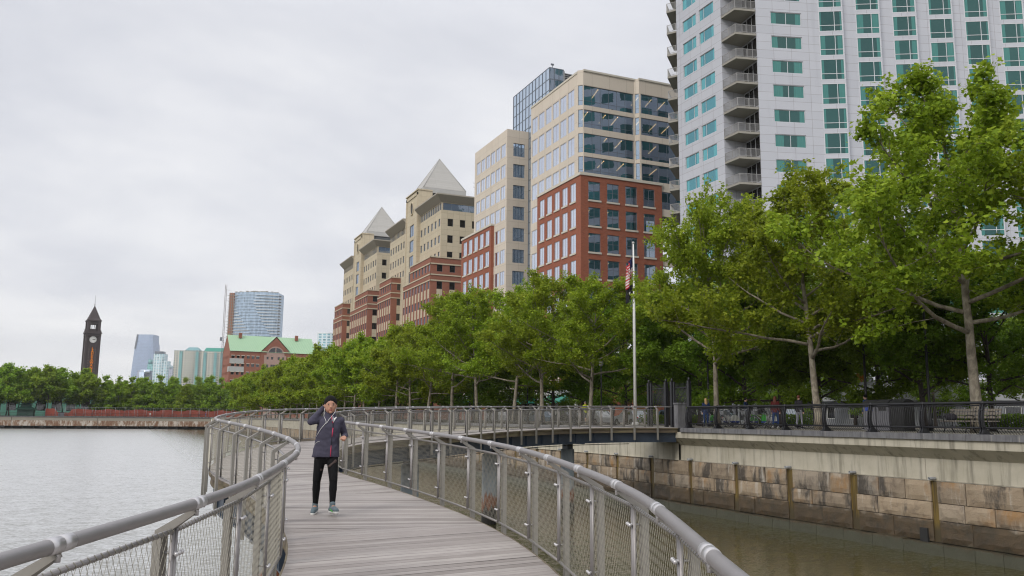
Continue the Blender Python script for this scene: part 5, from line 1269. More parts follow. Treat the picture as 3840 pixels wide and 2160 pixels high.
# curved glass tower under construction
et = empty('glass_tower', (112, 934, 0), 0, 'curved blue glass tower under construction, its left end still bare orange floors', 'skyscraper')
a_, b_ = V((92.2, 943.5, 0)), V((134.6, 924.6, 0)); u = (b_ - a_).normalized(); nn = V((u.y, -u.x, 0)); Lc = (b_ - a_).length
def arcp(t_, off=0.0): return a_ + u * (Lc * t_) + nn * (5.0 * (1 - (2 * t_ - 1) ** 2) + off)
NS = 22; mb = MB(); pts_ = [arcp(i / NS) for i in range(NS + 1)]; back = [b_ - nn * 22, a_ - nn * 22]
poly = [(p.x, p.y) for p in pts_ + back]
mb.prism(poly, 0, 135.0); part(mb, 'curtain_wall', M['ell_glass'], et)
uL = (.08, .05, .02, .02, .05, .07, .11, .15, .2, .25, .29, .33, .4, .44, .46, .5); uR = (.51, .51, .48, .48, .53, .55, .57, .62, .66, .68, .73, .77, .81, .86, .9, .92)
for k in range(16):
    z = 131.6 - 3.12 * k
    for rng in ((-.02, uL[k]), (uR[k], 1.015)):
        mb = MB(); m_ = max(2, int((rng[1] - rng[0]) * NS) + 1); q0 = [arcp(rng[0] + (rng[1] - rng[0]) * i / m_, .12) for i in range(m_ + 1)]; q1 = [arcp(rng[0] + (rng[1] - rng[0]) * i / m_, 1.3) for i in range(m_ + 1)]
        mb.prism([(p.x, p.y) for p in q0 + q1[::-1]], z, z + .42, 0, True, True); part(mb, 'balcony_slab', M['white'], et)
mb = MB()
for k in range(42): 
    z = 131.6 - 3.12 * k
    q0 = [arcp(i / NS, .02) for i in range(NS + 1)]; q1 = [arcp(i / NS, .14) for i in range(NS + 1)]; mb.prism([(p.x, p.y) for p in q0 + q1[::-1]], z + .05, z + .35, 0, True, True)
part(mb, 'floor_lines', M['darkframe'], et)
mb = MB(); mb.prism([(p.x, p.y) for p in [a_ + nn * .6, a_ - nn * 18, a_ - nn * 18 - u * 5.6, a_ + nn * .6 - u * 5.6]], 0, 134.5, 0); 
M['rawcore'] = plain('raw_orange_floors', (.42, .17, .095), .8, 0, .2, .3); part(mb, 'bare_core', M['rawcore'], et)
mb = MB()
for k in range(26):
    z = 131.6 - 3.12 * k; mb = MB(); mb.prism([(p.x, p.y) for p in [a_ + nn * 1.2, a_ - nn * 19, a_ - nn * 19 - u * 6.6, a_ + nn * 1.2 - u * 6.6]], z, z + .4, 0, True, True)
    for s_ in (.6, 2.6, 4.8): p = a_ - u * s_ + nn * .9 + V((0, 0, z + 1.7)); mb.obox(p, u, nn, (0, 0, 1), .25, .25, 1.4)
    part(mb, 'bare_floor_slab', M['slab'], et)
for k in range(26):
    z = 131.6 - 3.12 * k; mb = MB(); mb.prism([(p.x, p.y) for p in [b_ - nn * 2, b_ - nn * 8, b_ - nn * 8 + u * 1.6, b_ - nn * 2 + u * 1.6]], z, z + .4, 0, True, True); part(mb, 'bare_floor_slab', M['slab'], et)
mb = MB()
for i in range(18): p = arcp((i + .5) / 18, -1); h = random.uniform(.4, 1.7); mb.obox(p + V((0, 0, 135 + h / 2)), u, nn, (0, 0, 1), 1.15, .5, h / 2)
part(mb, 'roof_edge', M['slab'], et)
hm = empty('construction_hoist', (82, 936, 0), 0, 'thin lattice hoist mast standing left of the unfinished glass tower', 'hoist')
mb = MB(); o_ = V((82.4, 938, 0))
for dx, dy in ((-.7, -.7), (.7, -.7), (.7, .7), (-.7, .7)): mb.tube([o_ + V((dx, dy, 0)), o_ + V((dx, dy, 142))], .16, 4)
for k in range(70):
    z = 2.0 * k; s_ = 1 if k % 2 else -1
    mb.tube([o_ + V((-.7 * s_, -.7, z)), o_ + V((.7 * s_, -.7, z + 2))], .10, 4); mb.tube([o_ + V((-.7, .7 * s_, z)), o_ + V((-.7, -.7 * s_, z + 2))], .10, 4)
M['mast'] = plain('purple_grey_mast', (.17, .13, .135), .6); part(mb, 'mast', M['mast'], hm)
mb = MB(); mb.box(79.2, 935, 82.5, 81.6, 938, 86.0); part(mb, 'hoist_cage', M['darkframe'], hm)
mb = MB()
for k in range(14): z = 64 + 5.6 * k; mb.tube([(82.4, 938, z), (87, 942, z - .4)], .12, 4)
part(mb, 'wall_ties', M['trimdark'], hm)
# pale tower at the right of the green roof
sr = empty('apartment_tower', (202, 1003, 0), 0, 'small pale teal apartment tower between the green roof and the brick blocks', 'skyscraper')
mb = MB(); mb.loft(rotbox(204, 1006, R(-24), 9.0, 8, 0, 101)); mb.loft(rotbox(193.5, 1012, R(-24), 3, 6, 0, 84)); part(mb, 'block', M['far_pale'], sr); mb = MB(); mb.loft(rotbox(203, 1007, R(-24), 8.2, 7, 101, 102.4)); part(mb, 'roof_edge', M['white'], sr)
# ------------------------------------------------------------------ brick building with the green metal roof
gb = empty('brick_building', (57, 400, ZP), 0, 'long brick building with a pale green metal roof, central gable and arched window', 'building')
ga = R(85); gd_ = V((math.sin(ga), math.cos(ga), 0)); gn_ = V((gd_.y, -gd_.x, 0)); gO = V((38.4, 398.0, 0))
gp = lambda s, z, k=0.0: gO + gd_ * s + gn_ * k + V((0, 0, z))
wz = [(30.2, 31.35), (26.6, 27.8), (22.9, 24.1), (19.2, 20.4), (15.5, 16.7), (11.8, 13)]
ws = [(.6, 2.0), (2.9, 4.1), (5.0, 6.2), (7.3, 8.5), (9.4, 10.6), (11.4, 12.8)]
wr_ = [(25.3, 26.6), (27.5, 28.6), (29.3, 30.4), (31.2, 32.3), (33.2, 34.4), (36, 37.2)]
hol = [(a, b, c, e) for a, b in ws + wr_ for c, e in wz]
mb = MB(); mb.punched(gO, gd_, gn_, -.2, 14.9, ZP, 33.5, hol, .25); mb.punched(gO, gd_, gn_, 24.7, 38.3, ZP, 33.5, hol, .25)
lf = gO - gd_ * .2; ld = V((-gn_.x, -gn_.y, 0)); mb.punched(lf, ld, -gd_, 0, 16, ZP, 33.5, [(1.0 + 3.0 * i, 2.2 + 3.0 * i, c, e) for i in range(5) for c, e in wz], .25)
mb.poly([gp(13.4, 33.5, .05), gp(26.4, 33.5, .05), gp(20.0, 40.3, .05)]); mb.poly([gp(13.4, 30, .04), gp(26.4, 30, .04), gp(26.4, 33.5, .04), gp(13.4, 33.5, .04)])
e2 = gO + gd_ * 38.3; mb.poly([gp(38.3, ZP), gp(38.3, ZP, -16), gp(38.3, 33.5, -16), gp(38.3, 33.5)])
mb.poly([gp(-.2, 33.5), gp(-.2, 33.5, -16), gp(-.2, 41.2, -8)]); mb.poly([gp(38.3, 33.5), gp(38.3, 33.5, -16), gp(38.3, 41.2, -8)])
part(mb, 'brick_wall', M['brickold'], gb)
M['pinkstone'] = plain('pink_cast_stone', (.40, .27, .23), .85, 0, .08, .6)
ch_ = [(15.9, 16.9, 30.1, 31.4), (17.9, 19.0, 30.1, 31.4), (20.9, 22.0, 30.1, 31.4), (22.9, 23.9, 30.1, 31.4), (15.7, 16.9, 26.5, 27.9), (17.8, 21.4, 26.5, 27.9), (22.4, 23.7, 26.5, 27.9), (15.7, 16.9, 22.8, 24.1), (17.8, 21.4, 22.8, 24.1), (22.4, 23.7, 22.8, 24.1), (17.8, 19.0, 31.9, 32.5), (20.4, 21.6, 31.9, 32.5)]
mb = MB(); mb.punched(gO + gn_ * .25, gd_, gn_, 14.9, 24.7, ZP, 32.0, ch_, .25)
n = 16; arcq = [gp(19.9 + 4.1 * math.cos(math.pi * i / n), 31.99 + 4.2 * math.sin(math.pi * i / n), .25) for i in range(n + 1)]
mb.poly(arcq); mb.poly([gp(14.9, ZP, 0), gp(14.9, ZP, .25), gp(14.9, 32, .25), gp(14.9, 32, 0)]); part(mb, 'stone_bay', M['pinkstone'], gb)
for sgn in (-1, 1):
    mb = MB(); mb.poly([gp(19.9 + sgn * .25, 33.3, .32)] + [gp(19.9 + sgn * max(.25, 3.1 * math.cos(math.pi * i / 12)), 33.3 + 2.3 * math.sin(math.pi * i / 12), .32) for i in range(0, 7)]); part(mb, 'arched_window', M['gl_dark'], gb)
mb = MB()
mb.box(0, 0, 0, 0, 0, 0) if False else None
for s0, s1, z0, z1 in ((-.15, 6.0, 27.9, 30.1), (-.15, 6.2, 24.2, 26.5)): mb.poly([gp(s0, z0, .06), gp(s1, z0, .06), gp(s1, z1, .06), gp(s0, z1, .06)])
mb.poly([gp(-.26, 24.2, .06), gp(-.26, 24.2, -3.5), gp(-.26, 26.5, -3.5), gp(-.26, 26.5, .06)]); part(mb, 'white_panels', M['offwhite'], gb)
for a, b, c, e in hol:
    if c < 15 or (a > 33 and c < 30): continue
    w_ = window(gb, 'window', gO, gd_, gn_, a, b, c, e, .2, (M['darkframe'], M['gl_dark']), .06, sep=False)
    mb = MB(); p0 = gp((a + b) / 2, e + .12, .04); mb.obox(p0, gd_, gn_, (0, 0, 1), (b - a) / 2 + .15, .08, .11); part(mb, 'lintel', M['trim'], w_)
for a, b, c, e in ch_: window(gb, 'bay_window', gO + gn_ * .25, gd_, gn_, a, b, c, e, .2, (M['pinkstone'], M['gl_dark']), .08, ((.33, .66) if b - a > 2 else ()), sep=False)
mb = MB(); mb.poly([gp(-.3, 33.4, .4), gp(38.4, 33.4, .4), gp(38.4, 41.2, -8), gp(-.3, 41.2, -8)]); mb.poly([gp(38.4, 33.4, -16.4), gp(-.3, 33.4, -16.4), gp(-.3, 41.2, -8), gp(38.4, 41.2, -8)])
mb.poly([gp(13.0, 33.5, .3), gp(20, 40.75, .3), gp(20, 40.75, -7.6)]); mb.poly([gp(20, 40.75, .3), gp(26.8, 33.5, .3), gp(20, 40.75, -7.6)]); part(mb, 'green_roof', M['copper'], gb)
for s_ in (5.2, 30.8):
    mb = MB(); p = gp(s_, 41.0, -6.5); mb.obox(p, gd_, gn_, (0, 0, 1), .65, .6, 1.2); part(mb, 'chimney', M['brickold'], gb)
# ------------------------------------------------------------------ far bank
G4 = 'park trees along the far bank'
bx_ = [(-62, 'bank0', 1.0), (-55.5, 'bank1', 1.02), (-48.5, 'bank0', .98), (-42.5, 'bank1', 1.05), (-37.5, 'bank0', 1.06), (-32.0, 'bank1', 1.07), (-26.5, 'bank0', 1.04), (-21.5, 'bank1', 1.08), (-17, 'bank0', 1.0), (-12.8, 'bank1', .95)]
for i, (x, k, s) in enumerate(bx_):
    tree(k, 'park_tree', x, 333 + random.uniform(-3, 3), 4.0, 'broad green park tree on the far bank, %s from the left of the leafy group' % ordn(i).replace('nearest', 'first'), G4, s)
for i in range(12):
    tree('bank%d' % (i % 2), 'park_tree', -66 + 4.9 * i + random.uniform(-1, 1), 349 + random.uniform(-4, 4), 4.0, 'park tree in the back row of the far bank, %s from the left' % ordn(i).replace('nearest', 'first'), G4, random.uniform(.92, 1.05))
G5 = 'feathery cypress trees behind the orange netting'
for i in range(11):
    tree('cyp', 'cypress_tree', -8.5 + 4.3 * i + random.uniform(-.6, .6), 335 + random.uniform(-3, 3), 4.0, 'feathery cypress behind the orange netting, %s from the left' % ordn(i).replace('nearest', 'first'), G5, random.uniform(1.0, 1.18))
for i in range(10):
    tree('bank%d' % (i % 2), 'park_tree', -7 + 5.3 * i, 352 + random.uniform(-4, 4), 4.0, 'park tree in the back row behind the cypresses, %s from the left' % ordn(i).replace('nearest', 'first'), G4, random.uniform(.80, .95))
G6 = 'slender young trees at the corner of the basin'
for i in range(9):
    tree('cyp' if i % 3 == 0 else 'bank%d' % (i % 2), 'young_tree', 38 + 4.0 * i + random.uniform(-1, 1), 300 + random.uniform(-12, 14), ZP, 'slender young tree at the basin corner, %s from the left' % ordn(i).replace('nearest', 'first'), G6, random.uniform(.62, .74))
tb = empty('terminal_building', (-60, 372, 4.0), 0, 'long low ferry terminal building with green copper walls half hidden behind the far trees', 'building')
mb = MB(); mb.punched((-130, 372), (1, 0), (0, -1), 0, 152, 4.0, 13.0, [(2 + 5 * i, 5.2 + 5 * i, 6, 10.5) for i in range(30)], .3); part(mb, 'wall', M['copperwall'], tb)
mb = MB(); mb.poly([(-130, 372.4, 6), (22, 372.4, 6), (22, 372.4, 10.5), (-130, 372.4, 10.5)]); part(mb, 'glazing', M['gl_dark'], tb)
mb = MB(); mb.box(-131, 371, 13.0, 23, 390, 13.7); mb.box(-131, 371.5, 4, 23, 371.95, 5.6); part(mb, 'roof', M['copperwall'], tb)
# kiosk, bench, bin, netting and fence
ki = empty('park_kiosk', (-32.4, 331, 4.0), 0, 'small green park kiosk with a two-tier roof under the far trees', 'kiosk')
mb = MB(); mb.box(-2.4, -1.6, 0, 2.4, 1.6, 2.2); ki_w = mb.build('walls', M['greenpaint'], ki)
mb = MB(); r4 = lambda a, b, z: [(-a, -b, z), (a, -b, z), (a, b, z), (-a, b, z)]
mb.loft([r4(3.2, 2.3, 2.15), r4(3.2, 2.3, 2.3), r4(1.6, 1.1, 3.1), r4(1.4, .9, 3.5), r4(2.0, 1.4, 3.55), r4(2.0, 1.4, 3.65), r4(.5, .3, 4.45)], 0, True, True, False); mb.build('roof', M['greenpaint'], ki)
nt_ = empty('safety_netting', (3, 324, 4.03), 0, 'long run of orange-red construction netting along the far bank', 'netting')
mb = MB(); rr = random.Random(9); xs_ = np.arange(-26, 34, .7); tops = [2.35 + .22 * math.sin(x * .7) + rr.uniform(-.12, .12) + (-.9 if -23 < x < -19 else 0) for x in xs_]
for i in range(len(xs_) - 1):
    y0, y1 = 1.2 * .12 * math.sin(i * .9), 1.2 * .12 * math.sin((i + 1) * .9)
    mb.add([(xs_[i] - 3, y0, .15), (xs_[i + 1] - 3, y1, .15), (xs_[i + 1] - 3, y1, tops[i + 1]), (xs_[i] - 3, y0, tops[i])], [[0, 1, 2, 3]])
mb.build('net', M['orangenet'], nt_)
for x in np.arange(-26, 34, 2.8): mb = MB(); mb.tube([(x - 3, -.15, 0), (x - 3, -.15, 2.6)], .035, 5); mb.build('stake', M['chain'], nt_)
fe = empty('chain_link_fence', (4, 322.4, 4.03), 0, 'grey wire fence on posts in front of the orange netting', 'fence')
for x in np.arange(-27, 30, 3.0): mb = MB(); mb.tube([(x, 0, 0), (x, 0, 3.1)], .045, 5); mb.build('post', M['chain'], fe)
mb = MB()
for z in (.1, 3.05): mb.tube([(-27, 0, z), (30, 0, z)], .03, 5)
for i in range(150): x = -27 + .38 * i; mb.tube([(x, 0, .1), (x + .0, 0, 3.05)], .006, 3, 0, False)
mb.build('wires', M['chain'], fe)
br = empty('promenade_fence', (-60, 320.6, 4.03), 0, 'low black iron fence along the edge of the far quay', 'fence')
for x in np.arange(-60, 86, 2.4): mb = MB(); mb.tube([(x, 0, 0), (x, 0, 1.1)], .05, 5); mb.build('post', M['black'], br)
for z in (.15, .6, 1.08): mb = MB(); mb.tube([(-60, 0, z), (85, 0, z)], .035, 5); mb.build('rail', M['black'], br)
bb = empty('litter_bin', (-21.2, 322.2, 4.03), 0, 'pair-wide dark bin at the left end of the orange netting', 'bin')
mb = MB(); mb.box(-.85, -.4, 0, .85, .4, 1.25); mb.build('body', M['binplastic'], bb); mb = MB(); mb.box(-.9, -.45, 1.25, .9, .45, 1.4); mb.build('lid', M['rubber'], bb)
# ------------------------------------------------------------------ black iron promenade railing
def iron_railing(y_hi, y_lo, x, label):
    """cast posts with bellied pickets; y_hi is the first post"""
    rt = empty('iron_railing', (x, y_hi, ZP), 0, label, 'railing')
    sp = 2.385; n = int(round((y_hi - y_lo) / sp))
    belly = [(.02, .985), (-.035, .86), (-.085, .70), (-.105, .54), (-.09, .38), (-.045, .24)]
    for i in range(n + 1):
        y = -sp * i; mb = MB()
        for k_ in (-1, 1):
            oy = k_ * .045; out = [(-.19, .0), (-.17, .06), (-.115, .16), (-.15, .32), (-.165, .5), (-.14, .7), (-.085, .88), (-.06, 1.0)]; inn = [(.24, .0), (.20, .06), (.07, .17), (-.02, .32), (-.045, .5), (-.02, .7), (.03, .88), (.06, 1.0)]
            v = []; f = []
            for (a, b) in zip(out, inn):
                v += [(a[0], y + oy - .022, a[1]), (b[0], y + oy - .022, b[1]), (b[0], y + oy + .022, b[1]), (a[0], y + oy + .022, a[1])]
            for j in range(len(out) - 1):
                if j in (3, 4): pass
                for q in range(4): f.append([j * 4 + q, j * 4 + (q + 1) % 4, j * 4 + 4 + (q + 1) % 4, j * 4 + 4 + q])
            f += [[3, 2, 1, 0], [len(v) - 4, len(v) - 3, len(v) - 2, len(v) - 1]]
            mb.add(v, f)
        mb.box(-.22, y - .12, 0, .28, y + .12, .03)
        for z in (.25, .45, .62, .8): mb.tube([(-.10, y - .07, z), (-.10, y + .07, z)], .028, 6)
        mb.ell((0, y, 1.05), .07, .085, .075, 0, 10, 7); mb.build('post', M['black'], rt)
    L = sp * n
    for nm, px, pz, r_ in (('top_pipe', 0.0, 1.05, .052), ('middle_pipe', .03, .965, .026), ('bottom_pipe', -.03, .22, .034)):
        mb = MB(); mb.tube([(px, .0, pz), (px, -L, pz)], r_, 10); mb.build(nm, M['black'], rt)
    for i in range(n):
        if y_hi - sp * i > 150 : continue
        mb = MB(); k = 23
        for j in range(1, k):
            y = -sp * i - sp * j / k; mb.tube([(a, y, z) for a, z in belly] + [(-.03, y, .22), (.06, y, .10), (.17, y, .02)], .0105, 4, 0, False)
        o = mb.build('picket_panel', M['black'], rt)
    return rt
iron_railing(36.78, 36.78 - 2.385 * 14, 26.05, 'black iron promenade railing with bellied pickets, right of the stone pillar')
iron_railing(44.2 + 2.385 * 40, 44.2, 26.05, 'black iron promenade railing running away left behind the boardwalk landing')
sp_ = empty('stone_pillar', (26.05, 37.5, ZP), 0, 'short grey stone pillar where the boardwalk meets the black railing', 'pillar')
mb = MB(); mb.box(-.25, -.17, 0, .25, .17, 1.2); mb.build('shaft', M['capstone'], sp_); mb = MB(); mb.box(-.29, -.21, 1.2, .29, .21, 1.28); mb.build('cap', M['capstone'], sp_)
# ------------------------------------------------------------------ iron gates
def gate(y0, y1, label):
    g = empty('iron_gate', (28.2, y0, ZP), 0, label, 'gate'); W_ = y1 - y0; H = 2.45
    for y in (0, W_): mb = MB(); mb.box(-.09, y - .09, 0, .09, y + .09, H + .12); mb.ell((0, y, H + .2), .07, .07, .11); mb.build('post', M['black'], g)
    mb = MB(); y = W_ * .86; mb.box(-.05, y - .06, 0, .05, y + .06, H + .1); mb.build('post', M['black'], g)
    mb = MB()
    for z in (.12, 1.15, H - .25): mb.tube([(0, 0, z), (0, W_, z)], .03, 6)
    for i in range(1, 12): y = W_ * .86 * i / 12; mb.tube([(0, y, .12), (0, y, H)], .012, 5)
    for i in range(9):     # branching scroll bars
        a = R(14 + 9 * i); L = 1.6; mb.tube([(.02, W_ * .1 + L * q * math.cos(a) * .8, 1.15 + min(1.05, L * q * math.sin(a))) for q in (0, .3, .6, .9)], .014, 5)
    for i in range(4): mb.tube([(.02, W_ * .1 + .28 * (i + 1) * math.cos(t_), 1.15 + .28 * (i + 1) * math.sin(t_)) for t_ in np.linspace(.1, 1.5, 7)], .012, 5)
    mb.build('leaf', M['black'], g)
gate(41.95, 43.75, 'left one of the two ornamental black iron gates beside the flagpole')
gate(39.7, 41.35, 'right one of the two ornamental black iron gates, next to the knotted plane tree')
# ------------------------------------------------------------------ flagpole
fp = empty('flagpole', (30.0, 48.2, ZP), 0, 'tall white flagpole rising from the promenade in front of the trees', 'flagpole')
mb = MB(); mb.tube([(0, 0, 0), (0, 0, 6), (0, 0, 12.05)], [.11, .095, .05], 14); mb.build('pole', M['white'], fp); mb = MB(); mb.ell((0, 0, 12.12), .09, .09, .09); mb.build('finial', M['offwhite'], fp)
mb = MB(); mb.tube([(0, 0, 0), (0, 0, .25)], [.26, .2], 14); mb.build('base', M['offwhite'], fp)
mb = MB(); mb.tube([(-.12, -.03, 1.0), (-.10, -.03, 6), (-.06, -.02, 12.0)], .008, 4); mb.build('halyard', M['offwhite'], fp)
def flag(name, zt, hoist, fly, mats, label, stripe):
    fl = empty(name, (30.0, 48.2, ZP), 0, label, 'flag')
    U, Vn = 26, 22; v = []; f = []; mi = []
    for j in range(Vn + 1):
        for i in range(U + 1):
            a, b = i / U, j / Vn       # along the fly, down the hoist; hung limp in narrow folds
            x = -.07 - .50 * a ** .7 * (1 - .15 * b) + .07 * math.sin(a * 15 + b * 2.2) * a; yy = .13 * math.sin(a * 19 + .8) * min(1, a * 3); z = zt - hoist * b - fly * .80 * a ** 1.15
            v.append((x, yy, z))
    for j in range(Vn):
        for i in range(U): k = j * (U + 1) + i; f.append([k, k + 1, k + U + 2, k + U + 1]); mi.append(stripe(i / U, (j + .5) / Vn))
    mb = MB()
    for q, m_ in zip(f, mi): mb.f.append(q); mb.m.append(m_); mb.uv.append(None); mb.rnd.append(0); mb.sm.append(True)
    mb.v = v; o = mb.build('cloth', mats, fl); so2 = o.modifiers.new('thick', 'SOLIDIFY'); so2.thickness = .006
M['flag_red'] = cloth('flag_red', (.42, .02, .03), .1); M['flag_white'] = cloth('flag_white', (.62, .61, .60), .06); M['flag_blue'] = cloth('flag_blue', (.015, .02, .075), .1); M['flag_black'] = cloth('flag_black', (.012, .012, .016), .1)
flag('striped_flag', 11.15, 1.25, 1.3, [M['flag_red'], M['flag_white'], M['flag_blue']], 'red and white striped flag with a dark blue canton hanging limp on the flagpole', lambda a, b: 2 if (a < .40 and b < .54) else int(b * 13) % 2)
flag('black_flag', 9.35, .75, .8, [M['flag_black'], M['flag_white']], 'small black flag hanging below the striped flag', lambda a, b: 1 if (.42 < a < .6 and .35 < b < .6) else 0)
# ------------------------------------------------------------------ people
def solid(mb, voxel, smooth=4):
    """one continuous skin over the overlapping solids collected in mb"""
    me = mb.mesh('tmp', []); o = bpy.data.objects.new('tmp', me); COL.objects.link(o)
    m = o.modifiers.new('r', 'REMESH'); m.mode = 'VOXEL'; m.voxel_size = voxel
    s = o.modifiers.new('s', 'SMOOTH'); s.iterations = smooth; s.factor = .5
    bpy.context.view_layer.update(); ev = o.evaluated_get(bpy.context.evaluated_depsgraph_get()); r = bpy.data.meshes.new_from_object(ev)
    bpy.data.objects.remove(o); bpy.data.meshes.remove(me)
    r.polygons.foreach_set('use_smooth', [True] * len(r.polygons)); return r
def put_mesh(me, name, mat, par):
    me.name = name; me.materials.clear(); me.materials.append(mat); return link(name, me, par)
def ring(cx, cy, z, rx, ry, n=20, p=2.4):
    out = []
    for i in range(n):
        a = 2 * math.pi * i / n; c, s = math.cos(a), math.sin(a)
        out.append((cx + rx * math.copysign(abs(c) ** (2 / p), c), cy + ry * math.copysign(abs(s) ** (2 / p), s), z))
    return out
def hand(mb, w, d, up, s=1.0, curl=1.0, side=1):
    """palm plus four unequal bent fingers and a thumb; w wrist, d pointing direction, up = back-of-hand normal"""
    w = V(w); d = V(d).normalized(); up = V(up); up = (up - d * up.dot(d)).normalized(); sd_ = d.cross(up) * side
    mb.cap(w, w + d * .035 * s, .026 * s, .030 * s, 0, 10)
    c = w + d * .05 * s
    for k in (-1, 0, 1): mb.cap(c + sd_ * .021 * k * s - d * .02 * s, c + sd_ * .024 * k * s + d * .028 * s, .019 * s, .018 * s, 0, 8)
    for k, L in ((-1.5, .030), (-.5, .036), (.5, .034), (1.5, .026)):
        b0 = c + sd_ * .0185 * k * s + d * .032 * s; a1 = R(35 * curl); a2 = R(120 * curl)
        k1 = b0 + (d * math.cos(a1) - up * math.sin(a1)) * L * s; k2 = k1 + (d * math.cos(a2) - up * math.sin(a2)) * L * .8 * s; k3 = k2 + (d * math.cos(a2 * 1.5) - up * math.sin(a2 * 1.5)) * L * .55 * s
        mb.cap(b0, k1, .0105 * s, .0095 * s, 0, 8); mb.cap(k1, k2, .0095 * s, .009 * s, 0, 8); mb.cap(k2, k3, .009 * s, .0075 * s, 0, 8)
    t0 = c + sd_ * .030 * s - d * .022 * s - up * .006 * s; t1 = t0 + (d * .7 + sd_ * .45 - up * .5).normalized() * .034 * s; t2 = t1 + (d * .8 - sd_ * .5 - up * .6).normalized() * .027 * s
    mb.cap(t0, t1, .0135 * s, .011 * s, 0, 8); mb.cap(t1, t2, .011 * s, .0085 * s, 0, 8)
def person(label, loc, rz, J, look, voxel=.014, face=True, group=None):
    """J: joints (metres, facing -Y). look: materials. The body is one skin; hair, clothes and shoes are its children"""
    P = lambda k: V(J[k])
    rt = empty('person', loc, rz, label, 'person', group)
    # --- body
    mb = MB(); H = P('head'); hx, hy, hz = J.get('hr', (.075, .092, .115))
    mb.ell(H, hx, hy, hz, 0, 20, 14); mb.ell(H + V((0, -hy * .18, -hz * .42)), hx * .86, hy * .82, hz * .58, 0, 18, 12)
    f_ = V(J.get('gaze', (0, -1, 0))).normalized(); sd_ = V((-f_.y, f_.x, 0)).normalized()
    if face:
        mb.cap(H + f_ * hy * .86 + V((0, 0, hz * .08)), H + f_ * hy * 1.07 - V((0, 0, hz * .22)), .008, .0165, 0, 8)
        mb.cap(H + f_ * hy * .70 - V((0, 0, hz * .74)) , H + f_ * hy * .76 - V((0, 0, hz * .80)), .026, .024, 0, 8)
        for k in (-1, 1):
            mb.ell(H + sd_ * hx * .98 * k + f_ * .005 - V((0, 0, hz * .08)), .012, .02, .030, 0, 8, 6)
            mb.ell(H + sd_ * hx * .46 * k + f_ * hy * .70 - V((0, 0, hz * .26)), .022, .016, .022, 0, 8, 6)
    nk = P('neck'); mb.cap(nk - V((0, 0, .06)), H - V((0, -.012, hz * .55)), .052, .047)
    mb.loft([ring(P('pelvis').x, P('pelvis').y, P('pelvis').z - .09, .125, .085), ring(P('pelvis').x, P('pelvis').y, P('pelvis').z + .06, .135, .09), ring(P('chest').x, P('chest').y, P('chest').z - .14, .115, .085), ring(P('chest').x, P('chest').y, P('chest').z + .02, .145, .095), ring(nk.x, nk.y, nk.z - .06, .10, .07), ring(nk.x, nk.y, nk.z, .05, .05)])
    for s in 'LR':
        mb.cap(P('sh' + s), P('el' + s), .046, .037); mb.cap(P('el' + s), P('wr' + s), .037, .026)
        mb.cap(P('hip' + s), P('kn' + s), .078, .052); mb.cap(P('kn' + s), P('an' + s), .050, .034); mb.cap(P('an' + s), P('toe' + s), .034, .026)
        dv = J.get('hd' + s, (P('wr' + s) - P('el' + s))); hand(mb, P('wr' + s), dv, J.get('hu' + s, (0, -1, .3)), .95, J.get('curl' + s, .75), 1 if s == 'R' else -1)
    put_mesh(solid(mb, voxel * .62 if face else voxel, 3), 'body', look['skin'], rt)
    # --- top
    mb = MB(); e = .014; zh = J['hem']; pc, cc = P('pelvis'), P('chest')
    rg_ = J.get('torso', None) or [(pc.x, pc.y, zh, .165, .115), (pc.x * .6 + cc.x * .4, pc.y, zh * .6 + cc.z * .4, .150, .108), (cc.x, cc.y, cc.z - .02, .168, .118), (cc.x, cc.y, cc.z + .07, .165, .105), (nk.x, nk.y, nk.z - .03, .10, .075), (nk.x, nk.y, nk.z + .02, .062, .060)]
    mb.loft([ring(*q) for q in rg_])
    sl = J.get('sleeve', 1.0)
    for s in 'LR':
        w_ = P('el' + s).lerp(P('wr' + s), max(0, sl * 2 - 1)) if sl > .5 else P('sh' + s).lerp(P('el' + s), sl * 2)
        mb.ell(P('sh' + s), .066, .066, .062, 0, 12, 8)
        if sl > .5: mb.cap(P('sh' + s), P('el' + s), .062, .053); mb.cap(P('el' + s), w_, .053, .040)
        else: mb.cap(P('sh' + s), w_, .062, .058)
    me = solid(mb, voxel, 4)
    if face:      # creases in the cloth
        for v_ in me.vertices:
            c_ = v_.co; k_ = mnoise.noise((c_.x * 9, c_.y * 9, c_.z * 16)) * .006 + mnoise.noise((c_.x * 22 + c_.z * 9, c_.y * 20, c_.z * 24)) * .0035; v_.co = c_ + v_.normal * k_
    top = put_mesh(me, look.get('topname', 'jacket'), look['top'], rt)
    # --- bottom
    mb = MB(); ln = J.get('leg', 1.0)
    mb.loft([ring(pc.x, pc.y, pc.z - .17, .105, .070), ring(pc.x, pc.y, pc.z - .10, .155, .100), ring(pc.x, pc.y, pc.z + .02, .155, .105), ring(pc.x, pc.y, pc.z + .12, .14, .095)])
    w1 = look.get('loose', 0.0)
    for s in 'LR':
        mb.cap(P('hip' + s), P('kn' + s), .097 + w1, .061 + w1)
        if ln > .55:
            a = P('kn' + s).lerp(P('an' + s), .33); mb.cap(P('kn' + s), a, .058 + w1, .060 + w1); mb.cap(a, P('kn' + s).lerp(P('an' + s), ln * 2 - 1.08 if ln < 1 else .95), .060 + w1, .040 + w1)
    bottom = put_mesh(solid(mb, voxel, 3), look.get('botname', 'trousers'), look['bottom'], rt)
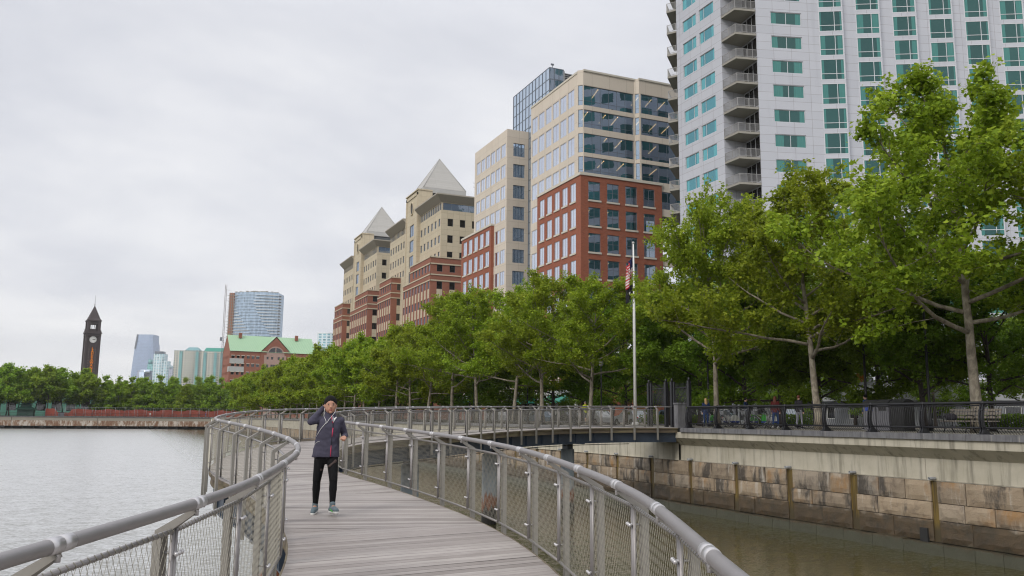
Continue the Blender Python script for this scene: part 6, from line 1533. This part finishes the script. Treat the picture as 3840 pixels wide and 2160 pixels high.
    # --- shoes
    for s in 'LR':
        a, t_ = P('an' + s), P('toe' + s); d_ = (t_ - a); dh = V((d_.x, d_.y, 0)).normalized(); base = min(a.z - .07, t_.z - .025)
        mb = MB(); heel = a - dh * .045 - V((0, 0, .045)); toe = t_ + dh * .045
        mb.cap(heel, a.lerp(t_, .45) - V((0, 0, .018)), .043, .048); mb.cap(a.lerp(t_, .45) - V((0, 0, .018)), toe, .048, .034); mb.cap(a - V((0, 0, .02)), a + V((0, 0, .03)) + dh * .01, .044, .044)
        sh = put_mesh(solid(mb, min(voxel, .010), 3), 'shoe', look['shoe'], rt)
        mb = MB(); mb.cap(heel - V((0, 0, .028)), toe - V((0, 0, .024)), .040, .032); me = solid(mb, min(voxel, .010), 2)
        for v_ in me.vertices: pass
        put_mesh(me, 'sole', look.get('sole', M['offwhite']), sh)
    # --- hair
    mb = MB(); up = V((0, 0, 1))
    if look.get('cap'): mb.ell(H + up * hz * .38 - f_ * hy * .04, hx * 1.08, hy * 1.08, hz * .68, 0, 16, 10); mb.cap(H + f_ * hy * .9 + up * hz * .42, H + f_ * hy * 1.55 + up * hz * .36, .035, .03)
    else:
        mb.ell(H + up * hz * .255 - f_ * hy * .135, hx * 1.12, hy * 1.05, hz * .885, 0, 18, 12)
        if look.get('long'): mb.cap(H - f_ * hy * .62, H - f_ * hy * 1.0 - up * look['long'], .07, .05); mb.cap(H - f_ * hy * .45 + sd_ * .035, H - f_ * hy * .85 + sd_ * .05 - up * look['long'] * .9, .055, .04); mb.cap(H - f_ * hy * .45 - sd_ * .035, H - f_ * hy * .85 - sd_ * .05 - up * look['long'] * .9, .055, .04)
        if look.get('bun'): mb.ell(H - f_ * hy * 1.12 + up * .0, .042, .04, .042)
    put_mesh(solid(mb, min(voxel, .010), 3), 'cap' if look.get('cap') else 'hair', look['hair'], rt)
    if face:
        for k in (-1, 1):
            q = H + sd_ * .031 * k + f_ * hy * .885 + V((0, 0, hz * .03))
            m_ = MB(); m_.ell(q, .0145, .006, .0062, 0, 10, 6); m_.ell(q + f_ * .004, .0080, .004, .0064, 1, 8, 6); m_.tube([q + sd_ * .016 * k + up * .004 + f_ * .001, q + up * .0075 + f_ * .004, q - sd_ * .015 * k + up * .002 + f_ * .002], .0022, 5, 1); m_.build('eye', [M['eyewhite'], M['rubber']], rt)
            m_ = MB(); b = H + f_ * hy * .90 + V((0, 0, hz * .21)); m_.tube([b + sd_ * .014 * k, b + sd_ * .032 * k + up * .004 - f_ * .002, b + sd_ * .047 * k - f_ * .010], [.0048, .0052, .003], 6); m_.build('eyebrow', look['hair'], rt)
        b = H + f_ * hy * .985 - V((0, 0, hz * .545)); m_ = MB(); m_.tube([b + sd_ * .023 - f_ * .009, b + sd_ * .008 + up * .003, b - sd_ * .008 + up * .003, b - sd_ * .023 - f_ * .009], [.003, .0055, .0055, .003], 6); m_.tube([b + sd_ * .019 - f_ * .008 - up * .008, b - up * .011 , b - sd_ * .019 - f_ * .008 - up * .008], [.003, .0068, .003], 6)
        m_.build('lips', M['lips'], rt)
    return rt, top, bottom
M['eyewhite'] = plain('eye_white', (.30, .27, .25), .4); M['lips'] = plain('lips', (.33, .10, .085), .45); M['hairblack'] = cloth('black_hair', (.004, .0035, .0035)); M['hairblond'] = plain('blonde_hair', (.38, .24, .10), .5, 0, .25, 40); M['hairred'] = plain('auburn_hair', (.13, .03, .012), .5, 0, .3, 40); M['hairgrey'] = plain('grey_cap', (.12, .12, .12), .8)
M['jacket'] = cloth('charcoal_running_jacket', (.060, .057, .085)); M['leggings'] = cloth('black_leggings', (.004, .004, .005)); M['insert'] = plain('sheer_mesh_insert', (.045, .026, .022), .6)
M['shoegrey'] = cloth('grey_running_shoe', (.13, .17, .19)); M['denim'] = cloth('blue_denim', (.02, .05, .15)); M['navy'] = cloth('navy_jacket', (.015, .03, .085)); M['maroon'] = cloth('maroon_top', (.11, .018, .018)); M['yellow'] = cloth('fluorescent_yellow_shirt', (.62, .68, .02)); M['greyshort'] = cloth('grey_shorts', (.10, .10, .12)); M['dark'] = cloth('dark_clothes', (.022, .02, .026)); M['greycloth'] = cloth('light_grey_trousers', (.25, .25, .29)); M['pink'] = plain('pink_red_zip', (.50, .03, .09), .45); M['cordwhite'] = plain('white_earphone_cord', (.75, .75, .74), .4)
# ---- the jogger
jz = zat(2.53, 12.10)
J = dict(head=(.020, -.020, 1.520), hr=(.084, .099, .122), gaze=(.06, -1, -.02), neck=(.022, .01, 1.385), chest=(.012, 0, 1.20), pelvis=(-.012, 0, .86),
         shL=(-.135, .0, 1.312), elL=(-.245, -.11, 1.285), wrL=(-.085, .055, 1.475), hdL=(.55, .25, .45), huL=(-.5, .6, .5), curlL=.6,
         shR=(.165, .01, 1.298), elR=(.240, .10, 1.085), wrR=(.232, -.115, 1.070), hdR=(-.16, -1, -.08), huR=(.25, -.1, 1), curlR=1.0,
         hipL=(-.088, 0, .82), hipR=(.072, 0, .82), knL=(-.128, -.03, .47), anL=(-.135, .07, .105), toeL=(-.158, -.075, .040),
         knR=(.100, -.16, .475), anR=(.098, -.20, .125), toeR=(.142, -.345, .085), hem=.79,
         torso=[(-.020, 0, .785, .196, .132), (-.018, 0, .80, .194, .132), (-.012, 0, .93, .176, .124), (-.004, 0, 1.05, .166, .120), (.008, 0, 1.20, .168, .124), (.014, 0, 1.285, .160, .108), (.020, .005, 1.345, .112, .085), (.022, .005, 1.385, .078, .074), (.022, .0, 1.425, .072, .068)])
jog, jtop, jbot = person('woman jogging towards the viewer in a charcoal jacket and black leggings, one hand at her ear', (2.53, 12.10, jz), R(-11.5), J, dict(skin=M['skin'], top=M['jacket'], bottom=M['leggings'], shoe=M['shoegrey'], sole=M['white'], hair=M['hairblack'], bun=True, botname='leggings'), .0085)
jog.scale = (.975, .975, .975); jog['label'] = 'woman jogging in a charcoal jacket and black leggings, one hand raised to her ear'
def onfront(x, z):      # a point just proud of the jacket front
    q = J['torso']; 
    for a, b in zip(q[:-1], q[1:]):
        if a[2] <= z <= b[2]:
            k = (z - a[2]) / (b[2] - a[2] + 1e-9); cx_ = a[0] + (b[0] - a[0]) * k; rx = a[3] + (b[3] - a[3]) * k; ry = a[4] + (b[4] - a[4]) * k; u = min(.97, abs((x - cx_) / rx)); return V((x, -ry * (1 - u ** 2.4) ** (1 / 2.4) - .006, z))
    return V((x, -.10, z))
def ribbon(pts, r0, name, mat, par, flat=.35):
    mb = MB()
    for a, b in zip(pts[:-1], pts[1:]): pass
    path = [onfront(x, z) for x, z in pts]; rings = []
    for i, p in enumerate(path):
        t_ = (path[min(i + 1, len(path) - 1)] - path[max(i - 1, 0)]).normalized(); n_ = V((0, -1, 0)); s_ = t_.cross(n_).normalized(); r = r0[i] if isinstance(r0, (list, tuple)) else r0
        rings.append([p + s_ * r * math.cos(a) + n_ * r * flat * math.sin(a) for a in np.linspace(0, 2 * math.pi, 8, endpoint=False)])
    mb.loft(rings); return mb.build(name, mat, par)
ribbon([(.046, .80), (.048, .88), (.050, .955)], [.006, .0065, .003], 'zip', M['pink'], jtop); ribbon([(.056, 1.07), (.062, 1.13), (.066, 1.20)], [.004, .007, .006], 'zip', M['pink'], jtop)
ribbon([(.050, .955), (.053, 1.01), (.056, 1.07)], .004, 'zip', M['dark'], jtop); ribbon([(.066, 1.20), (.064, 1.27)], .005, 'zip', M['dark'], jtop)
ribbon([(.064, 1.265), (.050, 1.315), (.036, 1.37)], [.008, .007, .005], 'collar_edge', M['pink'], jtop)
ribbon([(.066, 1.275), (.084, 1.325), (.112, 1.352)], [.005, .013, .006], 'collar_lining', M['white'], jtop)
ribbon([(.055, 1.29), (.060, 1.325), (.062, 1.36)], [.012, .014, .010], 'undershirt', M['greycloth'], jtop)
ribbon([(-.180, .955), (-.162, .985), (-.138, 1.003), (-.112, 1.008)], .0042, 'reflective_piping', M['offwhite'], jtop)
mb = MB(); ear = V((-.060, -.05, 1.475))
c1_ = [ear, V((-.066, -.085, 1.43)), onfront(-.066, 1.36) + V((0, -.004, 0)), onfront(-.036, 1.30), onfront(-.032, 1.275), onfront(-.05, 1.25), onfront(-.105, 1.18), onfront(-.138, 1.12), onfront(-.160, 1.075)]
c2_ = [V((.098, -.055, 1.465)), V((.084, -.095, 1.42)), onfront(.048, 1.365) + V((0, -.01, 0)), onfront(.008, 1.32), onfront(-.018, 1.275), onfront(-.04, 1.255)]
for c_ in (c1_, c2_): mb.tube([p + V((0, -.004, 0)) for p in c_], .0032, 6)
mb.build('earphone_cord', M['cordwhite'], jog)
for a, b in (((-.125, -.080, .67), (-.080, -.085, .615)), ((.040, -.155, .665), (.118, -.130, .735))):
    mb = MB(); mb.cap(V(a) + V((0, .022, 0)), V(b) + V((0, .022, 0)), .020, .024, 0, 8); mb.build('mesh_insert', M['insert'], jbot)
mb = MB(); mb.cap((.080, -.26, .085), (.105, -.32, .065), .016, .012, 0, 8); mb.build('shoe_accent', M['green'], jog)
# ---- passers-by
def standing(h=1.7, walk=0.0, arms='down'):
    k = h / 1.7; D = dict(head=(0, -.01, 1.585), neck=(0, .01, 1.45), chest=(0, 0, 1.26), pelvis=(0, 0, .92), hipL=(-.09, 0, .90), hipR=(.09, 0, .90), knL=(-.10, -walk, .50), knR=(.10, walk * .3, .50), anL=(-.10, -walk * .6, .10), anR=(.10, walk * 1.3, .12), toeL=(-.12, -walk * .6 - .14, .04), toeR=(.12, walk * 1.3 - .14, .04),
        shL=(-.17, 0, 1.385), shR=(.17, 0, 1.385), elL=(-.225, .04, 1.12), elR=(.225, .04, 1.12), wrL=(-.215, -.06, .88), wrR=(.215, -.06, .88), hem=.84)
    if arms == 'run': D.update(elL=(-.24, .12, 1.15), wrL=(-.2, -.12, 1.12), elR=(.24, -.04, 1.14), wrR=(.16, -.25, 1.22))
    if arms == 'fold': D.update(elL=(-.22, -.06, 1.13), wrL=(-.02, -.17, 1.12), elR=(.22, -.06, 1.13), wrR=(.04, -.19, 1.15))
    if arms == 'hug': D.update(elL=(-.22, -.14, 1.22), wrL=(-.05, -.34, 1.26), elR=(.22, -.14, 1.22), wrR=(.05, -.34, 1.22))
    return {a: (tuple(x * k for x in b) if isinstance(b, tuple) else b * k) for a, b in D.items()}
def pr(label, x, y, rz, Jp, z=ZP, **look):
    base = dict(skin=M['skinpale'], shoe=M['dark'], hair=M['hairblack']); base.update(look); return person(label, (x, y, z), rz, Jp, base, .02, False)
Jr = standing(1.76, .16, 'run'); Jr.update(sleeve=.3, leg=.5, anR=(.10, .38, .34), toeR=(.10, .40, .22)); pr('runner in a bright yellow shirt and grey shorts, seen from behind on the promenade', 31.5, 57.7, R(190), Jr, top=M['yellow'], bottom=M['greyshort'], hair=M['hairgrey'], cap=True, shoe=M['offwhite'], topname='shirt', botname='shorts')
pr('woman with long blonde hair in a navy jacket, standing by the bicycles', 31.0, 42.0, R(160), standing(1.68), top=M['navy'], bottom=M['denim'], hair=M['hairblond'], long=.22)
pr('woman with auburn hair in a maroon top and blue jeans walking behind the black railing', 31.0, 36.0, R(120), standing(1.68, .12), top=M['maroon'], bottom=M['denim'], hair=M['hairred'], long=.20, shoe=M['offwhite'])
pr('person in dark clothes and pale trousers beside the auburn-haired woman', 31.6, 34.9, R(100), standing(1.72, .08), top=M['dark'], bottom=M['greycloth'], hair=M['hairred'])
pr('person in a black coat standing between the plane trunk and the couple', 32.4, 34.6, R(80), standing(1.74), top=M['dark'], bottom=M['dark'])
pr('person in blue overalls behind the railing, left of the grey bins', 33.0, 31.8, R(200), standing(1.72), top=M['denim'], bottom=M['denim'], hair=M['hairblack'])
pr('man in navy embracing a companion on the far promenade', 31.2, 81.0, R(-20), standing(1.78, 0, 'hug'), top=M['navy'], bottom=M['dark'], hair=M['hairblack'])
pr('woman in dark red embraced by the man in navy', 31.55, 80.75, R(160), standing(1.66, 0, 'hug'), top=M['dark'], bottom=M['dark'], hair=M['hairred'])
pr('man with folded arms in dark clothes behind the right-hand gate', 33.6, 41.6, R(30), standing(1.76, 0, 'fold'), top=M['navy'], bottom=M['greycloth'])
pr('tiny walker in a pale blue shirt before the orange netting', 24.0, 321.6, R(90), standing(1.75, .15), 4.03, top=M['blue'], bottom=M['greycloth'], topname='shirt')
pr('tiny figure in white before the middle of the orange netting', 6.0, 321.6, R(10), standing(1.6), 4.03, top=M['flag_white'], bottom=M['greycloth'], topname='shirt')
# ------------------------------------------------------------------ bicycles
def bicycle(label, x, y, rz, fm, guard):
    b = empty('bicycle', (x, y, ZP), rz, label, 'bicycle', 'hire bicycles racked on the promenade'); Rw_ = .33
    for wx, nm in ((-.53, 'wheel'), (.53, 'wheel')):
        mb = MB(); c = V((wx, 0, Rw_)); mb.tube([c + V((Rw_ * math.cos(a), 0, Rw_ * math.sin(a))) for a in np.linspace(0, 2 * math.pi, 25)], .021, 6, 0, False); w_ = mb.build('wheel', M['rubber'], b)
        mb = MB()
        for a in np.linspace(0, math.pi, 7, endpoint=False): mb.tube([c + V((.3 * math.cos(a), 0, .3 * math.sin(a))), c - V((.3 * math.cos(a), 0, .3 * math.sin(a)))], .003, 4)
        mb.tube([c - V((0, .05, 0)), c + V((0, .05, 0))], .03, 8); mb.tube([c + V((.305 * math.cos(a), 0, .305 * math.sin(a))) for a in np.linspace(0, 2 * math.pi, 25)], .009, 5, 0, False); mb.build('spokes', M['satin'], w_)
    mb = MB(); bbk, seat, head = V((-.08, 0, .30)), V((-.22, 0, .78)), V((.38, 0, .82))
    for a, c_, r_ in ((bbk, seat, .018), (bbk, head - V((0, 0, .1)), .024), (seat - V((-.05, 0, .18)), head - V((0, 0, .06)), .020), (bbk, V((-.53, 0, .33)), .013), (seat - V((-.02, 0, .1)), V((-.53, 0, .33)), .012), (head, V((.53, 0, .33)), .016), (head, head + V((-.03, 0, .18)), .014)): mb.tube([a, c_], r_, 8)
    mb.tube([bbk + V((0, -.09, 0)), bbk + V((0, .09, 0))], .02, 8); mb.tube([bbk + V((.09 * math.cos(a), .06, .09 * math.sin(a))) for a in np.linspace(0, 6.28, 15)], .008, 5, 0, False); mb.build('frame', fm, b)
    mb = MB(); mb.cap(seat + V((-.10, 0, .10)), seat + V((.12, 0, .12)), .075, .03); mb.tube([seat, seat + V((0, 0, .1))], .012, 6); mb.build('saddle', M['rubber'], b)
    mb = MB(); h = head + V((-.03, 0, .18)); mb.tube([h + V((-.10, -.29, .05)), h + V((0, -.2, .03)), h, h + V((0, .2, .03)), h + V((-.10, .29, .05))], .013, 8); mb.build('handlebar', M['satin'], b)
    mb = MB(); mb.loft([[(.44 + dx * k, dy * k, z) for dx, dy in ((-.13, -.17), (.15, -.17), (.15, .17), (-.13, .17))] for z, k in ((.74, .8), (.95, 1.0))], 0, False, True, False); mb.poly([(.44 + dx * .8, dy * .8, .741) for dx, dy in ((-.13, -.17), (.15, -.17), (.15, .17), (-.13, .17))]); mb.build('basket', M['chain'], b)
    mb = MB(); c = V((-.53, 0, .33)); n = 13      # deep skirt guard over the rear wheel
    for sy in (-1, 1):
        mb.poly([c + V((.40 * math.cos(a), sy * .035, .40 * math.sin(a))) for a in np.linspace(R(8), R(172), n)][::sy])
    q = [[c + V((.40 * math.cos(a), s_ * .035, .40 * math.sin(a))) for a in np.linspace(R(8), R(172), n)] for s_ in (-1, 1)]
    for i in range(n - 1): mb.poly([q[0][i], q[1][i], q[1][i + 1], q[0][i + 1]])
    gd2 = mb.build('wheel_guard', guard, b)
    mb = MB()
    for sy in (-1, 1): mb.poly([c + V((.395, sy * .036, .05)), c + V((.36, sy * .036, -.04)), c + V((-.36, sy * .036, -.04)), c + V((-.395, sy * .036, .05))][::-sy])
    mb.build('guard_band', M['blue'], gd2)
    return b
bicycle('hire bicycle with a lime green rear guard, nearest the right-hand gate', 32.2, 43.4, R(200), M['silver'], M['green'])
bicycle('hire bicycle with a white rear guard, left of the blonde woman', 32.5, 42.5, R(195), M['silver'], M['white'])
bicycle('hire bicycle with a white rear guard, right of the blonde woman', 32.0, 41.2, R(190), M['silver'], M['white'])
bicycle('hire bicycle with a green guard, just right of the knotted plane trunk', 31.6, 38.9, R(200), M['silver'], M['green'])
bicycle('silver hire bicycle standing side-on in the middle of the rack', 31.8, 38.0, R(115), M['silver'], M['white'])
bicycle('hire bicycle with a green guard, rightmost of the rack', 31.4, 37.1, R(250), M['silver'], M['green'])
# ------------------------------------------------------------------ bins, bench, lamps, signs
for i, (y, m_, lid, lb) in enumerate(((29.0, M['binplastic'], M['blue'], 'grey recycling bin with a blue slot, left of the three behind the railing'), (28.25, M['binplastic'], M['rubber'], 'grey litter bin with a dark slot, middle of the three behind the railing'), (27.45, M['rubber'], M['rubber'], 'black litter bin, right of the three behind the railing'))):
    b = empty('litter_bin', (30.6, y, ZP), 0, lb, 'bin', 'bins behind the railing')
    mb = MB(); mb.box(-.32, -.34, .02, .32, .34, 1.18); mb.build('body', m_, b)
    mb = MB(); mb.loft([[(x, yy, 1.18 + .20 * math.cos(x / .38 * 1.4)) for x in np.linspace(-.36, .36, 7)] + [(.36, yy, 1.16), (-.36, yy, 1.16)] for yy in (-.36, .36)], 0, True, True, False); mb.build('lid', M['rubber'], b)
    mb = MB(); mb.box(-.335, -.22, .88, -.321, .22, 1.04); mb.build('slot', lid, b)
M['benchwood'] = plain('grey_bench_timber', (.20, .175, .145), .8)
be = empty('park_bench', (29.3, 23.2, ZP), R(-90), 'slatted bench on curved iron legs behind the railing at the right', 'bench')
mb = MB()
for i in range(4): mb.box(-1.1, -.22 + .12 * i, .43, 1.1, -.12 + .12 * i, .47)
mb.build('seat', M['benchwood'], be); mb = MB()
for i in range(3): mb.box(-1.1, .30 + .04 * i, .56 + .13 * i, 1.1, .33 + .04 * i, .66 + .13 * i)
mb.build('backrest', M['benchwood'], be)
for x in (-.95, 0, .95):
    mb = MB(); mb.tube([(x, -.25, .0), (x, -.15, .2), (x, -.2, .43), (x, .28, .43), (x, .2, .2), (x, .34, 0)], .025, 6); mb.tube([(x, .28, .43), (x, .42, .95)], .022, 6); mb.tube([(x, -.22, .43), (x, -.25, .62), (x, .0, .68), (x, .3, .62)], .02, 6); mb.build('leg', M['black'], be)
bg_ = tag(MB().build('x', M['rubber']), None) if False else None
hb_ = empty('handbag', (29.2, 23.9, ZP + .47), 0, 'dark bag lying on the bench seat', 'bag'); mb = MB(); mb.ell((0, 0, .13), .17, .26, .15); hb_o = put_mesh(solid(mb, .02, 2), 'bag', M['dark'], hb_); mb = MB(); mb.tube([(0, -.12, .24), (0, -.06, .36), (0, .06, .36), (0, .12, .24)], .012, 6); mb.build('handle', M['dark'], hb_)
G7 = 'dark lamp posts along the promenade'
def lamp(x, y, label, h=4.6):
    l = empty('lamp_post', (x, y, ZP), 0, label, 'lamp post', G7)
    mb = MB(); mb.tube([(0, 0, 0), (0, 0, .5), (0, 0, .55), (0, 0, h)], [.11, .10, .065, .05], 10); mb.build('pole', M['black'], l)
    mb = MB(); n = 10; rg2 = lambda r, z: [(r * math.cos(2 * math.pi * i / n), r * math.sin(2 * math.pi * i / n), z) for i in range(n)]
    mb.loft([rg2(.06, h), rg2(.17, h + .1), rg2(.2, h + .42), rg2(.05, h + .6)]); mb.build('lantern', M['offwhite'], l); mb = MB(); mb.loft([rg2(.25, h + .42), rg2(.07, h + .66), rg2(.02, h + .8)]); mb.build('lantern_cap', M['black'], l)
lamp(33.6, 28.6, 'dark lamp post behind the three bins', 8.2); lamp(34.4, 33.1, 'dark lamp post between two street trees, right of the plane tree with the long limb', 8.2); lamp(34.4, 46.3, 'dark lamp post beside the flagpole')
for i, y in enumerate((60, 74, 88, 102, 116, 130)): lamp(34.2, y, 'dark lamp post under the plane trees, %s left of the flagpole' % ordn(i).replace('nearest', 'first'))
def sign(x, y, h, label, mat, kind):
    s = empty('road_sign', (x, y, ZP), R(-66), label, 'sign'); mb = MB(); mb.tube([(0, 0, 0), (0, 0, h)], .03, 6); mb.build('post', M['chain'], s)
    mb = MB(); n = 4 if kind == 'diamond' else 8; r_ = .42; a0 = 0 if n == 4 else R(22.5)
    f = [(r_ * math.cos(a0 + 2 * math.pi * i / n), -.035, h - .1 + r_ * math.sin(a0 + 2 * math.pi * i / n)) for i in range(n)]; bk_ = [(p[0], -.02, p[2]) for p in f]
    mb.loft([f, bk_], 0, True, True, False); pn = mb.build('panel', mat, s)
    if kind == 'stop': mb = MB(); mb.box(-.26, -.045, h - .18, .26, -.037, h - .03); mb.build('white_band', M['white'], pn)
sign(42.5, 62.5, 3.2, 'orange diamond road sign seen between the two iron gates', M['orange'], 'diamond'); sign(42.5, 41.2, 3.4, 'orange diamond road sign under the street tree, right of the long-limbed plane tree', M['orange'], 'diamond'); sign(43.0, 100.5, 2.6, 'red round-cornered stop sign beside the white van', M['red'], 'stop')
# ------------------------------------------------------------------ vehicles on the road
def vehicle(name, label, x, y, rz, body, prof, W_, glassz, cat, wb, group=None):
    """prof: side outline (along, up); glass bands set into the flanks"""
    o = empty(name, (x, y, 4.0), rz, label, cat, group); h = W_ / 2
    mb = MB(); zt = max(p[1] for p in prof)
    def yk(z): return h * (1 - .13 * max(0, (z - glassz) / (zt - glassz + 1e-6)))
    mb.loft([[(a, -yk(z), z) for a, z in prof], [(a, -yk(z) * .6, z + .02) for a, z in prof], [(a, yk(z) * .6, z + .02) for a, z in prof], [(a, yk(z), z) for a, z in prof]], 0, True, True, False); mb.build('body', body, o)
    roof = [a for a, z in prof if z > glassz + .3]; a0, a1 = min(roof) + .12, max(roof) - .12; mb = MB()
    for s_ in (-1, 1):
        q = lambda a, z: (a, s_ * (yk(z) + .012), z)
        n = 3
        for i in range(n):
            b0, b1 = a0 + (a1 - a0) * i / n + .04, a0 + (a1 - a0) * (i + 1) / n - .04
            mb.poly([q(b0 - (.18 if i == 0 else 0), glassz + .05), q(b1 + (.18 if i == n - 1 else 0), glassz + .05), q(b1, zt - .12), q(b0, zt - .12)][::s_])
    mb.build('side_window', M['gl_dark'], o)
    fr = [p for p in prof if p[1] >= glassz - .02]; 
    for (pa, pb_) in ((fr[0], fr[1]), (fr[-2], fr[-1])):
        mb = MB(); nn = V((pb_[1] - pa[1], 0, -(pb_[0] - pa[0]))).normalized() * .015; nn = nn if nn.z > 0 else -nn
        A_ = V((pa[0], 0, pa[1])).lerp(V((pb_[0], 0, pb_[1])), .1) + nn; B_ = V((pa[0], 0, pa[1])).lerp(V((pb_[0], 0, pb_[1])), .88) + nn; mb.poly([A_ + V((0, -yk(A_.z) * .86, 0)), A_ + V((0, yk(A_.z) * .86, 0)), B_ + V((0, yk(B_.z) * .86, 0)), B_ + V((0, -yk(B_.z) * .86, 0))]); mb.build('windscreen', M['gl_dark'], o)
    for a in (-wb / 2, wb / 2):
        for s_ in (-1, 1):
            mb = MB(); n = 18; c = lambda r, yy: [(a + r * math.cos(2 * math.pi * i / n), yy, .33 + r * math.sin(2 * math.pi * i / n)) for i in range(n)]
            mb.loft([c(.33, s_ * (h - .2)), c(.33, s_ * (h + .02)), c(.2, s_ * (h + .02)), c(.19, s_ * (h - .02))]); w_ = mb.build('wheel', M['rubber'], o)
            mb = MB(); mb.poly(c(.2, s_ * (h + .0))[::-s_]); mb.build('rim', M['satin'], w_)
    xf = prof[-1][0]
    for s_ in (-1, 1):
        mb = MB(); mb.ell((max(p[0] for p in prof) - .03, s_ * h * .72, .68), .05, .17, .08); mb.build('headlight', M['offwhite'], o); mb = MB(); mb.ell((min(p[0] for p in prof) + .03, s_ * h * .75, .75), .04, .12, .09); mb.build('tail_light', M['red'], o)
    return o
carp = [(-2.15, .28), (-2.2, .75), (-2.05, .95), (-1.75, 1.0), (-1.2, 1.42), (.25, 1.45), (.95, 1.0), (1.95, .85), (2.2, .65), (2.2, .28)]
vanp = [(-2.6, .3), (-2.62, 1.25), (-2.5, 2.35), (1.3, 2.38), (1.95, 1.35), (2.55, 1.1), (2.62, .3)]
paints = {'silver': metal('silver_car_paint', (.45, .47, .5), .3, .5), 'white': plain('white_car_paint', (.65, .66, .67), .3), 'black': plain('black_car_paint', (.012, .012, .015), .25), 'blue': plain('pale_blue_car_paint', (.16, .24, .33), .3)}
for i, (y, c) in enumerate(((52, 'silver'), (60, 'black'), (66.5, 'blue'), (73, 'silver'), (80, 'white'), (87, 'black'), (94, 'blue'))):
    vehicle('parked_car', '%s car parked at the near kerb under the trees, %s left of the gates' % ({'blue': 'pale blue'}.get(c, c), ordn(i).replace('nearest', 'first')), 45.0, y, R(90), paints[c], carp, 1.78, 1.0, 'car', 2.65, 'cars parked along the near kerb')
vehicle('delivery_van', 'white van with a pale teal windscreen seen between the trunks, beside the stop sign', 47.5, 113, R(-98), paints['white'], vanp, 2.0, 1.3, 'van', 3.3)
# planting and low hedge along the kerb
for i, (y0, y1) in enumerate(((22, 27), (29.5, 33.5), (44.5, 51), (56, 66))):
    hd_ = empty('hedge', (41.8, (y0 + y1) / 2, ZP), 0, 'low clipped hedge by the kerb, %s from the right' % ordn(i).replace('nearest', 'first'), 'hedge', 'low hedges by the kerb')
    rg = np.random.default_rng(50 + i); N = 2600; L = y1 - y0
    cen = np.column_stack([rg.uniform(-.55, .55, N), rg.uniform(-L / 2, L / 2, N), rg.uniform(.1, .85, N)]); nr = rg.normal(size=(N, 3)) * .6 + np.array([0, 0, .6]); nr /= np.linalg.norm(nr, axis=1)[:, None]
    link('foliage', leaf_mesh('hedge_foliage', cen, nr, rg.uniform(.1, .2, N), M['leafdark'], 60 + i, False), hd_)
tf = empty('weed_tuft', (25.7, 63, 2.5), 0, 'tuft of green weeds growing from the top of the quay stones', 'weed')
rg = np.random.default_rng(99); N = 260; cen = rg.normal(size=(N, 3)) * np.array([.12, .5, .14]) + np.array([0, 0, .15]); nr = rg.normal(size=(N, 3)); nr /= np.linalg.norm(nr, axis=1)[:, None]
link('leaves', leaf_mesh('weed_leaves', cen, nr, rg.uniform(.08, .16, N), M['leaf'], 98, False), tf)
# ------------------------------------------------------------------ humid river air
mb = MB(); mb.box(-1500, -300, -3, 1500, 3200, 262); me = mb.mesh('haze', [])
hm_ = bpy.data.materials.new('haze_air'); hm_.use_nodes = True; n_ = hm_.node_tree; n_.nodes.clear(); o_ = n_.nodes.new('ShaderNodeOutputMaterial'); pv = n_.nodes.new('ShaderNodeVolumePrincipled')
pv.inputs['Color'].default_value = (.93, .95, 1, 1); pv.inputs['Density'].default_value = .00009; n_.links.new(pv.outputs[0], o_.inputs['Volume']); me.materials.append(hm_)
tag(link('haze', me), kind='stuff')
